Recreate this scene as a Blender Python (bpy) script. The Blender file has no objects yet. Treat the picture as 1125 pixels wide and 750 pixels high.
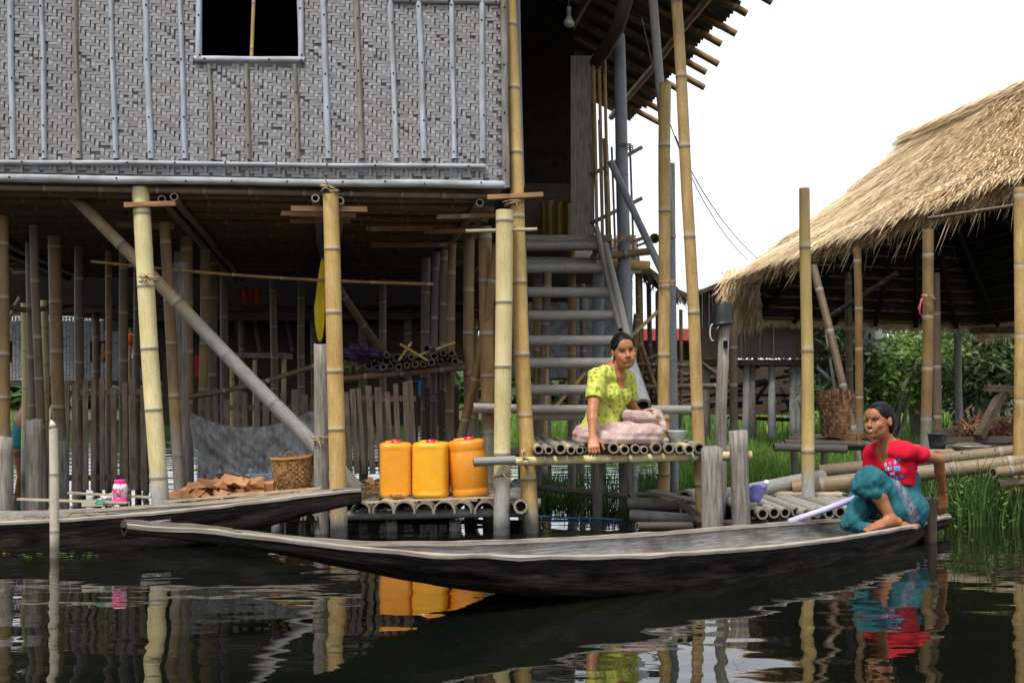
import bpy, math, random
import numpy as np
from mathutils import Vector, Matrix, noise as mnoise

random.seed(7)
sc = bpy.context.scene
col = sc.collection
F, H = 1300.0, 0.95          # focal length in photo pixels, eye height over the water

# ------------------------------------------------------------------ camera
cd = bpy.data.cameras.new("camera")
cam = bpy.data.objects.new("camera", cd)
col.objects.link(cam)
cam.location = (0, 0, H)
cam.rotation_euler = (math.radians(90), 0, 0)
cd.sensor_width = 36
cd.lens = F / 1125 * 36
cd.shift_y = 55 / 1125
cd.clip_start = 0.05
cd.clip_end = 2000
sc.camera = cam

# ------------------------------------------------------------------ sky: thin white overcast over a Nishita sky
SUN_EL, SUN_AZ = 62, 208      # azimuth clockwise from +Y (behind the camera, to its left)
w = bpy.data.worlds.new("World")
sc.world = w
w.use_nodes = True
nt = w.node_tree
bg = nt.nodes["Background"]
sky = nt.nodes.new("ShaderNodeTexSky")
sky.sky_type = 'NISHITA'
sky.sun_disc = False
sky.sun_elevation = math.radians(SUN_EL)
sky.sun_rotation = math.radians(SUN_AZ)
tc = nt.nodes.new("ShaderNodeTexCoord")
mp = nt.nodes.new("ShaderNodeMapping"); mp.inputs["Scale"].default_value = (1.2, 1.2, 4)
nz = nt.nodes.new("ShaderNodeTexNoise"); nz.inputs["Scale"].default_value = 1.6; nz.inputs["Detail"].default_value = 5
cr = nt.nodes.new("ShaderNodeValToRGB")
cr.color_ramp.elements[0].position = .3; cr.color_ramp.elements[0].color = (8.8, 9.7, 11.0, 1)
cr.color_ramp.elements[1].position = .62; cr.color_ramp.elements[1].color = (14.0, 14.4, 14.8, 1)
mx = nt.nodes.new("ShaderNodeMix"); mx.data_type = 'RGBA'; mx.inputs[0].default_value = .9
L = nt.links.new
L(tc.outputs["Generated"], mp.inputs["Vector"]); L(mp.outputs[0], nz.inputs["Vector"])
L(nz.outputs["Fac"], cr.inputs[0]); L(sky.outputs[0], mx.inputs[6]); L(cr.outputs[0], mx.inputs[7])
L(mx.outputs[2], bg.inputs["Color"])
bg.inputs["Strength"].default_value = 0.085

sl = bpy.data.lights.new("sun", 'SUN')
sl.energy = 3.3
sl.angle = math.radians(14)
sl.color = (1, .95, .87)
so = bpy.data.objects.new("sun", sl)
col.objects.link(so)
az, el = math.radians(SUN_AZ), math.radians(SUN_EL)
sdir = Vector((math.sin(az) * math.cos(el), math.cos(az) * math.cos(el), math.sin(el)))
so.rotation_euler = sdir.to_track_quat('Z', 'Y').to_euler()
so.location = (-6, -8, 12)

vs = sc.view_settings
vs.view_transform = 'Standard'; vs.look = 'None'; vs.gamma = 1; vs.use_curve_mapping = False
vs.exposure = 0.3
sc.render.engine = 'CYCLES'
sc.cycles.max_bounces = 7
sc.cycles.transparent_max_bounces = 12
sc.cycles.caustics_reflective = False
sc.cycles.caustics_refractive = False

# ================================================================== helpers
def P(px, py, Y):
    """point seen at photo pixel (px, py) standing Y metres in front of the camera"""
    return Vector(((px - 562.5) * Y / F, Y, H - (py - 430) * Y / F))

def W(px, Y, z):
    return Vector(((px - 562.5) * Y / F, Y, z))

def R(px, Y):
    return px * Y / F

def tag(o, label=None, cat=None, group=None, kind=None):
    if label: o['label'] = label
    if cat: o['category'] = cat
    if group: o['group'] = group
    if kind: o['kind'] = kind
    return o

def empty(name, loc, label, cat, group=None):
    o = bpy.data.objects.new(name, None)
    col.objects.link(o)
    o.location = loc
    o.empty_display_size = .1
    return tag(o, label, cat, group)

class MB:
    """collects shapes (with uv and material index) and links them as one mesh object"""
    def __init__(s):
        s.v = []; s.f = []; s.uv = []; s.mi = []; s.sm = []
    def quad(s, pts, uv=None, mi=0, smooth=False):
        n = len(s.v)
        s.v += [tuple(p) for p in pts]
        s.f.append(tuple(range(n, n + len(pts))))
        s.uv += uv or [(0, 0), (1, 0), (1, 1), (0, 1)][:len(pts)]
        s.mi.append(mi); s.sm.append(smooth)
    def box(s, c, size, rot=None, mi=0, jit=0):
        c = Vector(c); hx, hy, hz = size[0] / 2, size[1] / 2, size[2] / 2
        rot = rot or Matrix.Identity(3)
        vv = []
        for z in (-hz, hz):
            for y in (-hy, hy):
                for x in (-hx, hx):
                    q = Vector((x, y, z))
                    if jit: q += Vector((random.uniform(-jit, jit), random.uniform(-jit, jit), random.uniform(-jit, jit)))
                    vv.append(c + rot @ q)
        n = len(s.v); s.v += [tuple(q) for q in vv]
        dims = (2 * hx, 2 * hy, 2 * hz)
        la = dims.index(max(dims))
        off = random.random() * 5
        base = [Vector((x, y, z)) for z in (-hz, hz) for y in (-hy, hy) for x in (-hx, hx)]
        for fc in ((0, 2, 3, 1), (4, 5, 7, 6), (0, 1, 5, 4), (2, 6, 7, 3), (0, 4, 6, 2), (1, 3, 7, 5)):
            s.f.append(tuple(n + i for i in fc))
            for i in fc:
                q = base[i]
                oth = [q[k] for k in range(3) if k != la]
                s.uv.append((oth[0] + oth[1] + off, q[la] + off))
            s.mi.append(mi); s.sm.append(False)
    def beam(s, a, b, wd, th, up=(0, 0, 1), mi=0, jit=0):
        """a plank from a to b, wd wide (sideways) and th thick (along up)"""
        a, b = Vector(a), Vector(b)
        d = b - a; Ln = d.length; d.normalize()
        up = Vector(up)
        sd = d.cross(up)
        if sd.length < 1e-4: sd = d.cross(Vector((0, 1, 0)))
        sd.normalize(); u2 = sd.cross(d)
        rot = Matrix((sd, d, u2)).transposed()
        s.box((a + b) / 2, (wd, Ln, th), rot, mi, jit)
    def ring(s, c, d, r, seg, ph=0, arc=None, wob=0):
        d = Vector(d).normalized()
        ref = Vector((0, 0, 1)) if abs(d.z) < .9 else Vector((0, 1, 0))
        x = d.cross(ref).normalized(); y = x.cross(d).normalized() * -1
        out = []
        for i in range(seg):
            a = ph + 2 * math.pi * i / seg
            rr = r * (1 + wob * math.sin(3 * a + c[2] * 5))
            out.append(Vector(c) + x * math.cos(a) * rr + y * math.sin(a) * rr)
        return out
    def loft(s, rings, vs_, mi=0, closed=True, cap0=False, cap1=False, smooth=True, ulen=1.0):
        n0 = len(s.v); seg = len(rings[0])
        for r_ in rings: s.v += [tuple(q) for q in r_]
        m = seg if closed else seg - 1
        for k in range(len(rings) - 1):
            for i in range(m):
                j = (i + 1) % seg
                a, b, c, d = n0 + k * seg + i, n0 + k * seg + j, n0 + (k + 1) * seg + j, n0 + (k + 1) * seg + i
                s.f.append((a, b, c, d))
                u0, u1 = i / m * ulen, (i + 1) / m * ulen
                s.uv += [(u0, vs_[k]), (u1, vs_[k]), (u1, vs_[k + 1]), (u0, vs_[k + 1])]
                s.mi.append(mi); s.sm.append(smooth)
        for flag, k in ((cap0, 0), (cap1, len(rings) - 1)):
            if flag is not False:
                ids = [n0 + k * seg + i for i in range(seg)]
                if k == 0: ids = ids[::-1]
                s.f.append(tuple(ids)); s.uv += [(.5, vs_[k])] * seg
                s.mi.append(mi if flag is True else flag); s.sm.append(False)
    def tube(s, pts, r, seg=8, mi=0, cap=True, vscale=1.0):
        pts = [Vector(p) for p in pts]
        rr = r if isinstance(r, (list, tuple)) else [r] * len(pts)
        rings = []; vv = []; L_ = 0
        for i, p in enumerate(pts):
            d = (pts[min(i + 1, len(pts) - 1)] - pts[max(i - 1, 0)])
            if i: L_ += (p - pts[i - 1]).length
            rings.append(s.ring(p, d, rr[i], seg)); vv.append(L_ * vscale)
        s.loft(rings, vv, mi, cap0=cap, cap1=cap, ulen=2 * math.pi * rr[0])
    def bamboo(s, a, b, r0, r1=None, sp=.33, bend=0, seg=14, hollow=(True, True), mi=0, mend=1, mdark=2, ph=None, bdir=None):
        """a bamboo culm: swollen nodes every sp metres, open ends with a wall and a dark bore"""
        a, b = Vector(a), Vector(b)
        r1 = r0 if r1 is None else r1
        Ln = (b - a).length; d = (b - a) / Ln
        bd = Vector(bdir) if bdir else Vector((random.uniform(-1, 1), random.uniform(-1, 1), random.uniform(-.3, .3)))
        bd = (bd - d * bd.dot(d))
        if bd.length > 0: bd.normalize()
        ph = random.random() if ph is None else ph
        ts = [0.0, 1.0]
        k = 0; nodes = []
        kx, kv = [(-ph) * sp], [0.0]
        while kx[-1] < Ln:
            kx.append(kx[-1] + sp * random.uniform(.82, 1.18)); kv.append(kv[-1] + 1)
            t = kx[-1] / Ln
            if t > 0.004 and t < .996: nodes.append(t)
        n_fill = max(2, int(Ln / .35))
        ts += [i / n_fill for i in range(1, n_fill)]
        e = .012 / Ln
        for t in nodes: ts += [t - 1.6 * e, t - .5 * e, t, t + 1.2 * e]
        ts = sorted(t for t in set(ts) if 0 <= t <= 1)
        rings = []; vv = []
        seedo = random.random() * 50
        for t in ts:
            rr = r0 + (r1 - r0) * t
            nd = min([abs(t - n_) for n_ in nodes] or [1])
            if nd < .3 * e: rr *= 1.055
            elif nd < .8 * e: rr *= .985
            c = a + d * Ln * t + bd * bend * math.sin(math.pi * t)
            c += Vector((mnoise.noise((t * Ln * .7, seedo, 0)), mnoise.noise((t * Ln * .7, seedo, 9)), 0)) * .022 * min(1, Ln / 3)
            rings.append(s.ring(c, d, rr, seg)); vv.append(float(np.interp(t * Ln, kx, kv)))
        s.loft(rings, vv, mi)
        for e_, rg, v_, sg in ((hollow[0], rings[0], vv[0], 1), (hollow[1], rings[-1], vv[-1], -1)):
            c = sum(rg, Vector()) / seg
            inner = [c + (q - c) * .68 for q in rg]
            deep = [q + d * sg * (.06 if e_ else .004) for q in inner]
            if sg > 0:
                s.loft([inner, rg], [v_, v_], mend, smooth=False)
                s.loft([deep, inner], [v_, v_], mdark, cap0=True, smooth=False)
            else:
                s.loft([rg, inner], [v_, v_], mend, smooth=False)
                s.loft([inner, deep], [v_, v_], mdark, cap1=True, smooth=False)
    def build(s, name, mats, parent=None, label=None, cat=None, group=None, kind=None):
        me = bpy.data.meshes.new(name)
        me.from_pydata(s.v, [], s.f)
        uvl = me.uv_layers.new(name="UVMap")
        uvl.data.foreach_set("uv", np.array(s.uv, dtype=np.float32).ravel())
        me.polygons.foreach_set("material_index", np.array(s.mi, dtype=np.int32))
        me.polygons.foreach_set("use_smooth", np.array(s.sm, dtype=bool))
        for m in (mats if isinstance(mats, (list, tuple)) else [mats]): me.materials.append(m)
        me.update()
        o = bpy.data.objects.new(name, me)
        col.objects.link(o)
        if parent is not None:
            o.parent = parent
            o.matrix_parent_inverse = Matrix.Translation(-parent.location)
        return tag(o, label, cat, group, kind)

# ------------------------------------------------------------------ materials
class NT:
    def __init__(s, name, rough=.7, spec=.4):
        s.m = bpy.data.materials.new(name); s.m.use_nodes = True
        s.t = s.m.node_tree; s.b = s.t.nodes["Principled BSDF"]
        s.b.inputs["Roughness"].default_value = rough
        s.b.inputs["Specular IOR Level"].default_value = spec
    def n(s, typ, **kw):
        nd = s.t.nodes.new("ShaderNode" + typ)
        for k, v in kw.items():
            if k in nd.inputs: nd.inputs[k].default_value = v
            else: setattr(nd, k, v)
        return nd
    def l(s, a, b): s.t.links.new(a, b)
    def math(s, op, a, b=None, c=None, clamp=False):
        nd = s.t.nodes.new("ShaderNodeMath"); nd.operation = op; nd.use_clamp = clamp
        for i, x in enumerate((a, b, c)):
            if x is None: continue
            if isinstance(x, (int, float)): nd.inputs[i].default_value = x
            else: s.l(x, nd.inputs[i])
        return nd.outputs[0]
    def mix(s, f, a, b, blend='MIX'):
        nd = s.t.nodes.new("ShaderNodeMix"); nd.data_type = 'RGBA'; nd.blend_type = blend
        for i, x in ((0, f), (6, a), (7, b)):
            if isinstance(x, (int, float)): nd.inputs[i].default_value = x
            elif isinstance(x, (tuple, list)): nd.inputs[i].default_value = (*x[:3], 1)
            else: s.l(x, nd.inputs[i])
        return nd.outputs[2]
    def ramp(s, x, *st):
        nd = s.t.nodes.new("ShaderNodeValToRGB"); e = nd.color_ramp.elements
        while len(e) < len(st): e.new(.5)
        for i, (p, c) in enumerate(st):
            e[i].position = p; e[i].color = (*c, 1) if isinstance(c, (tuple, list)) else (c, c, c, 1)
        s.l(x, nd.inputs[0]); return nd.outputs[0]
    def uv(s): return s.n("UVMap").outputs[0]
    def pos(s): return s.n("NewGeometry").outputs["Position"]
    def obj(s): return s.n("TexCoord").outputs["Object"]
    def isl(s): return s.n("NewGeometry").outputs["Random Per Island"]
    def orand(s): return s.n("ObjectInfo").outputs["Random"]
    def mapv(s, v, scale, off=None):
        m = s.n("Mapping"); m.inputs["Scale"].default_value = scale; s.l(v, m.inputs["Vector"])
        if off is not None:
            c = s.n("CombineXYZ"); s.l(off, c.inputs[0]); s.l(off, c.inputs[1]); s.l(c.outputs[0], m.inputs["Location"])
        return m.outputs[0]
    def noise(s, v, scale, detail=3, rough=.55):
        nd = s.n("TexNoise"); nd.inputs["Scale"].default_value = scale; nd.inputs["Detail"].default_value = detail
        nd.inputs["Roughness"].default_value = rough; s.l(v, nd.inputs["Vector"]); return nd.outputs["Fac"]
    def sep(s, v):
        nd = s.n("SeparateXYZ"); s.l(v, nd.inputs[0]); return nd.outputs
    def bump(s, h, st=.3, dist=.005):
        nd = s.n("Bump"); nd.inputs["Strength"].default_value = st; nd.inputs["Distance"].default_value = dist
        s.l(h, nd.inputs["Height"]); s.l(nd.outputs[0], s.b.inputs["Normal"])
    def out(s, c, rough=None):
        if isinstance(c, (tuple, list)): s.b.inputs["Base Color"].default_value = (*c[:3], 1)
        else: s.l(c, s.b.inputs["Base Color"])
        if rough is not None: s.l(rough, s.b.inputs["Roughness"])
        return s.m

def bamboo_mat(name, light, dark, grey=0.0, basez=-9.0, mottle=.35, greycol=(.34, .33, .31), rough=.5):
    """culm skin: streaks, node rings with pale bloom, per-pole tone, weather-worn foot below basez"""
    n = NT(name, rough, .4)
    uv = n.uv(); isl = n.orand()
    off = n.math('MULTIPLY', isl, 37.0)
    st = n.noise(n.mapv(uv, (14, 1.2, 1), off), 3, 4, .6)
    bl = n.noise(n.mapv(n.pos(), (5, 5, 2.2)), 1.7, 4, .6)
    c = n.mix(n.ramp(n.math('ADD', n.math('MULTIPLY', st, .55), n.math('MULTIPLY', bl, .5)), (.36, 0.0), (.62, 1.0)), dark, light)
    c = n.mix(n.math('MULTIPLY', isl, .35), c, tuple(x * .6 for x in dark))
    sp = n.noise(n.mapv(uv, (9, 6, 1), off), 4, 5, .7)
    spm = n.ramp(sp, (.56, 0.0), (.68, 1.0))
    c = n.mix(n.math('MULTIPLY', spm, mottle), c, tuple(x * .3 for x in dark))
    fr = n.math('FRACT', n.sep(uv)[1])
    bloom = n.ramp(fr, (0, 1.0), (.09, 0.0))
    c = n.mix(n.math('MULTIPLY', bloom, .5), c, (.62, .59, .5))
    below = n.ramp(fr, (.93, 0.0), (1, 1.0))
    c = n.mix(n.math('MULTIPLY', below, .35), c, tuple(x * .45 for x in dark))
    d = n.math('ABSOLUTE', n.math('SUBTRACT', n.math('FRACT', n.math('ADD', n.sep(uv)[1], .5)), .5))
    ringm = n.ramp(d, (.010, 1.0), (.028, 0.0))
    c = n.mix(n.math('MULTIPLY', ringm, .55), c, (.09, .07, .05))
    # grey weathering, complete at the foot
    wn = n.noise(n.mapv(n.pos(), (6, 6, 1.4)), 2.2, 5, .65)
    wm = n.ramp(n.math('ADD', wn, (grey - .5) * 1.0), (.38, 0.0), (.6, 1.0))
    zz = n.sep(n.pos())[2]
    foot = n.math('ADD', n.math('MULTIPLY', n.math('SUBTRACT', basez, zz), 5.0), n.math('MULTIPLY', wn, 2.0))
    foot = n.math('SUBTRACT', foot, .9, clamp=True)
    wm = n.math('MAXIMUM', wm, foot)
    gst = n.noise(n.mapv(uv, (22, 1.6, 1), off), 4, 5, .7)
    gc = n.ramp(gst, (.3, tuple(x * .3 for x in greycol)), (.5, greycol), (.72, tuple(min(.6, x * 1.45) for x in greycol)))
    c = n.mix(wm, c, gc)
    wet = n.math('MULTIPLY', n.math('SUBTRACT', n.math('ADD', .10, n.math('MULTIPLY', wn, .08)), zz), 12.0, clamp=True)
    c = n.mix(n.math('MULTIPLY', wet, .75), c, (.025, .02, .014))
    n.bump(n.math('ADD', gst, n.math('MULTIPLY', ringm, -1.0)), .35, .004)
    return n.out(c)

def wood_mat(name, lo, mid, hi, rough=.8, scale=1.0, stain=.4, stc=(.03, .025, .02), bump=.5):
    n = NT(name, rough, .25)
    uv = n.uv(); off = n.math('MULTIPLY', n.orand(), 23.0)
    off2 = n.math('ADD', off, n.math('MULTIPLY', n.isl(), 11.0))
    g = n.noise(n.mapv(uv, (34 * scale, 2.6 * scale, 1), off2), 2.2, 6, .68)
    c = n.ramp(g, (.30, lo), (.5, mid), (.70, hi))
    g2 = n.noise(n.mapv(n.pos(), (3, 3, 3)), 1.6, 4)
    c = n.mix(n.math('MULTIPLY', n.ramp(g2, (.45, 0.0), (.68, 1.0)), stain), c, stc)
    c = n.mix(n.math('MULTIPLY', n.isl(), .3), c, lo)
    n.bump(g, bump, .006)
    return n.out(c)

M = {}
M['bend'] = wood_mat('bamboo_cut_end', (.13, .105, .07), (.3, .25, .17), (.42, .36, .26), .8)
n = NT('bamboo_bore', .9); M['bore'] = n.out((.035, .026, .018))
M['pale'] = bamboo_mat('bamboo_pale_yellow', (.72, .62, .33), (.50, .38, .16), 0.12, .46, .45)
M['yellow'] = bamboo_mat('bamboo_golden', (.66, .46, .17), (.40, .235, .07), 0.1, .22, .7)
M['gold2'] = bamboo_mat('bamboo_golden_speckled', (.58, .40, .15), (.30, .17, .055), 0.1, .2, .95)
M['greyb'] = bamboo_mat('bamboo_grey_weathered', (.33, .31, .27), (.2, .185, .16), .75, 2.0, .5, (.26, .245, .22))
M['blueb'] = bamboo_mat('bamboo_blue_grey', (.25, .27, .29), (.15, .16, .18), .6, -9, .5, (.2, .215, .235))
M['brownb'] = bamboo_mat('bamboo_brown_aged', (.30, .18, .065), (.13, .075, .03), .15, .75, .6, (.18, .165, .14))
M['darkb'] = bamboo_mat('bamboo_dark_brown', (.19, .13, .075), (.09, .062, .038), .3, .6, .5, (.19, .17, .14))  # darker brown tone shared by many poles and logs
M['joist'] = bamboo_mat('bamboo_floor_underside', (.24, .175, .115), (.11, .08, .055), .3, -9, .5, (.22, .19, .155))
M['plank'] = wood_mat('weathered_grey_wood', (.12, .105, .09), (.26, .24, .205), (.40, .375, .335), .85, stain=.25)
M['post'] = wood_mat('grey_driftwood_post', (.09, .08, .068), (.27, .245, .21), (.42, .39, .34), .85, .8, .35, (.10, .075, .05))
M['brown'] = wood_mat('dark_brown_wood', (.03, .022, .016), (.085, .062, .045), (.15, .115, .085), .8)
M['picket'] = wood_mat('picket_wood', (.10, .072, .05), (.27, .205, .15), (.40, .32, .24), .85)
M['raw'] = wood_mat('fresh_split_wood', (.30, .13, .055), (.46, .22, .10), (.58, .33, .17), .75, 1.2, .1)
M['pinewood'] = wood_mat('orange_plank_wood', (.22, .11, .05), (.38, .21, .10), (.5, .3, .16), .75)
M['straw'] = wood_mat('pale_strip_wood', (.3, .24, .15), (.48, .4, .27), (.6, .52, .38), .8)
M['trim'] = wood_mat('blue_grey_bamboo_batten', (.27, .30, .33), (.43, .46, .49), (.55, .58, .61), .6, .6, .45, (.16, .14, .12), .2)
M['trim2'] = wood_mat('weathered_rail_batten', (.2, .21, .22), (.40, .42, .435), (.52, .54, .56), .85, .5, .6, (.17, .15, .13), .3)
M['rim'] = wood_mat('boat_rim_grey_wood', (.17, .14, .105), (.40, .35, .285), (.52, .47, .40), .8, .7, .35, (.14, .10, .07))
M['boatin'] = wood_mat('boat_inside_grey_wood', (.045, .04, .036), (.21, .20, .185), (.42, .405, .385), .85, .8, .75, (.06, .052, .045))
M['endw'] = wood_mat('boat_tip_wood', (.03, .026, .022), (.15, .125, .1), (.36, .31, .25), .85, .8, .6, (.03, .025, .02))

def plain(name, c, rough=.6, spec=.4, var=.12, sc_=8.0, bump=0):
    n = NT(name, rough, spec)
    g = n.noise(n.mapv(n.pos(), (1, 1, 1)), sc_, 4)
    cc = n.mix(n.ramp(g, (.35, 0.0), (.7, 1.0)), tuple(x * (1 - var) for x in c), tuple(min(.95, x * (1 + var)) for x in c))
    if bump: n.bump(g, bump, .006)
    return n.out(cc)
M['rope'] = plain('fibre_lashing', (.42, .31, .17), .9, .2, .3, 60)
M['black'] = plain('dark_cavity', (.012, .011, .01), 1, 0, .1)

def hull_mat():
    n = NT('tarred_dugout_hull', .75, .07)
    uv = n.uv()
    g = n.noise(n.mapv(uv, (10, 1.3, 1)), 2.5, 7, .72)
    c = n.ramp(g, (.42, (.0025, .0025, .0025)), (.56, (.006, .0055, .0055)), (.66, (.03, .026, .024)), (.78, (.13, .105, .085)))
    g2 = n.noise(n.mapv(uv, (3, .6, 1)), 2, 5, .6)
    uu = n.sep(uv)[0]; uu = n.math('MINIMUM', uu, n.math('SUBTRACT', 1.0, uu))
    low = n.math('MULTIPLY', n.ramp(uu, (.09, .15), (.17, 1.0), (.30, .9), (.42, .1)), n.ramp(g2, (.36, 0.0), (.55, 1.0)))
    c = n.mix(low, c, n.ramp(g, (.38, (.012, .010, .009)), (.55, (.075, .058, .047)), (.75, (.2, .16, .13))))
    n.bump(g, .7, .008)
    return n.out(c, n.math('ADD', n.math('MULTIPLY', g, .3), .5))
M['hull'] = hull_mat()

def weave_mat(name, a, b, c3, brown=0.0):
    n = NT(name, .62, .35)
    r = n.isl(); uv = n.uv()
    c = n.ramp(r, (0, a), (.35, b), (.8, b), (1, c3))
    c = n.mix(n.math('MULTIPLY', n.sep(uv)[0], .8), c, c3)
    g = n.noise(n.mapv(n.pos(), (1, 1, 1)), 1.1, 4)
    c = n.mix(n.math('MULTIPLY', n.ramp(g, (.4, 0.0), (.7, 1.0)), .4), c, a)
    st = n.noise(n.mapv(n.pos(), (18, 18, 160)), 1, 3)
    c = n.mix(n.math('MULTIPLY', st, .35), c, tuple(x * .45 for x in a))
    bs = n.noise(n.mapv(n.pos(), (.8, .8, 1.6)), 1.3, 5, .7)
    c = n.mix(n.math('MULTIPLY', n.ramp(bs, (.52, 0.0), (.7, 1.0)), .3), c, (.21, .15, .11))
    return n.out(c)
M['weave'] = weave_mat('woven_bamboo_grey', (.20, .19, .19), (.285, .277, .277), (.39, .385, .39))
M['weave2'] = weave_mat('woven_bamboo_far', (.17, .17, .175), (.27, .275, .285), (.40, .41, .425))
M['weave3'] = weave_mat('woven_bamboo_reddish', (.12, .075, .055), (.2, .13, .1), (.28, .2, .16))

# ================================================================== water, bed and bank
def make_water():
    n = NT('pond_water', .015, .5)
    n.b.inputs["IOR"].default_value = 1.42
    v = n.mapv(n.pos(), (1.5, 2.3, 1))
    a = n.noise(v, 1.15, 2, .4)
    b = n.noise(n.mapv(n.pos(), (.7, 2.6, 1)), 5.0, 2, .5)
    # calm and rippled patches
    k = n.ramp(n.noise(n.mapv(n.pos(), (.25, .9, 1)), 1.3, 2), (.38, .12), (.62, .75))
    y = n.sep(n.pos())[1]
    h = n.math('ADD', a, n.math('MULTIPLY', n.math('MULTIPLY', b, k), .07))
    n.bump(h, .22, .042)
    c = n.mix(n.ramp(n.noise(n.pos(), .6, 3), (.4, 0.0), (.7, 1.0)), (.0035, .0045, .003), (.008, .009, .005))
    m = n.out(c)
    mb = MB()
    xs = [-300, -60, -20, -8, 0, 8, 20, 60, 300]; ys = [-60, -5, 5, 12, 30, 80, 400]
    for i in range(len(xs) - 1):
        for j in range(len(ys) - 1):
            mb.quad([(xs[i], ys[j], 0), (xs[i + 1], ys[j], 0), (xs[i + 1], ys[j + 1], 0), (xs[i], ys[j + 1], 0)])
    mb.build('water', m, kind='structure')
make_water()
n = NT('marsh_mud', .95, .2)
g = n.noise(n.pos(), 1.4, 6)
M['mud'] = n.out(n.ramp(g, (.35, (.03, .035, .015)), (.6, (.06, .07, .03)), (.75, (.09, .08, .05))))

def sheet(name, x0, x1, y0, y1, z, mat, amp, nx, ny, kind='structure'):
    mb = MB(); n0 = 0
    for j in range(ny + 1):
        for i in range(nx + 1):
            x = x0 + (x1 - x0) * i / nx; y = y0 + (y1 - y0) * j / ny
            zz = z + amp * mnoise.noise((x * .5, y * .5, 3)) - .35 * max(0, 1 - j / 1.2) - (.4 * max(0, 1 - i / 2.0))
            mb.v.append((x, y, zz))
    for j in range(ny):
        for i in range(nx):
            a = j * (nx + 1) + i
            mb.f.append((a, a + 1, a + nx + 2, a + nx + 1)); mb.uv += [(0, 0)] * 4; mb.mi.append(0); mb.sm.append(True)
    return mb.build(name, mat, kind=kind)
sheet('marsh_bank', 1.6, 120, 14.0, 60, .05, M['mud'], .05, 60, 24)
sheet('far_ground', -200, 260, 26, 350, .10, M['mud'], .05, 40, 20)

def leaf_mat(name, a, b, c3, tr=.25):
    n = NT(name, .55, .35)
    c = n.ramp(n.isl(), (0, a), (.5, b), (1, c3))
    m = n.out(c)
    n.b.inputs["Transmission Weight"].default_value = 0
    t = n.n("BsdfTranslucent"); n.l(c, t.inputs[0])
    ms = n.n("MixShader"); ms.inputs[0].default_value = tr
    n.l(n.b.outputs[0], ms.inputs[1]); n.l(t.outputs[0], ms.inputs[2])
    n.l(ms.outputs[0], n.t.nodes["Material Output"].inputs[0])
    return m
M['grass'] = leaf_mat('bright_marsh_grass', (.08, .18, .02), (.16, .31, .045), (.3, .43, .11), .4)
M['weed'] = leaf_mat('water_weed', (.02, .055, .01), (.05, .11, .02), (.12, .2, .05))
M['leaf'] = leaf_mat('shrub_leaf', (.035, .065, .02), (.07, .12, .035), (.13, .2, .065), .35)
M['leaf2'] = leaf_mat('mid_shrub_leaf', (.07, .11, .045), (.13, .19, .075), (.22, .29, .13), .35)
M['leafb'] = leaf_mat('light_shrub_leaf', (.08, .15, .03), (.15, .26, .05), (.25, .38, .1), .4)

def blades(name, mat, spots, hmin, hmax, wd, lean=.35, seg=3, **tags):
    mb = MB()
    for (x, y, z) in spots:
        h = random.uniform(hmin, hmax); a = random.uniform(0, 6.28)
        ln = random.uniform(.05, lean) * h
        dx, dy = math.cos(a) * ln, math.sin(a) * ln
        b = random.uniform(0, 3.14); wx, wy = math.cos(b) * wd / 2, math.sin(b) * wd / 2
        n0 = len(mb.v)
        for k in range(seg):
            t = k / seg; q = t * t
            kk = 1 - t * .6
            mb.v += [(x + dx * q - wx * kk, y + dy * q - wy * kk, z + h * t), (x + dx * q + wx * kk, y + dy * q + wy * kk, z + h * t)]
        mb.v.append((x + dx, y + dy, z + h * (1 - ln / h * .3)))
        for k in range(seg - 1):
            i = n0 + 2 * k
            mb.f.append((i, i + 1, i + 3, i + 2)); mb.uv += [(0, 0)] * 4; mb.mi.append(0); mb.sm.append(False)
        i = n0 + 2 * (seg - 1)
        mb.f.append((i, i + 1, i + 2)); mb.uv += [(0, 0)] * 3; mb.mi.append(0); mb.sm.append(False)
    return mb.build(name, mat, **tags)

def spots_px(x0, x1, Y0, Y1, num, z=0.0, clump=None):
    out = []
    while len(out) < num:
        Y = Y0 + (Y1 - Y0) * random.random() ** 1.3; px = random.uniform(x0, x1)
        p = W(px, Y, z)
        if clump and mnoise.noise((p.x * clump, p.y * clump, 5)) < random.uniform(-.35, .15): continue
        out.append(tuple(p))
    return out
blades('tall_grass', M['grass'], spots_px(748, 1010, 10.6, 22, 15000, .0, 1.2), .08, .34, .014, .7,
       label='bright green marsh grass growing in the water beyond the bamboo raft', cat='grass', kind='stuff')
blades('far_grass', M['grass'], spots_px(560, 1200, 21, 34, 6000, .05, .6) + spots_px(-30, 60, 19, 30, 500, .0, None), .2, .6, .035, .6,
       label='green grass on the bank between the far stilt houses', cat='grass', kind='stuff')
blades('water_weed', M['weed'], spots_px(585, 960, 9.0, 13.0, 5200, -.02, 1.6), .04, .2, .013, .9,
       label='low dark green water weed among the posts behind the bamboo landing', cat='water weed', kind='stuff')

# ================================================================== the stilt house
O = P(556, 208, 7.9)
ang = math.radians(6)
U = Vector((math.cos(ang), math.sin(ang), 0)); V = Vector((-math.sin(ang), math.cos(ang), 0))
def Hs(a, b, z): return Vector((O.x, O.y, 0)) + U * a + V * b + Vector((0, 0, z))
def wallpt(px, py, b=0.0):
    k = (px - 562.5) / F
    o = Hs(0, b, 0)
    a = (k * o.y - o.x) / (U.x - k * U.y)
    p = Hs(a, b, 0)
    return a, H - (py - 430) * p.y / F
ZF = O.z
house = empty('stilt_house', (O.x, O.y, 0), 'grey woven bamboo house on tall bamboo stilts with a dark window', 'house')

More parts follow.
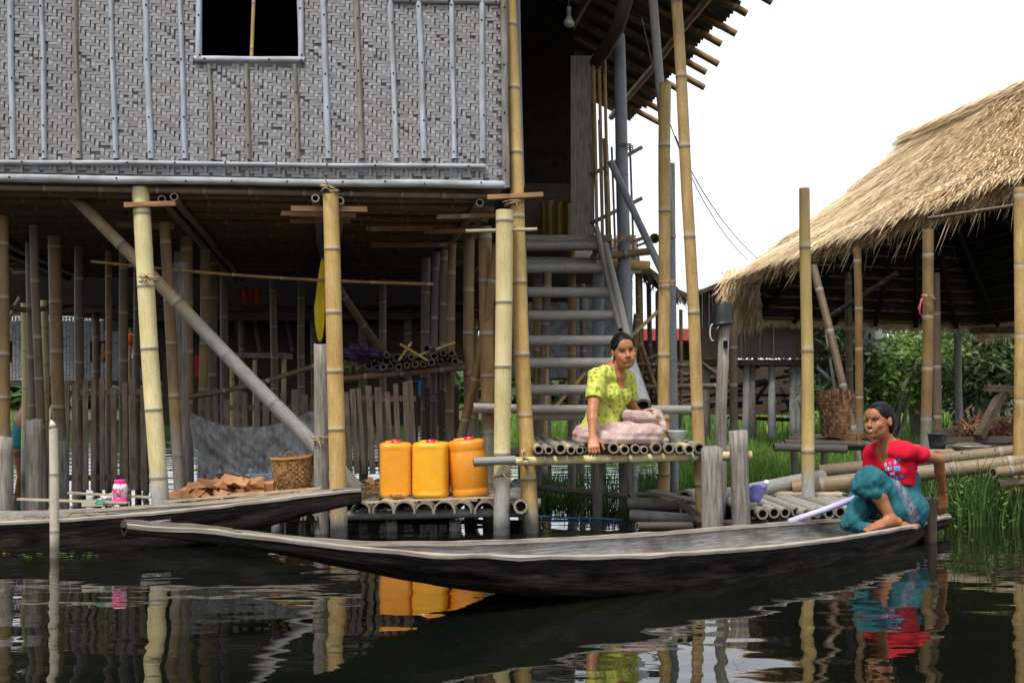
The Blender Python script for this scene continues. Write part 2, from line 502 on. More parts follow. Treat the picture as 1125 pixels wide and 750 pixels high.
def weave_panel(mb, fn, a0, a1, z0, z1, cw, ch, holes=(), amp=.006, diamond=False):
    """2/2 twill of split bamboo: each float is its own curved strip"""
    ni, nj = int((a1 - a0) / cw), int((z1 - z0) / ch)
    def inhole(a, z): return any(h[0] < a < h[1] and h[2] < z < h[3] for h in holes)
    for j in range(nj):
        for i in range(-3, ni + 3):
            if diamond:
                si = i if (i // 8) % 2 == 0 else -i
                over = (si + (j if (j // 12) % 2 == 0 else -j)) % 6 < 3
                a, z = a0 + i * cw, z0 + j * ch
                if a < a0 or a > a1 or inhole(a + cw / 2, z + ch / 2): continue
                if over:
                    mb.quad([fn(a, -amp * .2, z + .003), fn(a + cw, -amp, z + .003), fn(a + cw, -amp, z + ch), fn(a, -amp * .2, z + ch)], [(0, 0)] * 4)
                else:
                    mb.quad([fn(a + .003, 0, z), fn(a + cw - .003, 0, z), fn(a + cw - .003, -amp, z + ch), fn(a + .003, -amp, z + ch)], [(1, 0)] * 4)
                continue
            ph = (i + j + (1 if mnoise.noise((i * .06, j * .09, 2)) > .22 else 0)) % 4
            a, z = a0 + i * cw, z0 + j * ch
            jx, jz = random.uniform(-.002, .002), random.uniform(-.0015, .0015)
            if ph == 0:      # weft float over two warps
                e0, e1 = max(a, a0), min(a + 2.15 * cw, a1)
                if e1 - e0 < .3 * cw or inhole((e0 + e1) / 2, z + ch / 2): continue
                m = (e0 + e1) / 2; t = random.uniform(0, .25)
                g = .0012
                q = [fn(e0, 0, z + g + jz), fn(m, -amp, z + g + jz), fn(m, -amp, z + ch - g + jz), fn(e0, 0, z + ch - g + jz)]
                q2 = [q[1], fn(e1, 0, z + g + jz), fn(e1, 0, z + ch - g + jz), q[2]]
                n = len(mb.v); mb.v += [tuple(q[0]), tuple(q[1]), tuple(q[2]), tuple(q[3]), tuple(q2[1]), tuple(q2[2])]
                for f_ in ((0, 1, 2, 3), (1, 4, 5, 2)):
                    mb.f.append(tuple(n + k for k in f_)); mb.uv += [(t, 0)] * 4; mb.mi.append(0); mb.sm.append(False)
            elif ph == 2:    # warp float over two wefts
                e0, e1 = z, min(z + 2.1 * ch, z1)
                if a < a0 - .001 or a + cw > a1 or inhole(a + cw / 2, (e0 + e1) / 2): continue
                m = (e0 + e1) / 2; t = random.uniform(.15, 1)
                wv = cw * random.uniform(.62, .92); am = amp * .9
                n = len(mb.v)
                mb.v += [tuple(q) for q in (fn(a + jx, 0, e0), fn(a + wv + jx, 0, e0), fn(a + wv + jx, -am, m), fn(a + jx, -am, m), fn(a + wv + jx, 0, e1), fn(a + jx, 0, e1))]
                for f_ in ((0, 1, 2, 3), (3, 2, 4, 5)):
                    mb.f.append(tuple(n + k for k in f_)); mb.uv += [(t, 0)] * 4; mb.mi.append(0); mb.sm.append(False)

wx0, wz0 = wallpt(218, 66); wx1, _ = wallpt(331, 66)
WL, WT = -4.6, 4.75
hole = (wx0 + .02, wx1 - .02, wz0, wz0 + .95)
mb = MB()
weave_panel(mb, lambda a, b, z: Hs(a, b - .012, z), WL, -.03, ZF + .05, 3.85, .0295, .0205, [(hole[0] - .03, hole[1] + .03, hole[2] - .03, hole[3] + .03)], .0032)
mb.build('woven_wall', M['weave'], house)
# wall backing with the window left open, side walls, dark back wall
n = NT('wall_backing', .9, .1); M['backing'] = n.out((.19, .172, .162))
mb = MB()
def slab(a0, a1, z0, z1, b0=.0, b1=.02, mi=0):
    for b, r in ((b0, 1), (b1, -1)):
        q = [Hs(a0, b, z0), Hs(a1, b, z0), Hs(a1, b, z1), Hs(a0, b, z1)]
        mb.quad(q[::r], mi=mi)
slab(WL, hole[0], ZF, WT); slab(hole[1], 0, ZF, WT); slab(hole[0], hole[1], ZF, hole[2]); slab(hole[0], hole[1], hole[3], WT)
mb.build('wall_backing', M['backing'], house)
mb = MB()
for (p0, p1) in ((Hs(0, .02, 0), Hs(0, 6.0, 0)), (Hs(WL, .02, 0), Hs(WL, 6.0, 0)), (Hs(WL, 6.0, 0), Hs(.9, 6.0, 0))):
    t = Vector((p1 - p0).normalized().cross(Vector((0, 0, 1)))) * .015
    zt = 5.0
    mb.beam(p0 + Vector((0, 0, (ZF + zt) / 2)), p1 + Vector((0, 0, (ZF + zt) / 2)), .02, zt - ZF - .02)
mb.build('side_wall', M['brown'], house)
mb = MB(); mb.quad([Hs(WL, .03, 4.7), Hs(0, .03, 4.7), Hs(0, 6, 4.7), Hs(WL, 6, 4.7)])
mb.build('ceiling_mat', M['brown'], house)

def batten(px0, py0, px1, py1, wpx, name='batten', m='trim', b=-.026):
    a0, z0 = wallpt(px0, py0); a1, z1 = wallpt(px1, py1)
    mb = MB(); wv = R(wpx, 7.8)
    if abs(px0 - px1) > abs(py0 - py1): up = Vector((0, 0, 1)); sd = up
    else: sd = U
    rings = []; vv = []
    Ln = math.hypot(a1 - a0, z1 - z0); k = max(3, int(Ln / .12))
    for i in range(k + 1):
        t = i / k
        c = Hs(a0 + (a1 - a0) * t, b, z0 + (z1 - z0) * t) + sd * mnoise.noise((t * Ln * 2, px0, py0)) * .006
        sw = wv * (1 + .06 * math.sin(t * 9 + px0))
        rings.append([c + sd * sw / 2 * x - V * y for x, y in ((-1, -.01), (-.8, .003), (-.3, .011), (.3, .011), (.8, .003), (1, -.01))])
        vv.append(t * Ln)
    mb.loft(rings, vv, closed=False, ulen=wv)
    # nail heads and node lines across the strip
    for q in range(int(Ln / .33) + 1):
        t = min(.97, (q + random.uniform(.2, .6)) * .33 / Ln)
        c = Hs(a0 + (a1 - a0) * t, b - .012, z0 + (z1 - z0) * t) + sd * random.uniform(-.2, .2) * wv
        mb.box(c, (.010, .004, .010), mi=1)
    return mb.build(name, [M[m], M['black']], house)
for (x0, y0, x1, m) in ((11, -60, 15, 'trim'), (45, -60, 50, 'trim'), (81, -60, 87, 'plank'), (120, -60, 128, 'trim'), (158, -60, 166, 'trim'),
                        (196, -60, 204, 'trim'), (353, -60, 361, 'trim'), (389, -60, 398, 'plank'), (426, -60, 436, 'trim'),
                        (458, -60, 466, 'trim'), (495, -60, 499, 'trim'), (529, -60, 530, 'trim')):
    batten(x0, y0, x1, 175, 6.0 + random.uniform(-1, 1), m=m)
for x0, x1 in ((230, 234), (271, 274), (324, 328)): batten(x0, 72, x1, 176, 4.5, m='plank')
batten(-120, 177.5, 533, 184, 5.6, 'bottom_rail', b=-.038, m='trim2')
batten(-120, 194.5, 556, 203.5, 8.5, 'sill_rail', m='trim2')
batten(552, -60, 556, 207, 8, 'corner_rail', m='plank')
batten(425, 1, 548, 3, 8, 'upper_rail', m='plank')
win = MB(); win_o = []
for i, (a, b_, c, d, wpx) in enumerate(((219, -60, 219, 66, 7), (330, -60, 331, 66, 7), (214, 66, 335, 67, 7))):
    o = batten(a, b_, c, d, wpx, 'window_frame', b=-.03)
mb = MB()
a, z = wallpt(276, 64)
mb.bamboo(Hs(a, .02, z - .02), Hs(a + .02, .02, z + .6), .012, sp=.3)
mb.build('window_bar', [M['gold2'], M['bend'], M['bore']], house)

# floor: bamboo joists side by side, seen from below, over pairs of beams
mb = MB()
b = .05
while b < 5.9:
    r = random.uniform(.024, .038)
    z = ZF - .035 + random.uniform(-.012, .012)
    mb.bamboo(Hs(WL - random.uniform(0, .3), b, z), Hs(random.uniform(-.12, .0), b + random.uniform(-.05, .05), z + random.uniform(-.01, .01)), r, r * .8, seg=8, hollow=(False, True))
    b += r * 2 + random.uniform(.01, .075)
mb.build('floor_joists', [M['joist'], M['bend'], M['bore']], house)
mb = MB(); mb.quad([Hs(WL, .03, ZF + .02), Hs(0, .03, ZF + .02), Hs(0, 6, ZF + .02), Hs(WL, 6, ZF + .02)])
mb.build('floor_mat', M['joist'], house)
def fbeam(a, b0, b1, z, r, m='greyb', da=-.25):
    mb = MB(); mb.bamboo(Hs(a, b0, z), Hs(a + da, b1, z), r, sp=.4, seg=12)
    mb.build('floor_beam', [M[m], M['bend'], M['bore']], house)
for px in (-150, -120, 176, 190, 347, 373, 528):
    a, _ = wallpt(px, 208)
    fbeam(a, -.02 if px in (347, 373) else .05, 5.8, ZF - .10 + random.uniform(0, .02), .027, 'greyb' if px in (347, 373) else 'joist')
for px, b_, w_ in ((165, .02, .32), (350, .25, .5), (362, .06, .5), (352, .6, .42), (160, .9, .4), (520, .3, .5), (510, 1.0, .6), (440, .9, .5), (455, 1.8, .7)):
    a, _ = wallpt(px, 208, b_)
    mb = MB(); zz = ZF - .145 - .01 * b_
    mb.beam(Hs(a - w_ / 2, b_, zz), Hs(a + w_ / 2, b_ + random.uniform(-.03, .03), zz + random.uniform(-.02, .02)), .05, .03, jit=.004)
    mb.build('cross_wedge', M['pinewood'] if b_ < .3 else M['brownb'], house)

# stilts: photo position of head and foot, depth, radius in photo pixels, skin
def stilt(x0, y0, x1, Y, rpx, m, y1=None, Y1=None, sp=.36, bend=0, foot=-.35, name='stilt', parent=house, hollow=(True, True), r1=None, **tags):
    Y1 = Y1 or Y
    p0 = P(x0, y0, Y)
    p1 = W(x1, Y1, foot) if y1 is None else P(x1, y1, Y1)
    if y1 is None:   # the given lower x is where it meets the water
        pw = W(x1, Y1, 0); d = (pw - p0); p1 = p0 + d * ((foot - p0.z) / (0 - p0.z))
    mb = MB(); r = R(rpx, Y)
    mb.bamboo(p1, p0, r if r1 is None else R(r1, Y1), r, sp=sp, bend=bend, hollow=hollow)
    mats = [M[m], M['bend'], M['bore']]
    return mb.build(name, mats, parent, **tags)

def top_at(px, Y):   # floor underside height as a photo row
    return 430 - (ZF - .13 - H) * F / Y
def lash(p, r, parent, turns=3, axis=(0, 0, 1), tails=2, name='rope_lashing'):
    mb = MB(); p = Vector(p); ax = Vector(axis).normalized()
    sd = ax.cross(Vector((0, 1, 0)));
    if sd.length < .1: sd = Vector((1, 0, 0))
    sd.normalize(); fw = ax.cross(sd)
    for k in range(turns):
        pts = []
        tilt = random.uniform(-.35, .35)
        for i in range(17):
            t = 2 * math.pi * i / 16
            pts.append(p + (sd * math.cos(t) + fw * math.sin(t)) * (r + .005) + ax * (tilt * r * math.cos(t) + (k - turns / 2) * .008))
        mb.tube(pts, .0045, 5, cap=False)
    for k in range(tails):
        d = Vector((random.uniform(-1, 1), -.4, random.uniform(-.7, .9))).normalized()
        s0 = p + Vector((0, -r - .006, 0)) + sd * random.uniform(-.5, .5) * r
        L_ = random.uniform(.05, .13)
        mb.tube([s0, s0 + d * L_ * .5, s0 + d * L_ + Vector((0, 0, -.015))], [.004, .003, .002], 5)
    return mb.build(name, M['rope'], parent)

S = []
s1 = stilt(155, 206, 177, 7.72, 9.3, 'pale', sp=.42, r1=9.8)
s2 = stilt(363, 214, 372, 7.75, 8.6, 'yellow', sp=.42, r1=9.8)
lash(P(163, 306, 7.71), R(9.6, 7.7), house, 4, tails=4)
lash(P(362, 207, 7.7), R(9, 7.7), house, 2, axis=(.6, 0, 1), tails=3)
# farther rows
rows = [  # x top, x at water, depth, radius px, skin
    (2, 6, 8.1, 6.5, 'brownb'), (33, 38, 9.6, 5.0, 'darkb'), (38, 47, 8.6, 4.6, 'darkb'), (60, 67, 9.0, 6.8, 'brownb'),
    (87, 88, 9.8, 5, 'darkb'), (119, 119, 10.2, 3.6, 'brownb'), (136, 135, 9.6, 5, 'darkb'), (150, 151, 10.6, 3.6, 'darkb'),
    (181, 200, 8.35, 6.0, 'brownb'), (205, 207, 9.2, 6.5, 'brownb'), (196, 196, 10, 5.2, 'greyb'), (225, 222, 9.9, 5.2, 'brownb'),
    (235, 233, 10.8, 5.0, 'darkb'), (246, 247, 11.4, 4.5, 'darkb'),
    (478, 474, 10.2, 4.0, 'darkb'), (488, 486, 9.9, 4.2, 'darkb'), (497, 495, 9.5, 4.5, 'brownb'), (468, 466, 10.6, 5, 'darkb'),
    (515, 515, 9.2, 6.0, 'brownb'), (533, 537, 8.6, 7.5, 'brownb'), (300, 302, 12.2, 4, 'darkb'), (330, 331, 12.6, 4, 'darkb'), (420, 421, 12.4, 4, 'darkb')]
for (x0, x1, Y, r, m) in rows:
    y0 = top_at(x0, Y) + random.uniform(0, 6)
    stilt(x0, y0, x1, Y, r, m, hollow=(False, False))
# doubled grey stub posts standing in the water against the stilts
stubs = [(37, 461, 38, 8.3, 9, 'post'), (67, 483, 68, 8.8, 8.5, 'post'), (5, 480, 7, 7.9, 9, 'post'), (353, 379, 353, 7.95, 8.0, 'post'), (198, 290, 200, 8.5, 8, 'post')]
def stub(x0, y0, x1, Y, rpx, m='post', label=None, cat=None, group=None, parent=None, name='mooring_post', foot=-.35, lean=0):
    mb = MB(); p0 = P(x0, y0, Y); p1 = W(x1, Y, foot); r = R(rpx, Y)
    rings = []; vv = []
    k = 9
    sd = random.random() * 20
    for i in range(k + 1):
        t = i / k; c = p1.lerp(p0, t)
        rg = mb.ring(c, p0 - p1, r, 12)
        rg = [c + (q - c) * (1 + .13 * mnoise.noise(((q.x - c.x) * 40 + sd, (q.y - c.y) * 40, t * 2))) for q in rg]
        if i == k: rg = [q + Vector((0, 0, random.uniform(-.012, .012))) for q in rg]
        rings.append(rg); vv.append((p0 - p1).length * t)
    mb.loft(rings, vv, cap1=1, ulen=2 * math.pi * r)
    return mb.build(name, [M[m], M['plank']], parent, label, cat, group)
for s in stubs: stub(*s, parent=house, name='stub_post')
lash(P(353, 480, 7.93), R(8.5, 7.9), house, 3)
# the long brace from the sill down to the landing, and lesser braces
M['twotone'] = bamboo_mat('bamboo_half_weathered', (.46, .36, .21), (.26, .17, .085), .12, 1.55, .5, (.31, .3, .275))
mb = MB(); mb.bamboo(P(402, 548, 8.35), P(68, 203, 7.98), R(9.2, 8.2), R(6.2, 8), sp=.5, hollow=(True, True))
mb.build('diagonal_brace', [M['twotone'], M['bend'], M['bore']], house)
for (a, b, r, m) in (((100, 287, 8.3), (475, 312, 8.5), 1.8, 'brownb'), ((548, 268, 8.5), (506, 480, 8.75), 5.5, 'brownb'),
                     ((365, 305, 10), (455, 430, 10.6), 4.5, 'darkb'), ((200, 437, 8.9), (350, 400, 9.0), 3, 'darkb'), ((0, 335, 9.3), (60, 338, 9.6), 3, 'darkb')):
    mb = MB(); mb.bamboo(P(*a), P(*b), R(r, a[2]), sp=.35, bend=-.03, bdir=(0, 0, 1), seg=10)
    mb.build('brace', [M[m], M['bend'], M['bore']], house)
# corner pair
stilt(553, 231, 551, 7.85, 9.5, 'pale', name='stilt', sp=.5, r1=9.0)
stilt(560, -40, 582, 7.98, 7.0, 'yellow', sp=.42, r1=9.2, bend=.01)
stilt(567, -40, 573, 8.08, 3.5, 'blueb', y1=205, parent=house, name='corner_pole')
lash(P(565, 222, 7.97), R(10, 7.9), house, 3, tails=2)
mb = MB(); mb.beam(P(535, 217, 7.9), P(596, 214, 7.95), .06, .03); mb.build('cross_wedge', M['pinewood'], house)
mb = MB(); mb.bamboo(P(512, 254, 7.85), P(590, 252, 7.85), .012, sp=.3); mb.build('tie_strip', [M['straw']] * 3, house)
stilt(590, 300, 590, 10.4, 5, 'brownb', hollow=(False, False)); stilt(628, 268, 628, 10.2, 4.5, 'brownb', hollow=(False, False))
stilt(657, 262, 655, 9.9, 6.5, 'blueb', hollow=(False, False)); stilt(602, 300, 588, 9.6, 4.5, 'darkb', hollow=(False, False))

# ---- porch floor, room behind, roof
ZP = 2.06
mb = MB()
for i in range(14):
    b = 1.95 + i * .11
    mb.bamboo(Hs(.02, b, ZP - .03), Hs(1.2, b, ZP - .03), .045, seg=8, sp=.4)
mb.build('porch_floor', [M['greyb'], M['bend'], M['bore']], house)
mb = MB()
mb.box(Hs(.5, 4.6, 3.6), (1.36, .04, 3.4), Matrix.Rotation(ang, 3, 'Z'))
M['room_shade'] = plain('wall_painted_shade', (.02, .016, .013), .95, .1, .3, 14)  # shade inside the doorway put into the wall colour
mb.build('back_wall', M['room_shade'], house)
mb = MB()      # grey door board and jamb
mb.beam(P(640, 62, 9.9), P(640, 262, 9.9), R(26, 9.9), .035, up=(0, 1, 0)); mb.build('door_board', M['plank'], house)
mb = MB()
for x in (652, 658, 664):
    mb.tube([P(x, 60, 9.85), P(x + 3, 200, 9.85), P(x + 4, 275, 9.85)], .014, 8)
mb.build('door_jamb', [M['yellow']], house)
mb = MB()      # slatted porch side with daylight between
for x in (658, 663, 667, 672, 677, 682, 687, 692):
    mb.beam(P(x, random.uniform(120, 165), 9.9 + (x - 668) * .02), P(x + 4, 275, 9.9 + (x - 668) * .02), .018, .008, up=(0, 1, 0))
for y0, y1 in ((192, 162), (245, 218), (282, 262)): mb.beam(P(650, y0, 9.86), P(705, y1, 10.1), .025, .03)
mb.build('porch_lattice', M['darkb'], house)
mb = MB()      # dull yellow cloth on a partition
mb.box(P(612, 236, 10.6), (.62, .03, .55)); mb.build('partition', M['brown'], house)
mb = MB()
rg = []
for i in range(16):
    x = 596 + i * 2.1; dy = .03 * math.sin(i * 1.3)
    rg.append([P(x, 222 + 2 * math.sin(i), 10.5 + dy), P(x, 262, 10.52 + dy)])
mb.loft(rg, [i * .1 for i in range(16)], closed=False)
mb.build('yellow_curtain', plain('yellow_cloth', (.16, .12, .02), .9), house)
mb = MB()
mb.beam(P(575, 262, 9.75), P(672, 262, 9.75), .07, .05); mb.build('threshold', M['plank'], house)

EA = 2.42; EZ = 4.33     # eave offset and height
tanp = math.tan(math.radians(27))
def roofpt(a, b, dz=0): return Hs(a, b, EZ + (EA - a) * tanp + dz)
mb = MB()                # corrugated sheet: the waves run down the slope
rg = []; vv = []
nb = 300
for i in range(nb + 1):
    b = -1.0 + 8.2 * i / nb
    dz = .02 * math.sin(b * 2 * math.pi / .11)
    e = EA - .1 + .04 * (int(b / .8) % 2)
    rg.append([roofpt(e, b, .06 + dz), roofpt(.6, b, .06 + dz), roofpt(-2.4, b, .06 + dz)]); vv.append(b)
mb.loft(rg, vv, closed=False, smooth=True)
n = NT('corrugated_sheet', .45, .5); n.b.inputs["Metallic"].default_value = .6
g = n.noise(n.mapv(n.pos(), (2, 6, 2)), 2, 5)
M['tin'] = n.out(n.ramp(g, (.35, (.16, .16, .16)), (.6, (.30, .31, .31)), (.75, (.14, .09, .06))))
mb.build('roof_sheet', M['tin'], house)
mb = MB(); mb.quad([roofpt(-2.4, -1, .05), roofpt(-2.4, 7.2, .05), Hs(-7, 7.2, EZ), Hs(-7, -1, EZ)]); mb.build('far_roof_sheet', M['tin'], house)
for i in range(17):
    b = -.6 + i * .44 + random.uniform(-.06, .06)
    mb = MB(); e = EA + random.uniform(-.02, .2)
    mb.bamboo(roofpt(e, b, 0), roofpt(-2.3, b, 0), .033, .045, sp=.45, seg=10)
    mb.build('rafter', [M['brownb'], M['bend'], M['bore']], house)
for a in (2.05, 1.2, .5):
    mb = MB(); mb.bamboo(roofpt(a, -.9, -.075), roofpt(a, 7, -.075), .04, seg=10); mb.build('purlin', [M['brownb'], M['bend'], M['bore']], house)
mb = MB(); mb.tube([P(694, -20, 8.9), P(680, 28, 9.2), P(665, 55, 9.6), P(651, 74, 10)], .055, 10, vscale=1); mb.build('crooked_log', M['brown'], house)
# porch and stair posts that carry the roof
stilt(679, 38, 692, 9.7, 6.5, 'blueb', sp=.6, r1=8, name='porch_post')
lash(P(688, 262, 9.6), R(10, 9.6), house, 4, tails=4); lash(P(686, 160, 9.7), R(9, 9.6), house, 3, tails=1)
stilt(716, -20, 738, 8.9, 5.0, 'greyb', y1=262, name='porch_post'); stilt(736, 180, 741, 9.1, 4.6, 'blueb', name='porch_post')
stilt(730, 92, 729, 8.75, 6.6, 'gold2', sp=.5, name='porch_post')
stilt(741, -30, 772, 8.1, 6.0, 'gold2', sp=.55, r1=7.0, name='porch_post', bend=.01)
lash(P(733, 310, 8.7), R(8, 8.7), house, 2)
mb = MB(); mb.bamboo(P(671, 178, 9.4), P(728, 300, 9.0), .028, sp=.6); mb.build('brace', [M['blueb'], M['bend'], M['bore']], house)
mb = MB(); mb.bamboo(P(655, 282, 9.6), P(716, 276, 9.6), .03); mb.build('tie_pole', [M['brownb'], M['bend'], M['bore']], house)
mb = MB(); mb.bamboo(P(655, 290, 9.8), P(714, 292, 9.8), .04); mb.build('tie_pole', [M['yellow'], M['bend'], M['bore']], house)

# ---- stairs
st = empty('bamboo_stairs', W(625, 8.6, 0), 'steep grey stairs of split bamboo treads rising to the dark doorway', 'stairs')
tr = [(266, 573, 663, 9.75), (291, 573, 669, 9.6), (317, 574, 676, 9.42), (343, 574, 681, 9.25), (370, 575, 684, 9.05), (395, 575, 687, 8.88), (424, 576, 690, 8.72), (452, 578, 694, 8.6)]
for (y, x0, x1, Y) in tr:
    mb = MB(); r = R(5.9, Y)
    mb.bamboo(P(x0 - 4, y + 4, Y), P(x1, y + 4 + random.uniform(-1, 1), Y), r, sp=.5, seg=12)
    mb.build('tread', [M['greyb'], M['bend'], M['bore']], st)
for a, b, r in (((655, 250, 9.7), (682, 362, 9.1), 3.5), ((665, 268, 9.6), (707, 448, 8.45), 3.8), ((575, 262, 9.7), (580, 470, 8.5), 3.2)):
    mb = MB(); mb.bamboo(P(*b), P(*a), R(r, 9), sp=.3); mb.build('stringer', [M['greyb'], M['bend'], M['bore']], st)
mb = MB(); mb.bamboo(P(706, 446, 8.3), P(684, 372, 9.0), R(10, 8.4), R(6.5, 8.8), sp=.6); mb.build('stringer_foot', [M['blueb'], M['bend'], M['bore']], st)
mb = MB(); mb.bamboo(P(520, 449, 8.5), P(762, 450, 8.6), R(5, 8.5), sp=.45); mb.build('hand_rail', [M['greyb'], M['bend'], M['bore']], st)

# light bulb under the porch roof
lb = empty('light_bulb', P(625, 24, 9.0), 'unlit glass light bulb hanging under the porch roof', 'light bulb')
mb = MB(); c = P(625, 24, 9.0)
mb.tube([c + Vector((0, 0, dz)) for dz in (-.045, -.035, -.015, .01, .03, .05)], [.012, .032, .042, .036, .02, .016], 12, cap=True); mb.build('bulb', plain('dusty_glass', (.28, .3, .24), .15, .7), lb)
mb = MB(); mb.tube([c + Vector((0, 0, .05)), c + Vector((0, 0, .11))], .018, 10); mb.tube([c + Vector((0, 0, .11)), c + Vector((0, 0, .6))], .004, 5); mb.build('socket', M['plank'], lb)

# ================================================================== far things behind the house
def culm(name, a, b, ra, rb=None, m='greyb', parent=None, sp=.36, bend=0, hollow=(True, True), seg=12, bdir=None, **tags):
    """a, b = (photo x, photo y, depth); radii in photo pixels"""
    mb = MB(); mb.bamboo(P(*a), P(*b), R(ra, a[2]), R(rb or ra, b[2]), sp=sp, bend=bend, hollow=hollow, seg=seg, bdir=bdir)
    return mb.build(name, [M[m], M['bend'], M['bore']], parent, **tags)

# far woven house on the left, seen between the stilts
fh = empty('stilt_house', W(60, 17.5, 0), 'far pale house woven in herringbone with a small square window, seen between the stilts', 'house')
Yf = 17.5
def ff(a, b, z): return Vector((a, Yf + b, z))
xa, xb = P(-120, 0, Yf).x, P(163, 0, Yf).x; za, zb = P(0, 418, Yf).z, P(0, 347, Yf).z
hw = (P(101, 0, Yf).x, P(117, 0, Yf).x, P(0, 398, Yf).z, P(0, 375, Yf).z)
hw2 = (P(-4, 0, Yf).x, P(12, 0, Yf).x, P(0, 398, Yf).z, P(0, 375, Yf).z)
mb = MB(); weave_panel(mb, ff, xa, xb, za, zb, .05, .045, [hw, hw2], .012, diamond=True); mb.build('woven_wall', M['weave2'], fh)
mb = MB(); mb.box(((xa + xb) / 2, Yf + 1.3, (za + zb) / 2), (xb - xa, .04, zb - za)); mb.build('inner_wall', M['brown'], fh)
mb = MB(); mb.box(((xa + xb) / 2, Yf + .7, za - .03), (xb - xa, 1.4, .06)); mb.build('floor', M['brown'], fh)
mb = MB(); mb.beam(P(-120, 346, Yf - .03), P(163, 343, Yf - .03), .03, .06); mb.build('wall_plate', M['pinewood'], fh)
mb = MB(); mb.beam(P(106, 398, Yf + .1), P(118, 385, Yf + .1), .04, .04); mb.beam(P(112, 398, Yf + .1), P(113, 377, Yf + .12), .03, .03); mb.build('window_stick', M['pinewood'], fh)
mb = MB(); rg = []; vv = []
for i in range(161):
    x = xa + (xb - xa) * i / 160; dy = .02 * math.sin(x * 2 * math.pi / .12)
    rg.append([Vector((x, Yf + .1 + dy, zb)), Vector((x, Yf + .1 + dy, P(0, 318, Yf).z))]); vv.append(x)
mb.loft(rg, vv, closed=False); mb.build('corrugated_wall', plain('pale_tin', (.3, .31, .33), .5, .5), fh)
for i, px in enumerate(range(-100, 165, 26)):
    mb = MB(); mb.tube([P(px, 418, Yf + .1), W(px + 1, Yf + .1, -.3)], .05, 8); mb.build('stilt', M['post'], fh)
mb = MB(); mb.quad([Vector((xa, Yf - .5, P(0, 318, Yf).z)), Vector((xb, Yf - .5, P(0, 318, Yf).z)), Vector((xb, Yf + 2.5, P(0, 318, Yf).z + 1)), Vector((xa, Yf + 2.5, P(0, 318, Yf).z + 1))]); mb.build('roof', M['tin'], fh)

# dark open kitchen house behind, its low floor and clutter
kh = empty('bamboo_outhouse', W(300, 14.2, 0), 'dark bamboo outhouse with low floor joists behind the main house', 'house')
Yk = 14.2
mb = MB(); y = 0
for i in range(26):
    Yi = Yk + i * .13
    mb.bamboo(P(20, 338, Yk) + Vector((0, i * .13, .004 * i)), P(545, 333, Yk) + Vector((0, i * .13, .004 * i)), .05, seg=8, hollow=(False, False))
mb.build('floor_joists', [M['joist'], M['bend'], M['bore']], kh)
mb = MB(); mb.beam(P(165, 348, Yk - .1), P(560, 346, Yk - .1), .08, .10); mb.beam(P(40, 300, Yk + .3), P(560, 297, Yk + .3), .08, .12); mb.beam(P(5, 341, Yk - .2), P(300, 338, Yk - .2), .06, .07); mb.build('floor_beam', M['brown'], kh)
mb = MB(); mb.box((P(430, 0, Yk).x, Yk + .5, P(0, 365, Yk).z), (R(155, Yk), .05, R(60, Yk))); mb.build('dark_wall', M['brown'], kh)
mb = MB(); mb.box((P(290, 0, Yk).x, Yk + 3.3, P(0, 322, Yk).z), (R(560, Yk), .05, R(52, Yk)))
mb.build('dark_backdrop', M['brown'], kh)  # added backdrop that blocks bright sky between the stilts
mb = MB(); rg = []; vv = []
for i in range(41):
    px = -10 + 560 * i / 40
    rg.append([P(px, 336 + 8 * mnoise.noise((i * .7, 0, 0)), Yk - .3), P(px, 262, Yk + .6), P(px, 190, Yk + 3)]); vv.append(i * .1)
for px in (330, 352, 375): pass
mb.loft(rg, vv, closed=False); mb.build('dark_thatch', plain('thatch_painted_shade', (.018, .015, .012), .95, .1, .3, 20), kh)  # near-black colour stands in for shade where the sky reaches this thatch
for px, r in ((105, 4), (232, 4), (265, 3.5), (345, 4), (398, 5), (448, 4.5), (520, 5)):
    culm('stilt', (px, 300, Yk + .2), (px + 1, 520, Yk + .2), r, m='darkb', parent=kh, hollow=(False, False))
mb = MB(); mb.box((P(330, 0, Yk + 2).x, Yk + 2.6, P(0, 402, Yk + 2).z), (R(330, Yk + 2), .05, R(134, Yk + 2))); mb.build('lower_backdrop', M['brown'], kh)  # added dark backdrop, in place of the gloom behind the pickets
mb = MB()
for px in (262, 282, 300, 318): mb.beam(P(px - 3, 350, Yk + 1.9), P(px + 3, 386, Yk + 1.9), .05, .03, up=(0, 1, 0))
mb.build('pale_slat', M['plank'], kh)
tb = empty('work_table', W(290, 13.2, 0), 'pale plank table standing in the shade behind the net', 'table')
mb = MB(); mb.box(P(282, 391, 13.2), (R(70, 13.2), .5, R(6, 13.2))); mb.build('table_top', M['plank'], tb)
for px in (255, 280, 312): culm('leg', (px, 394, 13.1), (px, 500, 13.1), 2.6, m='pale', parent=tb, hollow=(False, False))
for i, (px, y0, y1, Yq, r, m) in enumerate(((28, 333, 520, 12.5, 4.6, 'pale'), (49, 330, 505, 12.9, 4.2, 'pale'), (143, 360, 480, 13.5, 1.4, 'gold2'), (540, 300, 500, 14, 5, 'brownb'), (497, 300, 500, 13, 4, 'darkb'), (598, 312, 520, 12.5, 3.6, 'yellow'), (640, 312, 520, 12.4, 3.2, 'darkb'))):
    culm('bamboo_pole', (px, y0, Yq), (px, 430 + (H + .3) * F / Yq, Yq), r, m=m, hollow=(True, True),
         label=['pale bamboo pole left of the twin grey stub posts', 'pale bamboo pole behind the left fence, its top under a crossbeam', 'thin golden pole beside the orange balloon',
                'brown pole behind the pale corner posts', 'dark pole behind the bamboo stack', 'yellow pole behind the left end of the stair treads', 'dark pole behind the middle of the stair treads'][i],
         cat='pole', group='poles standing behind the house')
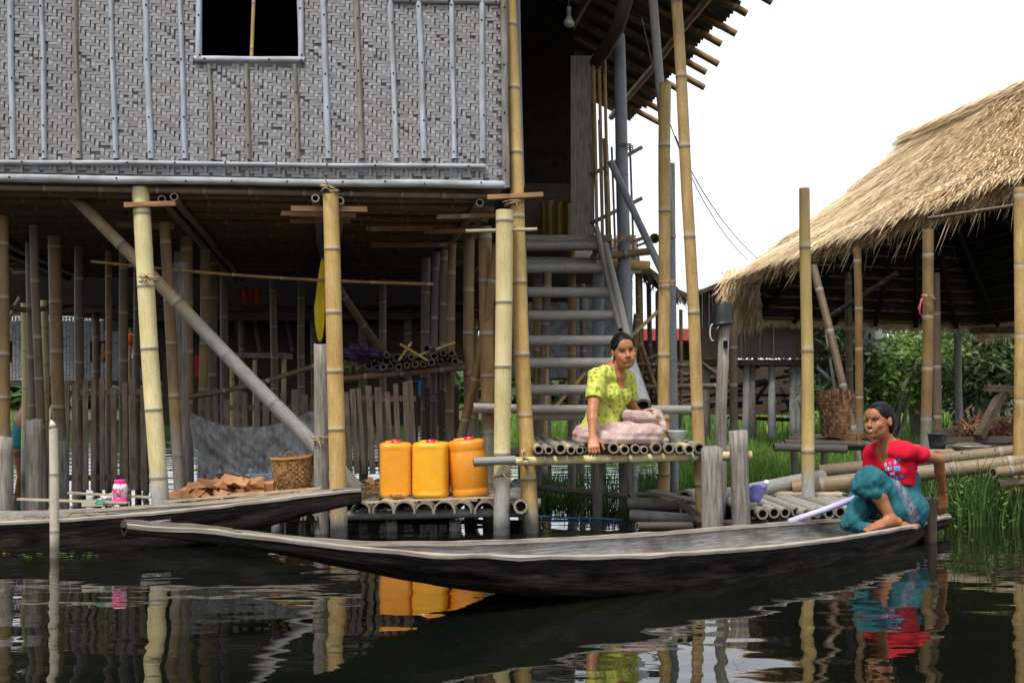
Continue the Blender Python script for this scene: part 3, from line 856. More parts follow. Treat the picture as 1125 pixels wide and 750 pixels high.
culm('bamboo_pole', (22, 326, 12.6), (0, 368, 12.6), 2.2, m='greyb', label='short grey slanting pole at the far left under the floor', cat='pole')
# far weave wall behind the stairs
bh = empty('stilt_house', W(620, 15.5, 0), 'pale patterned woven house wall glimpsed between the stair treads', 'house')
mb = MB(); Yb = 15.5
def fb(a, b, z): return Vector((a, Yb + b, z))
weave_panel(mb, fb, P(560, 0, Yb).x, P(694, 0, Yb).x, P(0, 415, Yb).z, P(0, 296, Yb).z, .035, .035, [], .01, diamond=True)
mb.build('woven_wall', M['weave2'], bh)
mb = MB(); mb.box((P(627, 0, Yb).x, Yb + 1.2, P(0, 356, Yb).z), (R(134, Yb), 2.3, R(119, Yb))); mb.build('house_body', M['plank'], bh)
mb = MB(); mb.box((P(640, 0, Yb).x, Yb - .03, P(0, 335, Yb).z), (R(14, Yb), .02, R(26, Yb))); mb.build('window_shutter', plain('blue_grey_paint', (.3, .38, .42), .6), bh)
mb = MB(); mb.quad([P(548, 300, Yb - .6), P(705, 300, Yb - .6), P(700, 262, Yb + 1.5), P(548, 262, Yb + 1.5)]); mb.quad([P(548, 262, Yb + 1.5), P(700, 262, Yb + 1.5), P(700, 280, Yb + 4), P(548, 280, Yb + 4)]); mb.build('roof', M['brown'], bh)
for px in (575, 600, 630, 660, 688): mb = MB(); mb.tube([P(px, 415, Yb + .1), W(px, Yb + .1, -.3)], .07, 8); mb.build('stilt', M['post'], bh)

# red poster wall, blue board, umbrella, balloon, cloths
g_ = empty('red_signboard', P(446, 378, 16), 'faded red signboard with small white numerals behind the bamboo stack', 'signboard')
mb = MB(); mb.box(P(449, 379, 16), (R(24, 16), .03, R(46, 16))); mb.build('board', plain('faded_red_paint', (.42, .07, .05), .6), g_)
mb = MB(); mb.box(P(455, 379, 15.95), (R(4, 16), .03, R(46, 16))); mb.build('post', M['straw'], g_)
def text(name, s, loc, rot, size, m, parent=None, ex=.001, **tags):
    c = bpy.data.curves.new(name, 'FONT'); c.body = s; c.size = size; c.extrude = ex; c.align_x = 'CENTER'; c.align_y = 'CENTER'
    o = bpy.data.objects.new(name, c); col.objects.link(o); o.location = loc; o.rotation_euler = rot
    bpy.context.view_layer.update()
    me = bpy.data.meshes.new_from_object(o); bpy.data.objects.remove(o)
    me.transform(Matrix.LocRotScale(Vector(loc), Matrix.Rotation(0, 3, 'X').to_quaternion() @ __import__('mathutils').Euler(rot).to_quaternion(), None))
    me.materials.clear(); me.materials.append(m)
    o = bpy.data.objects.new(name, me); col.objects.link(o)
    if parent is not None: o.parent = parent; o.matrix_parent_inverse = Matrix.Translation(-parent.location)
    return tag(o, **tags)
M['white'] = plain('white_paint', (.75, .75, .74), .5, .4, .04)
text('numerals', '683', P(445, 368, 15.97), (math.radians(90), math.radians(-90), 0), .13, M['white'], g_)
mb = MB(); mb.box(P(433, 380, 16.4), (R(11, 16), .03, R(44, 16))); mb.build('green_sheet', plain('green_tarp', (.05, .22, .12), .6), label='narrow green sheet beside the red signboard', cat='tarpaulin')
mb = MB(); mb.box(P(461, 428, 13), (R(15, 13), .03, R(20, 13))); mb.build('noticeboard', plain('bright_blue_paint', (.02, .22, .62), .5, .4, .05), label='small bright blue panel behind the picket fence', cat='panel')
def ball(mb, c, r, k=10, sx=1, sy=1, sz=1, mi=0):
    rg = []
    for i in range(k + 1):
        t = math.pi * i / k
        rg.append([Vector(c) + Vector((math.cos(a) * math.sin(t) * r * sx, math.sin(a) * math.sin(t) * r * sy, -math.cos(t) * r * sz)) for a in [2 * math.pi * q / 14 for q in range(14)]])
    mb.loft(rg, [i / k for i in range(k + 1)], mi)
mb = MB(); ball(mb, P(144, 373, 13.4), R(5.5, 13.4), sz=1.25); mb.tube([P(144, 380, 13.4), P(144.5, 382, 13.4), P(145, 388, 13.4)], [.012, .004, .003], 6)
mb.build('balloon', plain('orange_rubber', (.8, .13, .02), .35, .5, .05), label='orange balloon hanging behind the left stilts', cat='balloon')
mb = MB(); ball(mb, P(156, 376, 13.6), R(2.8, 13.4), sz=1.2); mb.build('balloon', plain('green_rubber', (.08, .5, .2), .35, .5, .05), label='small green balloon beside the orange one', cat='balloon')
mb = MB(); mb.box(P(152, 392, 14.5), (R(8, 14), .1, R(26, 14)), jit=.03); mb.box(P(146, 388, 14.2), (R(6, 14), .1, R(10, 14)), jit=.03, mi=1)
mb.build('laundry', [plain('red_cloth', (.4, .05, .06), .9), M['white']], label='red and white laundry hanging behind the left stilts', cat='laundry')
mb = MB(); rg = []
for i in range(14):
    rg.append([P(262 + i * 2, 316 + 2 * math.sin(i), 13.6 + .05 * math.sin(i * 1.7)), P(264 + i * 1.8, 331 + 3 * math.sin(i * .8), 13.6)])
mb.loft(rg, range(14), closed=False); mb.build('orange_cloth', plain('orange_cloth', (.4, .09, .02), .9), label='orange cloth slung over a beam under the floor', cat='cloth')
mb = MB(); mb.box(P(217, 402, 14.5), (R(5, 14), .05, R(24, 14))); mb.build('red_cloth', plain('scarlet_cloth', (.55, .02, .02), .8), label='scarlet cloth strip between the brown posts', cat='cloth')
um = empty('folded_umbrella', P(354, 330, 8.6), 'folded yellow umbrella hanging with its handle down beside the golden stilt', 'umbrella')
mb = MB(); rg = []; vv = []
for t, r, dx in ((0, 1.0, 4), (.05, 2.5, 4), (.2, 3.6, 2), (.4, 5.2, 0), (.6, 6.4, -2), (.8, 5.6, -1.5), (.93, 3.6, -1), (1, 1.6, -1)):
    c = P(352 + dx * .6, 284 + 92 * t, 8.6)
    rg.append([c + Vector((math.cos(a), math.sin(a) * .8, 0)) * R(r * .78, 8.6) * (1 + .28 * math.cos(a * 6 + t * 2)) for a in [2 * math.pi * i / 30 for i in range(30)]]); vv.append(t)
mb.loft(rg, vv, cap0=True, cap1=True); mb.build('canopy', plain('yellow_umbrella_cloth', (.62, .42, .01), .7, .3, .15, 20), um)
mb = MB(); mb.tube([P(351.5, 374, 8.6), P(351, 392, 8.6), P(350.5, 398, 8.6)], [.008, .012, .014], 8); mb.build('handle', M['black'], um)

# ------------------------------------------------------------------ picket fences under the house
def fence(label, x0, x1, n_, Y, ytop, ybot, rails, lean=0.0, m='picket'):
    f = empty('picket_fence', W((x0 + x1) / 2, Y, 0), label, 'fence')
    for i in range(n_):
        px = x0 + (x1 - x0) * (i + random.uniform(-.18, .18)) / (n_ - 1)
        mb = MB(); wd = R(random.uniform(4.8, 7), Y)
        yt = ytop + random.uniform(-7, 7)
        mb.beam(P(px + lean, ybot, Y), P(px + random.uniform(-1.5, 1.5), yt, Y + random.uniform(0, .03)), wd, .016, up=(0, 1, 0), jit=.004)
        mb.build('picket', M[m], f)
    for ry in rails:
        mb = MB(); mb.beam(P(x0 - 5, ry, Y + .04), P(x1 + 5, ry + random.uniform(-3, 3), Y + .04), .03, .045); mb.build('rail', M['picket'], f)
fence('dark picket fence standing in the water behind the pink jar', 61, 158, 10, 9.4, 419, 538, (432, 525))
fence('grey picket fence behind the grey net', 226, 345, 12, 9.6, 433, 520, (448, 512))
fence('grey leaning picket fence behind the yellow jerrycans', 378, 452, 9, 9.0, 424, 520, (437, 508), lean=5)
fence('short picket fence under the shelf of stacked bamboo', 456, 500, 4, 9.8, 425, 500, (436,), m='brown')

# ------------------------------------------------------------------ shelf with stacked bamboo, purple cloth
sh = empty('bamboo_shelf', P(440, 408, 9.2), 'dark bamboo shelf carrying the stacked poles under the floor', 'shelf')
mb = MB(); mb.bamboo(P(368, 416, 9.0), P(512, 403, 9.0), .028, seg=10); mb.build('shelf_beam', [M['darkb'], M['bend'], M['bore']], sh)
mb = MB(); mb.bamboo(P(368, 408, 10.2), P(512, 400, 10.2), .028, seg=10); mb.build('shelf_beam', [M['darkb'], M['bend'], M['bore']], sh)
M['bendb'] = wood_mat('dark_cut_end', (.06, .045, .03), (.14, .11, .075), (.24, .19, .13), .85)  # darker brown cut ends for the stacked poles
ends = [(405, 402, 4), (414, 404, 3.4), (421, 403, 4), (429, 402, 3.6), (438, 403, 4), (447, 401, 3.4), (456, 400, 3.8), (465, 400, 3.6), (474, 398, 4), (484, 397, 3.8), (494, 396, 4), (500, 397, 4), (409, 394, 3.8), (418, 396, 3.8), (425, 390, 3.2), (436, 393, 5), (444, 392, 3), (452, 392, 3.6), (460, 393, 4.6), (469, 383, 4.6), (475, 385, 4), (487, 388, 4), (478, 391, 4.2), (496, 388, 3.6), (430, 395, 3)]
ORDW = ['first', 'second', 'third', 'fourth', 'fifth', 'sixth', 'seventh', 'eighth', 'ninth', 'tenth', 'eleventh', 'twelfth', 'thirteenth']
for i, (x, y, r) in enumerate(ends):
    mb = MB(); Y0 = 8.9 + random.uniform(-.1, .1)
    a = P(x, y, Y0); mb.bamboo(a, a + Vector((random.uniform(-.1, .1), 1.5, .02)), R(r, Y0), seg=10, sp=.4)
    mb.build('bamboo_pole', [M['darkb'] if i % 3 else M['brownb'], M['bendb'], M['bore']], label='cut bamboo pole end, %s from the left in the %s row on the dark shelf' % (ORDW[sorted(range(12), key=lambda q_: ends[q_][0]).index(i) if i < 12 else sorted(range(12, 25), key=lambda q_: ends[q_][0]).index(i)], 'bottom' if i < 12 else 'upper'), cat='pole', group='bamboo poles stacked on the shelf')
def drape(name, pts, mat, nx=22, ny=8, amp=.02, thick=.006, seed=0, fr=8, **tags):
    """pts: four corner Vectors (tl, tr, br, bl); wrinkled sheet"""
    mb = MB(); tl, tr_, br, bl = [Vector(p) for p in pts]
    nrm = (tr_ - tl).cross(bl - tl).normalized()
    for j in range(ny + 1):
        for i in range(nx + 1):
            u, v = i / nx, j / ny
            p = tl.lerp(tr_, u).lerp(bl.lerp(br, u), v)
            sag = -.3 * 0
            p += nrm * (amp * (mnoise.noise((u * fr + seed, v * 3, seed)) + .5 * mnoise.noise((u * fr * 2.2, v * 7 + seed, 4))))
            mb.v.append(tuple(p))
    for j in range(ny):
        for i in range(nx):
            a = j * (nx + 1) + i
            mb.f.append((a, a + 1, a + nx + 2, a + nx + 1)); mb.uv += [(i / nx, j / ny), ((i + 1) / nx, j / ny), ((i + 1) / nx, (j + 1) / ny), (i / nx, (j + 1) / ny)]; mb.mi.append(0); mb.sm.append(True)
    o = mb.build(name, mat, **tags)
    if thick:
        md = o.modifiers.new('thick', 'SOLIDIFY'); md.thickness = thick
    return o
def lumpy(name, c, size, mat, amp=.25, fr=3, seed=0, res=24, parent=None, **tags):
    mb = MB(); rg = []
    for i in range(res + 1):
        t = math.pi * i / res; row = []
        for q in range(res * 2):
            a = math.pi * q / res
            d = Vector((math.cos(a) * math.sin(t), math.sin(a) * math.sin(t), math.cos(t)))
            k = 1 + amp * mnoise.noise(d * fr + Vector((seed, 0, 0))) + amp * .5 * mnoise.noise(d * fr * 2.7 + Vector((seed, 5, 0)))
            row.append(Vector(c) + Vector((d.x * size[0], d.y * size[1], d.z * size[2])) * k)
        rg.append(row[::-1])
    mb.loft(rg, [i / res for i in range(res + 1)])
    return mb.build(name, mat, parent, **tags)
M['purple'] = plain('dark_purple_cloth', (.055, .035, .085), .7, .3, .3, 14)
lumpy('purple_cloth', P(398, 390, 9.05), (R(19, 9), .25, R(9, 9)), M['purple'], .7, 2.6, 3, label='crumpled dark purple cloth lying on the stacked bamboo', cat='cloth')
lumpy('green_cloth', P(388, 402, 9.0), (R(9, 9), .12, R(9, 9)), plain('dull_green_cloth', (.10, .13, .06), .8), .6, 2.4, 8, label='dull green cloth at the left end of the shelf', cat='cloth')
for i, (a, b) in enumerate((((438, 396, 8.9), (452, 376, 8.95)), ((455, 392, 8.9), (500, 376, 9.0)), ((440, 378, 8.95), (470, 396, 8.85)))):
    culm('bamboo_strip', a, b, 1.5, m='straw' if 0 else 'gold2', seg=6, label=['split cane sticking up from the middle of the stack', 'long cane leaning right on top of the stack', 'cane crossing the stack downwards to the right'][i], cat='cane', group='loose canes on the stack')

# ------------------------------------------------------------------ grey net, basket, tray and firewood
n = NT('grey_net', .8, .1)
g = n.noise(n.mapv(n.pos(), (2.2, 1, 1.2)), 9, 6, .7)
c = n.mix(n.ramp(g, (.35, 0.0), (.65, 1.0)), (.16, .165, .175), (.38, .385, .395))
n.out(c)
tr_ = n.n("BsdfTransparent"); ms = n.n("MixShader")
n.l(n.ramp(g, (.35, .42), (.65, .10)), ms.inputs[0]); n.l(n.b.outputs[0], ms.inputs[1]); n.l(tr_.outputs[0], ms.inputs[2]); n.l(ms.outputs[0], n.t.nodes["Material Output"].inputs[0])
M['net'] = n.m
mb = MB(); nx, ny = 60, 24
for j in range(ny + 1):
    for i in range(nx + 1):
        u, v = i / nx, j / ny
        top = 450 + 20 * math.sin(math.pi * min(1, u * 1.05)) ** .8 * (1 - .15 * u) + 2 * u
        bot = 531 - 3 * math.sin(u * 5)
        px = 207 + 10 * v * (1 - u) + 138 * u
        Y = 8.75 + .05 * mnoise.noise((u * 4 + v * 2, v * 2.5, 1)) + .035 * mnoise.noise((u * 11 - v * 6, v * 3, 7)) + .05 * math.sin((u + v * .4) * 16) * .4 * (1 - u)
        mb.v.append(tuple(P(px, top + (bot - top) * v, Y)))
for j in range(ny):
    for i in range(nx):
        a = j * (nx + 1) + i
        mb.f.append((a, a + 1, a + nx + 2, a + nx + 1)); mb.uv += [(0, 0)] * 4; mb.mi.append(0); mb.sm.append(True)
mb.build('fishing_net', M['net'], label='fine grey net hung between the stilts behind the basket', cat='net')

def wicker_mat(name, a, b, c3):
    n = NT(name, .7, .3); c = n.ramp(n.isl(), (0, a), (.5, b), (1, c3)); return n.out(c)
M['wick'] = wicker_mat('brown_wicker', (.14, .065, .02), (.32, .17, .06), (.48, .29, .11))
M['wick2'] = wicker_mat('red_brown_wicker', (.11, .05, .025), (.26, .13, .06), (.40, .24, .12))
def wicker(mb, c, r0, r1, h, cols, rowsn, bulge=.08, tilt=None, rf=None):
    T = tilt or Matrix.Identity(3)
    def pt(a, t, o):
        r = r0 + (r1 - r0) * t + bulge * r1 * math.sin(math.pi * t) * .5 + o
        return Vector(c) + T @ Vector((math.cos(a) * r, math.sin(a) * r, h * t))
    for j in range(rowsn):
        for i in range(cols):
            a0, a1 = 2 * math.pi * i / cols, 2 * math.pi * (i + 1.02) / cols
            t0, t1 = (j + .06) / rowsn, (j + .94) / rowsn
            o = .006 if (i + j) % 2 else -.001
            am = (a0 + a1) / 2
            n = len(mb.v)
            mb.v += [tuple(pt(a0, t0, 0)), tuple(pt(am, t0, o)), tuple(pt(am, t1, o)), tuple(pt(a0, t1, 0)), tuple(pt(a1, t0, 0)), tuple(pt(a1, t1, 0))]
            for f_ in ((0, 1, 2, 3), (1, 4, 5, 2)): mb.f.append(tuple(n + k for k in f_)); mb.uv += [(0, 0)] * 4; mb.mi.append(0); mb.sm.append(False)
    rg = [[pt(2 * math.pi * i / 40, t, -.006) for i in range(40)] for t in (0, .33, .66, 1)]
    mb.loft(rg, [0, 1, 2, 3], cap0=True)
bk = empty('wicker_basket', P(322, 536, 8.3), 'round brown wicker basket tipped slightly beside the firewood', 'basket')
mb = MB(); cb = P(323, 537, 8.35); Tb = Matrix.Rotation(math.radians(-3), 3, 'Y')
wicker(mb, cb, R(17, 8.35), R(22.5, 8.35), R(34, 8.35), 40, 13, tilt=Tb); mb.build('body', M['wick'], bk)
mb = MB()
for q in range(3):
    rr = R(23.5, 8.35); mb.tube([cb + Tb @ Vector((math.cos(t) * rr, math.sin(t) * rr, R(34, 8.35) + .006 * math.sin(t * 9 + q * 2) + .004)) for t in [2 * math.pi * i / 48 for i in range(49)]], .006, 6)
mb.tube([cb + Tb @ Vector((-.05 + .1 * t, -.1, R(34, 8.35) + .05 * math.sin(math.pi * t))) for t in [i / 10 for i in range(11)]], .004, 5)
mb.build('rim', M['wick'], bk)
mb = MB(); ct = P(275, 531, 8.5); rg = []
for r, dz in ((0, -.02), (.19, -.015), (.235, .02), (.25, .022), (.25, .005), (.18, -.05), (0, -.055)):
    rg.append([ct + Matrix.Rotation(math.radians(12), 3, 'Y') @ Vector((math.cos(a) * max(r, .001), math.sin(a) * max(r, .001) * .8, dz + .004 * math.sin(a * 30))) for a in [2 * math.pi * i / 60 for i in range(60)]])
mb.loft(rg, range(7)); mb.build('winnowing_tray', M['brown'], label='dark woven winnowing tray behind the firewood', cat='tray')

# ------------------------------------------------------------------ landing under the house with the firewood
ld = empty('bamboo_landing', W(300, 8.6, 0), 'low bamboo landing under the house holding firewood and jerrycans', 'landing')
zt = P(0, 547, 8.0).z
mb = MB(); mb.bamboo(P(296, 569, 7.98), P(578, 562, 7.98), R(5.2, 8), sp=.42, seg=12); mb.build('front_beam', [M['greyb'], M['bend'], M['bore']], ld)
mb = MB(); mb.bamboo(P(150, 560, 9.4) , P(578, 548, 9.4), R(5, 9), sp=.42, seg=12); mb.build('rear_beam', [M['greyb'], M['bend'], M['bore']], ld)
def halfpipe(a, b, r, th=.012):
    mb = MB(); a, b = Vector(a), Vector(b); d = (b - a).normalized(); k = 12
    def arc(c, rr): return [c + Vector((math.cos(t) * rr, 0, math.sin(t) * rr)) for t in [math.pi * (-.06 + 1.12 * i / k) for i in range(k + 1)]]
    n_ = 8
    L_ = (b - a).length
    vs_ = [L_ * i / n_ / .4 for i in range(n_ + 1)]
    mb.loft([arc(a.lerp(b, i / n_), r) for i in range(n_ + 1)], vs_, 0, closed=False)
    mb.loft([arc(a.lerp(b, i / n_), r - th)[::-1] for i in range(n_ + 1)], vs_, 1, closed=False)
    o, i_ = arc(a, r), arc(a, r - th)
    mb.loft([i_, o], [0, .01], 1, closed=False, smooth=False)
    return mb
for i, px in enumerate((311, 325, 341, 396, 421, 444, 466, 488, 507, 533, 556)):
    r = R(random.uniform(10.5, 12.5) if px > 380 else 7, 7.9)
    y = 558 if px > 380 else 566
    a = P(px, y + 4, 7.86 + random.uniform(-.05, .05)) ; b_ = a + Vector((.12, 1.6, .03))
    halfpipe(a, b_, r).build('deck_half_pole', [M['greyb'] if i % 4 else M['pale'], M['bend']], ld)
mb = MB(); mb.bamboo(P(572, 556, 7.75), P(566, 552, 9.2), R(8, 7.8), seg=14); mb.build('deck_pole', [M['greyb'], M['bend'], M['bore']], ld)
mb = MB()
for i in range(22):
    px = 175 + i * 18
    z0 = P(0, 549, 8.0).z
    mb.beam(W(px, 8.0, z0) + Vector((0, 0, 0)), W(px + 3, 8.0, z0) + Vector((.1, 1.55, .02)), .085, .018, jit=.004)
mb.build('deck_slats', M['plank'], ld)
mb = MB()
for k, (y, Yq) in enumerate(((546, 7.92), (543.5, 8.15), (541, 8.5), (540, 8.8))):
    mb.beam(P(392, y + 6, Yq), P(556, y - 1, Yq), .03, .010, jit=.003)
mb.build('deck_strip', M['straw'], ld)
culm('front_beam', (520, 507, 7.75), (824, 500, 7.8), 4.8, m='pale', parent=ld) if 0 else None
for px in (305, 430, 500): 
    o = stub(px, 572, px, 8.1, 7, 'post'); o.name = 'leg'; o.parent = ld; o.matrix_parent_inverse = Matrix.Translation(-ld.location)
# straw litter round the jerrycans
mb = MB()
for i in range(420):
    c = P(random.gauss(432, 24), 546, random.uniform(7.95, 8.7)); c.z = P(0, 546, 8.0).z + random.uniform(0, .03)
    if random.random() < .25: c = P(random.gauss(402, 8), 546, random.uniform(8.0, 8.4)); c.z = P(0, 546, 8.0).z + random.uniform(0, .07)
    a = random.uniform(0, 3.14); l_ = random.uniform(.03, .09); d = Vector((math.cos(a), math.sin(a) * .6, random.uniform(-.15, .3))) * l_
    mb.beam(c - d / 2, c + d / 2, .006, .003)
n = NT('dry_litter', .85, .2); M['litter'] = n.out(n.ramp(n.isl(), (0, (.10, .055, .02)), (.6, (.26, .16, .07)), (1, (.45, .33, .18))))
mb.build('straw_litter', M['litter'], label='dry straw litter strewn round the jerrycans', cat='straw', kind='stuff')

# yellow jerrycans
def plastic(name, c):
    n = NT(name, .38, .45); g = n.noise(n.pos(), 9, 5, .65); d = n.noise(n.pos(), 34, 4, .7)
    cc = n.mix(n.ramp(g, (.4, 0.0), (.75, .4)), c, (.62, .22, .02))
    cc = n.mix(n.ramp(d, (.54, 0.0), (.72, .5)), cc, (.6, .42, .2))
    z = n.sep(n.obj())[2]
    cc = n.mix(n.math('MULTIPLY', n.ramp(z, (.02, 1.0), (.10, 0.0)), n.math('MULTIPLY', g, .9)), cc, (.38, .17, .05))
    n.b.inputs["Subsurface Weight"].default_value = .08; n.b.inputs["Subsurface Radius"].default_value = (.02, .01, .003)
    return n.out(cc, n.math('ADD', .3, n.math('MULTIPLY', d, .25)))
def jerry(px, pyb, Y, wpx, hpx, rot, tilt, c, label, round_=False):
    base = P(px, pyb, Y)
    j = empty('jerrycan', base, label, 'jerrycan', 'yellow jerrycans on the landing')
    wd, h = R(wpx, Y), R(hpx, Y); dp = wd * (1.0 if round_ else 1.15)
    RM = Matrix.Rotation(math.radians(tilt), 3, 'Y') @ Matrix.Rotation(math.radians(rot), 3, 'Z')
    e = 2.2 if round_ else 4.2
    def sec(t, s, k=48):
        out = []
        for i in range(k):
            a = 2 * math.pi * i / k; cx, cy = math.cos(a), math.sin(a)
            q = (abs(cx) ** e + abs(cy) ** e) ** (-1 / e)
            x, y = cx * q * wd / 2 * s, cy * q * dp / 2 * s
            if not round_ and .1 < t < .9:      # recessed face panels between rounded ribs
                if abs(x) < wd * .33 and abs(y) > dp * .3: y *= .965
                if abs(y) < dp * .33 and abs(x) > wd * .3: x *= .965
            out.append(RM @ Vector((x, y, t * h)))
        return out
    prof = [(0, .80), (.006, .88), (.02, .94), (.05, .985), (.08, 1), (.105, 1), (.13, 1), (.4, 1.008), (.6, 1.005), (.86, 1), (.885, 1), (.93, .99), (.965, .955), (.985, .88), (.995, .75), (1, .0)]
    if round_: prof = [(0, .85), (.015, .95), (.05, .98), (.13, .985), (.15, .96), (.17, .985), (.5, 1), (.78, .985), (.8, .96), (.82, .98), (.93, .965), (.97, .92), (.99, .8), (1, 0)]
    mb = MB(); mb.loft([[base + q for q in sec(t, s)] for t, s in prof], [t for t, s in prof], cap0=True)
    # moulded seam bands
    m = plastic('yellow_plastic', c)
    mb.build('body', m, j)
    mb = MB(); hz = h * 1.0
    mb.tube([base + RM @ Vector((x, 0, hz + z)) for x, z in ((-wd * .34, -.020), (-wd * .28, -.002), (-wd * .15, .0), (0, .0), (wd * .12, -.002), (wd * .2, -.018))], .012, 10); mb.build('handle', m, j)
    mb = MB(); cp = base + RM @ Vector((wd * (.1 if round_ else .02), -dp * .22, hz)); ax = RM @ Vector((0, 0, 1))
    mb.loft([mb.ring(cp + ax * t, ax, r, 20) for t, r in ((-.02, .036), (.004, .036), (.006, .034), (.016, .033), (.018, .027))], [0, 1, 2, 3, 4], cap1=True); mb.build('cap', plain('red_plastic', (.6, .015, .03), .35, .5, .06), j)
    return j
jerry(434.5, 546.5, 8.12, 36, 61, 6, 0, (.85, .33, .010), 'smoother leftmost yellow jerrycan with a plain seam and red cap')
jerry(474, 546, 8.12, 40, 61, -4, 0, (.88, .41, .006), 'brightest yellow jerrycan, standing in the middle of three')
jerry(517, 545, 8.15, 42, 63, 0, -5, (.76, .28, .012), 'rounder scuffed orange jerrycan tilting beside the pale corner post', True)

def block(c, size, rot, m='raw'):
    mb = MB()
    # a split log: wedge cross-section with rough ends
    L_, w_, h_ = size
    sec = [(-w_ / 2, -h_ / 2), (w_ / 2, -h_ / 2 * random.uniform(.7, 1)), (w_ / 2 * random.uniform(.5, 1), h_ / 2 * random.uniform(.2, 1)), (-w_ / 2 * random.uniform(.2, .8), h_ / 2)]
    rg = []
    for t in (-.5, 0, .5):
        rg.append([Vector(c) + rot @ Vector((y + random.uniform(-.004, .004), t * L_ + random.uniform(-.006, .006), z)) for y, z in sec])
    mb.loft(rg, [0, L_ / 2, L_], cap0=1, cap1=1, smooth=False, ulen=.3)
    return mb
M['rawend'] = wood_mat('fresh_cut_end', (.38, .17, .075), (.5, .25, .12), (.6, .36, .2), .8, 1, .08)
ORD = ['first', 'second', 'third', 'fourth', 'fifth', 'sixth', 'seventh', 'eighth', 'ninth', 'tenth', 'eleventh', 'twelfth', 'thirteenth', 'fourteenth', 'fifteenth', 'sixteenth']
for i in range(38):
    if i < 12:
        px, py, Y = 194 + i * 13.0 + random.uniform(-2, 2), 542, 8.32
        lab = 'orange split log, %s from the left in the rear row of the firewood heap' % ORD[i]
    elif i < 26:
        px, py, Y = 192 + (i - 12) * 11.8 + random.uniform(-2, 2), 546, 8.05 + random.uniform(-.03, .03)
        lab = 'orange split log, %s from the left in the front row of the firewood heap' % ORD[i - 12]
    elif i < 34:
        px, py, Y = 222 + (i - 26) * 9.5, 535 - 6 * math.sin((i - 26) * .45), 8.2
        lab = 'orange split log, %s from the left on top of the firewood heap' % ORD[i - 26]
    else:
        px, py, Y = 396 + (i - 34) * 11, 535 - (i % 2) * 5, 8.8
        lab = 'orange split log, %s from the left behind the leftmost jerrycan' % ORD[i - 34]
    p = P(px, py, Y)
    rot = Matrix.Rotation(random.uniform(-.9, .9) + (0 if i % 3 else 1.3), 3, 'Z') @ Matrix.Rotation(random.uniform(-.3, .3), 3, 'X') @ Matrix.Rotation(random.uniform(0, 6.28), 3, 'Y')
    s_ = (random.uniform(.14, .24), random.uniform(.055, .09), random.uniform(.045, .075))
    block(p, s_, rot).build('firewood_log', [M['raw'], M['rawend']], label=lab, cat='firewood', group='split firewood on the landing' if i < 34 else 'firewood behind the jerrycans')

# ================================================================== the women's landing (right of the corner posts)
wl = empty('bamboo_jetty', W(690, 8.0, 0), 'bamboo pole jetty on which the woman in yellow-green sits', 'jetty')
ZJ = .575            # top of the poles
culm('front_beam', (521, 508, 7.86), (826, 500, 7.86), 5.0, m='pale', parent=wl, sp=.5)
culm('rear_beam', (560, 497, 9.3), (815, 494, 9.3), 5.0, m='greyb', parent=wl, sp=.5)
culm('handle_rail', (521, 507, 7.74), (602, 505, 7.74), 4.6, m='greyb', parent=wl) if 0 else None
mb = MB(); mb.bamboo(P(520, 507, 7.72), P(566, 505, 7.76), R(4.8, 7.7)); mb.build('beam_end', [M['greyb'], M['bend'], M['bore']], wl)
jends = [(592, 5), (603, 4.5), (616, 6), (627, 4.6), (637, 4.2), (674, 6.2), (686, 5.2), (697, 5.4), (708, 4.4), (721, 6.2), (735, 5.8), (746, 5.2), (757, 5.6), (768, 6.2)]
for i, (px, r) in enumerate(jends):
    mb = MB(); Y0 = 7.74 + random.uniform(-.05, .06); rr = R(r, Y0)
    c = W(px, Y0, 0); c.z = H - (502.5 - 430) * 7.86 / F + R(5, 7.8) + rr
    mb.bamboo(c, c + Vector((random.uniform(-.05, .05) - .06, 1.75, random.uniform(-.01, .015))), rr, seg=16, sp=.42)
    mb.build('deck_pole', [M['greyb'] if i % 3 else M['pale'], M['bend'], M['bore']], wl)
for px in (642, 650, 658, 666):
    mb = MB(); c = W(px, 7.9, 0); c.z = H - (502.5 - 430) * 7.86 / F + R(5, 7.8) + .02
    mb.bamboo(c, c + Vector((-.08, 1.6, 0)), .02, seg=10); mb.build('deck_pole', [M['greyb'], M['bend'], M['bore']], wl)
lash(P(577, 503, 7.9), R(9, 7.9), wl, 3, axis=(1, 0, .2)); lash(P(770, 501, 7.86), R(5.5, 7.8), wl, 3, axis=(1, 0, 0))
lash(P(552, 520, 7.84), R(9.5, 7.85), wl, 2)
for px, Y, r, m in ((658, 8.9, 5, 'post'), (692, 9.15, 8, 'post'), (600, 9.2, 4.5, 'brownb')): pass
stub(688, 500, 689, 9.2, 8.5, 'post', parent=wl, name='leg'); stub(657, 500, 656, 9.0, 5.5, 'post', parent=wl, name='leg')
culm('bamboo_pole', (520, 447, 8.2), (585, 449, 8.25), 4.6, m='greyb', label='short grey pole lashed across the pale corner post above the jetty', cat='pole')
bw = empty('bowl', P(743, 486, 8.1), 'small chipped grey bowl on the jetty beside the kneeling skirt', 'bowl')
mb = MB(); c = P(743, 488.5, 8.1); rg = []
for r, dz in ((0, 0), (.032, 0), (.034, .012), (.05, .03), (.066, .065), (.074, .088), (.078, .098), (.072, .098), (.06, .06), (.03, .03), (0, .025)):
    rg.append([c + Vector((math.cos(a) * max(r, .0005), math.sin(a) * max(r, .0005), dz)) for a in [2 * math.pi * i / 32 for i in range(32)]])
mb.loft(rg, range(11)); mb.build('bowl_body', plain('grey_enamel', (.34, .37, .36), .4, .5, .2, 30), bw)
bw['label'] = 'small grey enamel bowl at the right end of the jetty'

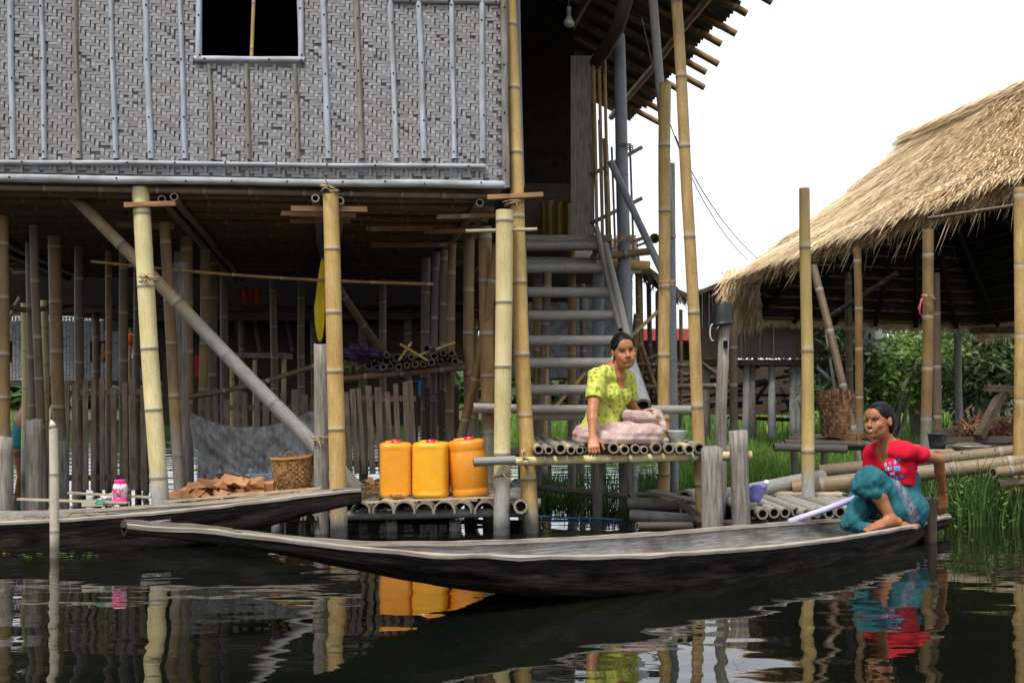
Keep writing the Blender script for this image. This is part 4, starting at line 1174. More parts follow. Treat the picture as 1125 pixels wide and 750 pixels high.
# free mooring posts and the bucket
stub(782, 491, 783, 7.72, 12, 'post', label='squat grey mooring post at the right end of the jetty', cat='mooring post', group='mooring posts')
stub(811, 474, 817, 7.8, 10.5, 'post', label='taller brown-stained mooring post right of the squat grey one', cat='mooring post', group='mooring posts')
stub(1021, 547, 1022, 7.5, 7.5, 'darkpost' if 0 else 'brown', label='short split dark brown post in front of the boat stern', cat='mooring post', group='mooring posts')
mb = MB(); mb.bamboo(W(60, 6.8, -.35), P(58, 470, 6.8), R(5.4, 6.8), R(4.6, 6.8), sp=.28, seg=14, hollow=(False, False))
M['bone'] = bamboo_mat('bamboo_bleached', (.62, .55, .42), (.40, .34, .25), .35, -9, .5, (.5, .47, .41))
p = P(58, 466, 6.8); mb.tube([P(58, 470.5, 6.8), p, P(56, 461, 6.8)], [R(4.8, 6.8), R(3.6, 6.8), .004], 10)
mb.build('bamboo_stake', [M['bone'], M['bend'], M['bore']], label='pale pointed bamboo stake standing alone in the water in front of the left boat', cat='stake')
bp = empty('bucket_post', W(795, 8.5, 0), 'pale straight wooden post that carries the black bucket', 'post')
mb = MB(); mb.tube([W(790, 8.5, -.3), P(791, 540, 8.5), P(792, 450, 8.5), P(796, 352, 8.5)], [R(7.4, 8.5), R(7.4, 8.5), R(6.4, 8.5), R(6, 8.5)], 14); mb.build('shaft', M['post'], bp)
mb = MB(); mb.box(P(797, 378, 8.45), (.03, .02, .05)); mb.build('mortise', M['black'], bp)
bu = empty('bucket', P(793, 352, 8.5), 'black plastic bucket upside down on the pale post', 'bucket')
mb = MB(); c = P(793.5, 357, 8.5); rg = []; hb = R(24, 8.5)
for r, t in ((11.5, 0), (13.6, 0), (13.8, .06), (13.2, .1), (12.8, .14), (12.3, .3), (10.4, .97), (10, 1), (9, 1.0), (0.01, 1)):
    rg.append([c + Vector((math.cos(a) * R(r, 8.5), math.sin(a) * R(r, 8.5), hb * t + .01 * math.cos(a))) for a in [2 * math.pi * i / 40 for i in range(40)]])
mb.loft(rg, range(10)); mb.build('bucket_body', plain('black_plastic', (.012, .013, .015), .42, .5, .2), bu)
mb = MB(); mb.tube([P(783 + 3 * math.cos(t), 365 + 9 * math.sin(t), 8.36) for t in [math.pi * (.4 + 1.1 * i / 12) for i in range(13)]], .0045, 6); mb.build('bucket_handle', M['white'], bu)

# debris and logs in the shallows behind the boat
for i, (a, b, r, m, lab) in enumerate((((692, 566, 8.3), (770, 572, 8.2), 7, 'pale', 'thick broken yellow culm lying in the water behind the boat'),
      ((690, 553, 8.7), (772, 556, 8.6), 7, 'darkb', 'blackened log lying behind the yellow culm'),
      ((752, 547, 8.5), (790, 545, 9.3), 10, 'greyb', 'fat hollow grey culm pointing at the boat beside the squat post'),
      ((755, 563, 8.35), (792, 562, 9.1), 9, 'darkb', 'dark hollow culm under the fat grey one'),
      ((700, 578, 7.9), (760, 578, 8.0), 5, 'darkb', 'thin sunken black log nearest the boat'),
      ((590, 535, 9.6), (690, 545, 9.0), 3.4, 'darkb', 'thin dark pole floating among the weed'),
      ((560, 553, 8.7), (594, 553, 8.7), 6, 'greyb', 'short grey culm end beside the golden corner post'))):
    culm('floating_log', a, b, r, m=m, label=lab, cat='log', group='logs lying in the shallows')
for i, (a, b, w_, lab) in enumerate((((745, 550, 8.2), (772, 573, 7.95), .06, 'dark plank slanting down against the golden post'), ((715, 540, 8.6), (760, 549, 8.4), .14, 'grey splintered board lying on the blackened log'), ((700, 543, 8.8), (735, 541, 8.8), .08, 'narrow grey board beneath the jetty'))):
    mb = MB(); mb.beam(P(*a), P(*b), w_, .02, jit=.008); mb.build('driftwood_board', M['plank'] if i else M['brown'], label=lab, cat='board', group='boards in the shallows')
mb = MB(); mb.tube([W(585 + i * 9, 8.9 - i * .02, .012 + .003 * math.sin(i)) for i in range(12)], .009, 6); mb.build('blue_pipe', plain('blue_plastic', (.03, .14, .32), .5), label='thin blue pipe floating behind the jetty posts', cat='pipe')

# ------------------------------------------------------------------ low raft with hollow pole ends, big logs on the right
rf = empty('bamboo_raft', W(860, 8.0, 0), 'low raft of grey bamboo poles behind the stern of the boat', 'raft')
for i in range(15):
    px = 716 + 112 + i * 12.2 - 2; r = R(random.uniform(5.2, 6.6), 7.9)
    Y0 = 7.85 + random.uniform(-.08, .08)
    a = W(px, Y0, .14 + random.uniform(-.006, .01)); d = Vector((-.05 - .035 * i * .3, 1.3, .02))
    mb = MB(); mb.bamboo(a, a + d, r, seg=14, sp=.4); mb.build('raft_pole', [M['greyb'] if i % 4 else M['brownb'], M['bend'], M['bore']], rf)
mb = MB(); mb.bamboo(W(775, 7.95, .05), W(1010, 7.98, .05), .04); mb.build('raft_beam', [M['darkb'], M['bend'], M['bore']], rf)
mb = MB(); mb.bamboo(W(800, 8.85, .19), W(925, 8.7, .19), .022); mb.build('tie_strip', [M['straw']] * 3, rf)
blp = [((780, 548, 8.7), (905, 524, 8.9), 9, 'greyb', 'fat grey-brown log lying behind the low raft'),
       ((870, 536, 8.8), (1140, 505, 8.55), 8.6, 'pale2', 'long thick pale culm running right under the far shelter edge'),
       ((900, 518, 9.2), (1140, 493, 9.0), 7.4, 'pale2', 'long thick pale culm behind the nearer long one')]
M['pale2'] = bamboo_mat('bamboo_straw_brown', (.32, .235, .135), (.17, .11, .06), .4, -9, .8, (.21, .17, .125))
for a, b, r, m, lab in blp: culm('big_bamboo_log', a, b, r, r * .95, m=m, sp=.45, label=lab, cat='log', group='big culms along the right bank')
for a, b, r, lab in (((1091, 519, 8.3), (1126, 515, 8.4), 6, 'upper short culm lashed to the right-hand pole'), ((1097, 532, 8.4), (1124, 529, 8.4), 4.5, 'lower short culm lashed to the right-hand pole')):
    culm('short_culm', a, b, r, m='pale2', label=lab, cat='culm', group='short culms at the right edge')
# purple bag with the lavender pole
pb = empty('plastic_bag', W(832, 8.0, .2), 'crumpled lilac plastic bag on the raft beside the taller mooring post', 'bag')
M['lilac'] = plain('lilac_plastic', (.24, .24, .62), .4, .5, .25, 25)
mb = MB(); rg = []
for r, t in ((.2, 0), (5, .02), (7, .3), (9, .6), (11.5, .9), (12.5, 1), (11.5, .97), (7, .5), (.2, .3)):
    rg.append([P(828, 552, 8.05) + Vector((math.cos(a) * R(r, 8) * 1.0, math.sin(a) * R(r, 8) * .9, R(20, 8) * t)) * (1 + .12 * mnoise.noise((math.cos(a) * 2, math.sin(a) * 2, t * 3))) * 1 if False else
              P(830, 552, 8.05) + Vector((math.cos(a) * R(r, 8) * (1 + .15 * math.sin(a * 5 + t * 4)), math.sin(a) * R(r, 8) * .9, R(20, 8) * t * (1 + .1 * math.sin(a * 3)))) for a in [2 * math.pi * i / 40 for i in range(40)]])
mb.loft(rg, range(9)); mb.build('bag_body', M['lilac'], pb)
mb = MB(); ball(mb, P(842, 530, 8.0), .02); mb.build('knot', M['white'], pb)
mb = MB(); mb.tube([P(866, 573, 7.35), P(905, 560, 7.4), P(944, 545, 7.45)], R(3.4, 7.4), 12); mb.build('lavender_pole', plain('lavender_plastic', (.50, .48, .78), .4, .4, .06), label='smooth lavender pole resting across the boat beside the woman in red', cat='pole')

# ------------------------------------------------------------------ thatched shelter
ts = empty('thatched_shelter', W(1000, 12, 0), 'open shelter with a shaggy golden straw roof on bamboo posts', 'shelter')
N0, N1 = P(806, 303, 17), P(1230, 152, 9.5)
R0, R1 = P(1003, 152, 16), P(1240, 50, 12.5)
F0, F1 = P(812, 350, 18), P(1078, 358, 18)
E1 = Vector((9.3, 9.5, 2.2))
M['straw_t'] = None
n = NT('straw_thatch', .75, .25)
c = n.ramp(n.isl(), (0, (.34, .22, .11)), (.1, (.62, .45, .24)), (.5, (.84, .66, .40)), (.85, (.88, .76, .54)), (1, (.68, .42, .19)))
n.out(c); M['straw_t'] = n.m
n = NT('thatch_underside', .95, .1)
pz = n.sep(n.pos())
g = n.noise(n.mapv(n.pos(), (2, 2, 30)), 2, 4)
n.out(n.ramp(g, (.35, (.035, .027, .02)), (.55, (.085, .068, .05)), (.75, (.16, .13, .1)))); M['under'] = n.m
def slopept(u, v, lift=0):
    """left slope: u along (far->near), v from eave to ridge, slightly sagging"""
    e = N0.lerp(N1, u); r = R0.lerp(R1, u)
    p = e.lerp(r, v)
    nrm = (N1 - N0).cross(R0 - N0).normalized()
    if nrm.z < 0: nrm = -nrm
    p += nrm * (-.08 * math.sin(math.pi * v) + .05 * mnoise.noise((u * 9, v * 5, 2)) + lift)
    return p, nrm
mb = MB()
nu, nv = 60, 20
for j in range(nv + 1):
    for i in range(nu + 1): mb.v.append(tuple(slopept(i / nu, j / nv, -.03)[0]))
for j in range(nv):
    for i in range(nu):
        a = j * (nu + 1) + i; mb.f.append((a, a + 1, a + nu + 2, a + nu + 1)); mb.uv += [(0, 0)] * 4; mb.mi.append(0); mb.sm.append(True)
# right slope and far hip, seen from inside
def patch(mb, a, b, c, d, k=10):
    for j in range(k):
        for i in range(k):
            def q(u, v): return a.lerp(b, u).lerp(d.lerp(c, u), v)
            mb.quad([q(i / k, j / k), q((i + 1) / k, j / k), q((i + 1) / k, (j + 1) / k), q(i / k, (j + 1) / k)])
patch(mb, E1, F1, R0, R1); patch(mb, F1, F0, R0, R0 + Vector((.01, .01, 0)))
mb.quad([N0 - Vector((0, 0, .03)), F0, R0 - Vector((0, 0, .05))][:3] + [R0 - Vector((0, 0, .06))])
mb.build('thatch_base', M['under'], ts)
mb = MB(); ridge_dir = (N1 - N0).normalized()
def straw(mb, p, d, nrm, l_, wd):
    sd = d.cross(nrm).normalized() * wd / 2
    m = p + d * l_ * .55 + nrm * random.uniform(0, .02)
    e = p + d * l_ + nrm * random.uniform(-.03, .05)
    n0 = len(mb.v)
    mb.v += [tuple(p - sd), tuple(p + sd), tuple(m + sd * .9), tuple(m - sd * .9), tuple(e)]
    mb.f.append((n0, n0 + 1, n0 + 2, n0 + 3)); mb.uv += [(0, 0)] * 4; mb.f.append((n0 + 3, n0 + 2, n0 + 4)); mb.uv += [(0, 0)] * 3
    mb.mi += [0, 0]; mb.sm += [False, False]
for i in range(34000):
    u = random.random() ** .85; v = random.random()
    v = max(0, min(1, (math.floor(v * 15) + random.random() ** 2 * .9) / 15))
    p, nrm = slopept(u, v, .02 + .03 * random.random())
    e = N0.lerp(N1, u); r = R0.lerp(R1, u)
    d = (e - r).normalized()
    d = (d + ridge_dir * random.gauss(-.05, .22) + nrm * random.gauss(.04, .05)).normalized()
    straw(mb, p, d, nrm, random.uniform(.14, .40), random.uniform(.010, .024))
for i in range(3800):     # shaggy eave fringe
    u = random.random() ** .8
    p, nrm = slopept(u, random.uniform(0, .03), 0)
    d = ((N0 - R0).normalized() * .7 + Vector((random.gauss(0, .25), random.gauss(0, .2), -1.0))).normalized()
    straw(mb, p, d, nrm, random.uniform(.08, .34) + (.35 * random.random() if random.random() < .06 else 0), random.uniform(.01, .02))
for i in range(1900):      # hanging bundle on the far left corner and far hip
    t = random.random()
    p = N0.lerp(F0, t) + Vector((random.uniform(-.1, .3), random.uniform(-.3, .3), random.uniform(0, .15)))
    d = Vector((random.gauss(-.35, .3), random.gauss(-.2, .2), -1)).normalized()
    straw(mb, p, d, Vector((0, -1, 0)), random.uniform(.12, .42), random.uniform(.012, .025))
for i in range(1500):
    p = F0.lerp(F1, random.random()) + Vector((0, -.02, 0))
    straw(mb, p, Vector((random.gauss(0, .3), 0, -1)).normalized(), Vector((0, -1, 0)), random.uniform(.05, .16), .018)
for i in range(900):
    p = F1.lerp(E1, random.random() * .35)
    straw(mb, p, Vector((random.gauss(-.4, .3), random.gauss(0, .3), -1)).normalized(), Vector((0, -1, 0)), random.uniform(.1, .35), .02)
mb.build('thatch', M['straw_t'], ts)
mb = MB()
for i in range(5200):      # ridge cap: rows lying along the ridge
    u = random.random() ** .85; p = R0.lerp(R1, u) + Vector((-.12 * random.random(), 0, .10 - .1 * random.random()))
    d = ((N0 - R0).normalized() + ridge_dir * random.gauss(-.55, .15)).normalized()
    straw(mb, p, d, Vector((-.5, -.2, .8)).normalized(), random.uniform(.22, .4), .022)
for k, (dz, dn) in enumerate(((.13, 0), (-.10, -.32))):
    mb.tube([R0.lerp(R1, i / 12) + (N0 - R0).normalized() * (-dn) * 1.0 + Vector((0, 0, .12 + .0 * dz + .01 * math.sin(i * 2))) for i in range(13)], .012, 6)
mb.build('ridge_thatch', M['straw_t'], ts)
# battens and rafters of the far hip and right slope
for k in range(16):
    t = (k + .5) / 16
    mb = MB(); a = F0.lerp(R0, t) - Vector((0, .1, .06)); b_ = F1.lerp(R0, t) - Vector((0, .1, .06)); c_ = E1.lerp(R1, t) - Vector((.05, 0, .06))
    mb.tube([a, b_], .02, 6); mb.tube([b_, c_], .02, 6); mb.build('batten', M['brownb'], ts)
for k in range(6):
    t = (k + .3) / 6
    mb = MB(); mb.tube([F0.lerp(F1, t) + Vector((0, -.15, -.05)), R0 + Vector((0, -.15, -.1))], .035, 8); mb.build('rafter', M['brown'], ts)
    mb = MB(); mb.tube([F1.lerp(E1, t) + Vector((0, 0, -.08)), R0.lerp(R1, t) + Vector((0, 0, -.15))], .035, 8); mb.build('rafter', M['brown'], ts)
for k in range(5):
    t = .12 + k * .2
    mb = MB(); mb.tube([N0.lerp(N1, t) + Vector((.1, 0, -.10)), R0.lerp(R1, t) + Vector((0, 0, -.2))], .035, 8); mb.build('rafter', M['brown'], ts)
mb = MB(); mb.tube([N0 + Vector((.15, 0, -.14)), N1 + Vector((.15, 0, -.14))], .045, 8, vscale=1); mb.build('eave_beam', M['brown'], ts)
mb = MB(); mb.bamboo(P(1068, 363, 17.2), P(1160, 361, 16), .045); mb.build('eave_beam', [M['brownb'], M['bend'], M['bore']], ts)
for a, b, r, m in (((1021, 252, 11.0), (1018, 492, 11.0), 6, 'brownb'), ((1028, 300, 12.5), (1030, 480, 12.5), 4.5, 'darkb'), ((942, 272, 13.2), (945, 500, 13.2), 4.4, 'brownb'), ((932, 300, 15), (934, 480, 15), 4, 'darkb'),
                   ((1052, 366, 17), (1054, 475, 17), 4, 'greyb'), ((894, 292, 12), (955, 545, 11.2), 4.5, 'darkb'), ((806, 345, 14), (806, 485, 14), 4.6, 'darkb')):
    culm('shelter_post', a, b, r, m=m, parent=ts, sp=.5)
culm('shelter_post', (1122, 206, 8.9), (1121, 600, 8.9), 6.3, m='gold2', parent=ts, sp=.55)
lash(P(1020, 326, 10.95), R(6.5, 11), ts, 2)
mb = MB(); mb.tube([P(1014, 327, 10.9), P(1009, 338, 10.9), P(1014, 352, 10.9)], .007, 6); mb.tube([P(1012, 328, 10.9), P(1010, 345, 10.85)], .006, 6); mb.build('pink_ribbon', plain('pink_cord', (.5, .05, .1), .7), ts)
for a, b, r in (((905, 352, 15), (985, 300, 14), 3), ((1020, 240, 10.5), (1120, 225, 9.8), 2)):
    culm('brace', a, b, r, m='darkb', parent=ts, seg=8)
culm('bamboo_pole', (885, 207, 8.6), (888, 526, 8.6), 6.4, m='yellow2' if 0 else 'gold3' if 'gold3' in M else 'pale', sp=.72, r_=0) if 0 else None
mb = MB(); mb.bamboo(P(889, 560, 8.6), P(884, 207, 8.6), R(7.4, 8.6), R(5.8, 8.6), sp=.82, ph=.4)
M['gold3'] = bamboo_mat('bamboo_clean_golden', (.60, .44, .17), (.42, .28, .09), .0, .45, .2)
mb.build('bamboo_pole', [M['gold3'], M['bend'], M['bore']], label='tall clean golden bamboo pole standing free before the thatched shelter', cat='pole')

# work platform under the shelter: planks, basket, bucket, pan, trestle
wp = empty('work_platform', W(1000, 11, 0), 'plank work platform under the thatched roof', 'platform')
zp = P(0, 492, 10.6).z
mb = MB()
for i in range(9):
    mb.beam(W(1000 - i * 2, 9.7 + i * .3, zp - .06) , W(1180, 9.5 + i * .3, zp - .05), .22, .04, jit=.01)
mb.build('deck_boards', M['plank'], wp)
mb = MB()
for (a, b) in (((1010, 484, 11.5), (1120, 482, 11.5)), ((1020, 475, 12), (1120, 473, 12))): mb.beam(P(*a), P(*b), .12, R(9, 11.5), jit=.01)
mb.build('dark_beam', M['brown'], wp)
mb = MB(); mb.beam(P(1030, 497, 10.4), P(1088, 495, 10.4), .16, .02); mb.build('reddish_board', M['pinewood'], wp)
mb = MB(); mb.beam(P(1083, 496, 9.7), P(1118, 495, 9.6), .05, .02); mb.build('pale_lath', M['straw'], wp)
for px in (1012, 1060, 1100):
    mb = MB(); mb.tube([W(px, 10.6, -.3), P(px, 495, 10.6)], .05, 8); mb.build('leg', M['brown'], wp)
lp = empty('low_platform', W(915, 10.2, 0), 'rough log platform left of the woman in red, under the big basket', 'platform')
for i, (x0, x1, y, Yq) in enumerate(((862, 965, 486, 10.1), (858, 960, 489, 10.3), (866, 970, 483, 10.5), (850, 930, 491, 10.0), (870, 965, 480, 10.8))):
    culm('platform_log', (x0, y, Yq), (x1, y + 2, Yq), random.uniform(3, 5), m='brownb' if i % 2 else 'darkb', parent=lp)
for px in (872, 905, 950): culm('leg', (px, 490, 10.3), (px + 2, 545, 10.3), 4, m='darkb', parent=lp, hollow=(False, False))
mb = MB()
for k in range(9):
    x = 925 + k * 5; mb.beam(P(x - 10, 478 + (k % 3), 10.3), P(x + 14, 482 - (k % 4), 10.1), .05, .03, jit=.008)
mb.build('offcut_boards', M['pinewood'], lp)
bb = empty('wicker_basket', P(919, 478, 10.4), 'tall basket full of red-brown bark strips standing on the log platform', 'basket')
mb = MB(); cB = P(918, 479, 10.4); wicker(mb, cB, R(14, 10.4), R(19, 10.4), R(46, 10.4), 30, 12); mb.build('body', M['wick2'], bb)
mb = MB()
for i in range(130):
    a = random.uniform(0, 6.28); r = R(19, 10.4) * random.uniform(.3, 1.04)
    p = cB + Vector((math.cos(a) * r, math.sin(a) * r, R(46, 10.4) + random.uniform(-.02, .05)))
    mb.beam(p, p + Vector((math.cos(a) * .02, math.sin(a) * .02, -random.uniform(.03, .13))), .014, .004)
mb.build('bark_strips', wicker_mat('bark_strips', (.10, .04, .02), (.22, .09, .045), (.34, .17, .09)), bb)
kb = empty('bucket', P(1030, 488, 9.9), 'dark grey bucket standing upright behind the woman in red', 'bucket')
mb = MB(); rg = []
for r, t in ((.01, 0), (8, 0), (9, .3), (10.5, .95), (11.2, .96), (11.2, 1), (10, 1), (8, .1), (.01, .1)):
    rg.append([P(1030, 493, 9.9) + Vector((math.cos(a) * R(r, 9.9), math.sin(a) * R(r, 9.9), R(17, 9.9) * t)) for a in [2 * math.pi * i / 32 for i in range(32)]])
mb.loft(rg, range(9)); mb.build('bucket_body', plain('dark_grey_plastic', (.04, .045, .05), .5), kb)
pn = empty('metal_pan', P(1064, 492, 9.9), 'round metal pan with an upturned bright lid on the platform', 'pan')
mb = MB(); rg = []
for r, z in ((.01, 0), (.11, 0), (.16, .035), (.175, .045), (.165, .047), (.12, .05), (.08, .065), (.01, .07)):
    rg.append([P(1064, 495, 9.8) + Vector((math.cos(a) * r, math.sin(a) * r, z)) for a in [2 * math.pi * i / 32 for i in range(32)]])
mb.loft(rg, range(8)); n = NT('dull_metal', .35, .5); n.b.inputs["Metallic"].default_value = .8; mb.build('pan_body', n.out((.45, .43, .36)), pn)
tt = empty('trestle', P(1095, 480, 11.6), 'dark wooden trestle with a slanting leg on the right platform', 'trestle')
mb = MB(); mb.beam(P(1083, 426, 11.6), P(1124, 428, 11.6), .1, .07); mb.build('top_bar', M['brown'], tt)
mb = MB(); mb.beam(P(1102, 430, 11.6), P(1075, 480, 11.4), .08, .08); mb.build('leg', M['brown'], tt)
mb = MB(); mb.beam(P(1119, 430, 11.6), P(1119, 482, 11.6), .08, .08); mb.build('leg', M['brown'], tt)
mb = MB()
for i in range(240):
    c = P(random.uniform(1055, 1120), 0, 11.7 + random.uniform(0, .5)); c.z = P(0, 476, 11.7).z + abs(random.gauss(0, .06)) * 1.2
    a = random.uniform(0, 3.14); d = Vector((math.cos(a), math.sin(a) * .5, random.uniform(-.7, .9))) * random.uniform(.04, .1)
    mb.beam(c - d, c + d, .02, .006)
mb.build('bark_heap', bpy.data.materials['bark_strips'], label='heap of red-brown bark strips under the trestle', cat='bark heap', kind='stuff')

# ------------------------------------------------------------------ far houses on the right and behind the stairs
h2 = empty('stilt_house', W(830, 19, 0), 'reddish-brown slatted house on whitish posts beyond the grass', 'house')
Y2 = 19.0
mb = MB(); rg = []; 
for i in range(150):
    x0 = P(764, 0, Y2).x + (P(906, 0, Y2).x - P(764, 0, Y2).x) * i / 150; wq = (P(906, 0, Y2).x - P(764, 0, Y2).x) / 150
    mb.box((x0 + wq / 2, Y2 + random.uniform(0, .015), (P(0, 394, Y2).z + P(0, 318, Y2).z) / 2), (wq * .9, .015, P(0, 318, Y2).z - P(0, 394, Y2).z + random.uniform(-.03, .03)))
mb.build('slatted_wall', M['weave3'], h2)
mb = MB(); mb.box((P(920, 0, Y2).x, Y2 + .05, P(0, 370, Y2).z), (R(100, Y2), .04, R(44, Y2))); mb.build('tin_wall', bpy.data.materials['pale_tin'], h2)
mb = MB(); mb.quad([P(748, 330, Y2 - .8), P(812, 300, Y2 - .8), P(830, 296, Y2 + 1.5), P(762, 322, Y2 + 2)]); mb.quad([P(812, 300, Y2 - .8), P(960, 345, Y2 - .8), P(960, 340, Y2 + 2), P(830, 296, Y2 + 2)])
mb.quad([P(748, 332, Y2 - .81), P(812, 306, Y2 - .81), P(812, 300, Y2 - .81), P(748, 328, Y2 - .81)]); mb.build('roof', M['brown'], h2)
mb = MB(); mb.quad([P(764, 320, Y2 + .02), P(812, 303, Y2 + .02), P(906, 330, Y2 + .02), P(906, 335, Y2 + .02)]); mb.build('gable', M['weave3'], h2)
mb = MB(); mb.box((P(850, 0, Y2).x, Y2 + .5, P(0, 398, Y2).z), (R(180, Y2), 1.2, .09)); mb.build('floor', M['brown'], h2)
for px, m in ((776, 'post'), (820, 'white'), (826, 'post'), (848, 'white'), (871, 'white'), (877, 'white'), (905, 'post'), (918, 'white'), (930, 'post')):
    mb = MB(); mb.tube([W(px + random.uniform(-2, 2), Y2 + .1, -.2), P(px, 440, Y2 + .1), P(px + random.uniform(-1, 1), 396, Y2 + .1)], [.075, .06, .055], 8)
    mb.build('stilt', M['post'] if m == 'post' else bpy.data.materials.get('limed_post') or wood_mat('limed_post', (.3, .3, .29), (.5, .5, .49), (.62, .62, .6), .85), h2)
mb = MB()
for i in range(34):
    a = P(random.uniform(700, 910), random.uniform(398, 460), Y2 + random.uniform(.6, 3)); b_ = a + Vector((random.gauss(0, .6), 0, random.gauss(0, .5)))
    if random.random() < .5: b_ = a + Vector((random.uniform(.6, 1.6), 0, random.gauss(0, .05)))
    mb.tube([a, b_], random.uniform(.02, .05), 6)
mb.build('underfloor_poles', M['brown'], h2)
mb = MB(); mb.tube([P(879, 385, Y2 - .1), P(920, 425, Y2 - .2)], .035, 6); mb.tube([P(800, 395, Y2 - .1), P(793, 460, Y2 - .3)], .025, 6); mb.build('brace', bpy.data.materials['limed_post'], h2)
mb = MB(); mb.box((P(850, 0, Y2).x, Y2 + 3.4, P(0, 425, Y2).z), (R(160, Y2), .05, R(70, Y2))); mb.build('dark_rear', M['brown'], h2)

h3 = empty('red_roofed_house', W(735, 26, 0), 'distant house with a flat red roof band behind the golden poles', 'house')
mb = MB(); mb.box(P(735, 371, 26), (R(110, 26), 3, R(12, 26))); mb.build('roof', plain('red_tin', (.42, .06, .06), .6), h3)
mb = MB(); mb.box(P(735, 392, 26.5), (R(110, 26), .4, R(36, 26))); mb.build('wall', plain('pale_wall', (.34, .36, .38), .8), h3)
for px in range(690, 790, 14): mb = MB(); mb.box(P(px, 400, 26.2), (.08, .08, R(60, 26))); mb.build('post', M['post'], h3)
mb = MB(); mb.box(P(757, 402, 26.15), (R(10, 26), .05, R(14, 26))); mb.build('red_door', bpy.data.materials['red_tin'], h3)
h4 = empty('thatched_hut', W(705, 15.8, 0), 'dark thatched eave and rickety pole frame behind the porch posts', 'hut')
mb = MB()
rg = []
for i in range(9):
    t = i / 8
    rg.append([P(694 + 50 * t, 280 + 38 * t ** 1.1, 15.8), P(700 + 48 * t, 293 + 36 * t, 15.8), P(694, 345 - 8 * t, 16.1) if False else P(698 + 44 * t, 300 + 32 * t, 16.4)])
mb.loft(rg, [i * .2 for i in range(9)], closed=False)
mb.build('roof', M['brown'], h4)
mb = MB()
for i in range(700):
    t = random.random(); p = P(692 + 53 * t, 282 + 38 * t, 15.75)
    straw(mb, p, Vector((random.gauss(.5, .3), random.gauss(0, .3), -.6)).normalized(), Vector((0, -1, 0)), random.uniform(.1, .3), .03)
mb.build('thatch', wicker_mat('old_dark_thatch', (.04, .03, .022), (.09, .07, .05), (.16, .13, .1)), h4)
for i, (a, b, r) in enumerate((((702, 300, 15.8), (704, 470, 15.8), 4), ((713, 310, 16), (716, 470, 16), 2.6), ((722, 320, 15.8), (722, 470, 15.8), 2.6), ((748, 340, 15.8), (748, 470, 15.8), 2), ((700, 400, 15.6), (770, 402, 15.6), 2), ((700, 425, 15.6), (790, 424, 15.6), 3), ((705, 380, 15.6), (730, 455, 15.6), 2.5), ((725, 380, 15.7), (705, 455, 15.6), 2.5), ((735, 385, 15.7), (710, 395, 15.6), 2), ((700, 345, 15.6), (690, 460, 15.6), 4), ((760, 390, 16), (800, 420, 16), 2))):
    culm('frame_pole', a, b, r, m='darkb' if i % 3 else 'brownb', parent=h4, seg=8, hollow=(False, False))
mb = MB()
for i in range(9): mb.beam(P(700, 398 + i * 7, 15.9), P(732 - i, 398 + i * 7, 15.9), .1, .03)
mb.build('ladder_rungs', M['brown'], h4)
culm('bamboo_pole', (690, 372, 10.5), (727, 338, 10.8), 2.0, m='gold2', label='thin pale cane slanting up beside the head of the seated woman', cat='cane')
culm('bamboo_pole', (574, 487, 10.5), (642, 410, 11), 2.2, m='gold2', label='thin pale cane slanting behind the lower stair treads', cat='cane')
hn = empty('horn_loudspeaker', P(719, 262, 11), 'small brass-coloured horn loudspeaker beside the porch', 'loudspeaker')
mb = MB(); mb.loft([mb.ring(P(719, 262, 11) + Vector((t * .02, t * .16, 0)), (0.1, 1, 0), r, 20) for t, r in ((0, .048), (.2, .034), (.6, .016), (1, .012))], [0, 1, 2, 3], cap1=True); mb.build('horn', plain('brass', (.36, .2, .06), .4), hn)
mb = MB(); mb.tube([P(719, 263, 11.16), P(700, 270, 11.1)], .012, 6); mb.build('bracket', M['brown'], hn)
h5 = empty('red_house', W(1090, 22, 0), 'dark red house with an orange fringe behind the shrubs', 'house')
mb = MB(); mb.box(P(1100, 365, 22.5), (R(120, 22), 1, R(92, 22))); mb.build('wall', plain('maroon_paint', (.2, .022, .025), .7), h5)
mb = MB(); mb.box(P(1100, 403, 21.9), (R(120, 22), .1, R(6, 22))); mb.box(P(1082, 375, 21.9), (R(5, 22), .05, R(12, 22))); mb.box(P(1100, 350, 21.9), (R(4, 22), .05, R(10, 22))); mb.build('trim', plain('orange_paint', (.65, .2, .03), .6), h5)
for px in range(1050, 1160, 20): mb = MB(); mb.box(P(px, 440, 22.2), (.12, .12, R(66, 22))); mb.build('post', M['post'], h5)
mb = MB(); mb.quad([P(1035, 322, 21.5), P(1165, 322, 21.5), P(1160, 300, 24), P(1040, 300, 24)]); mb.build('roof', bpy.data.materials['red_tin'], h5)
culm('stick_strip', (1,1,9), (2,2,9), 1) if 0 else None

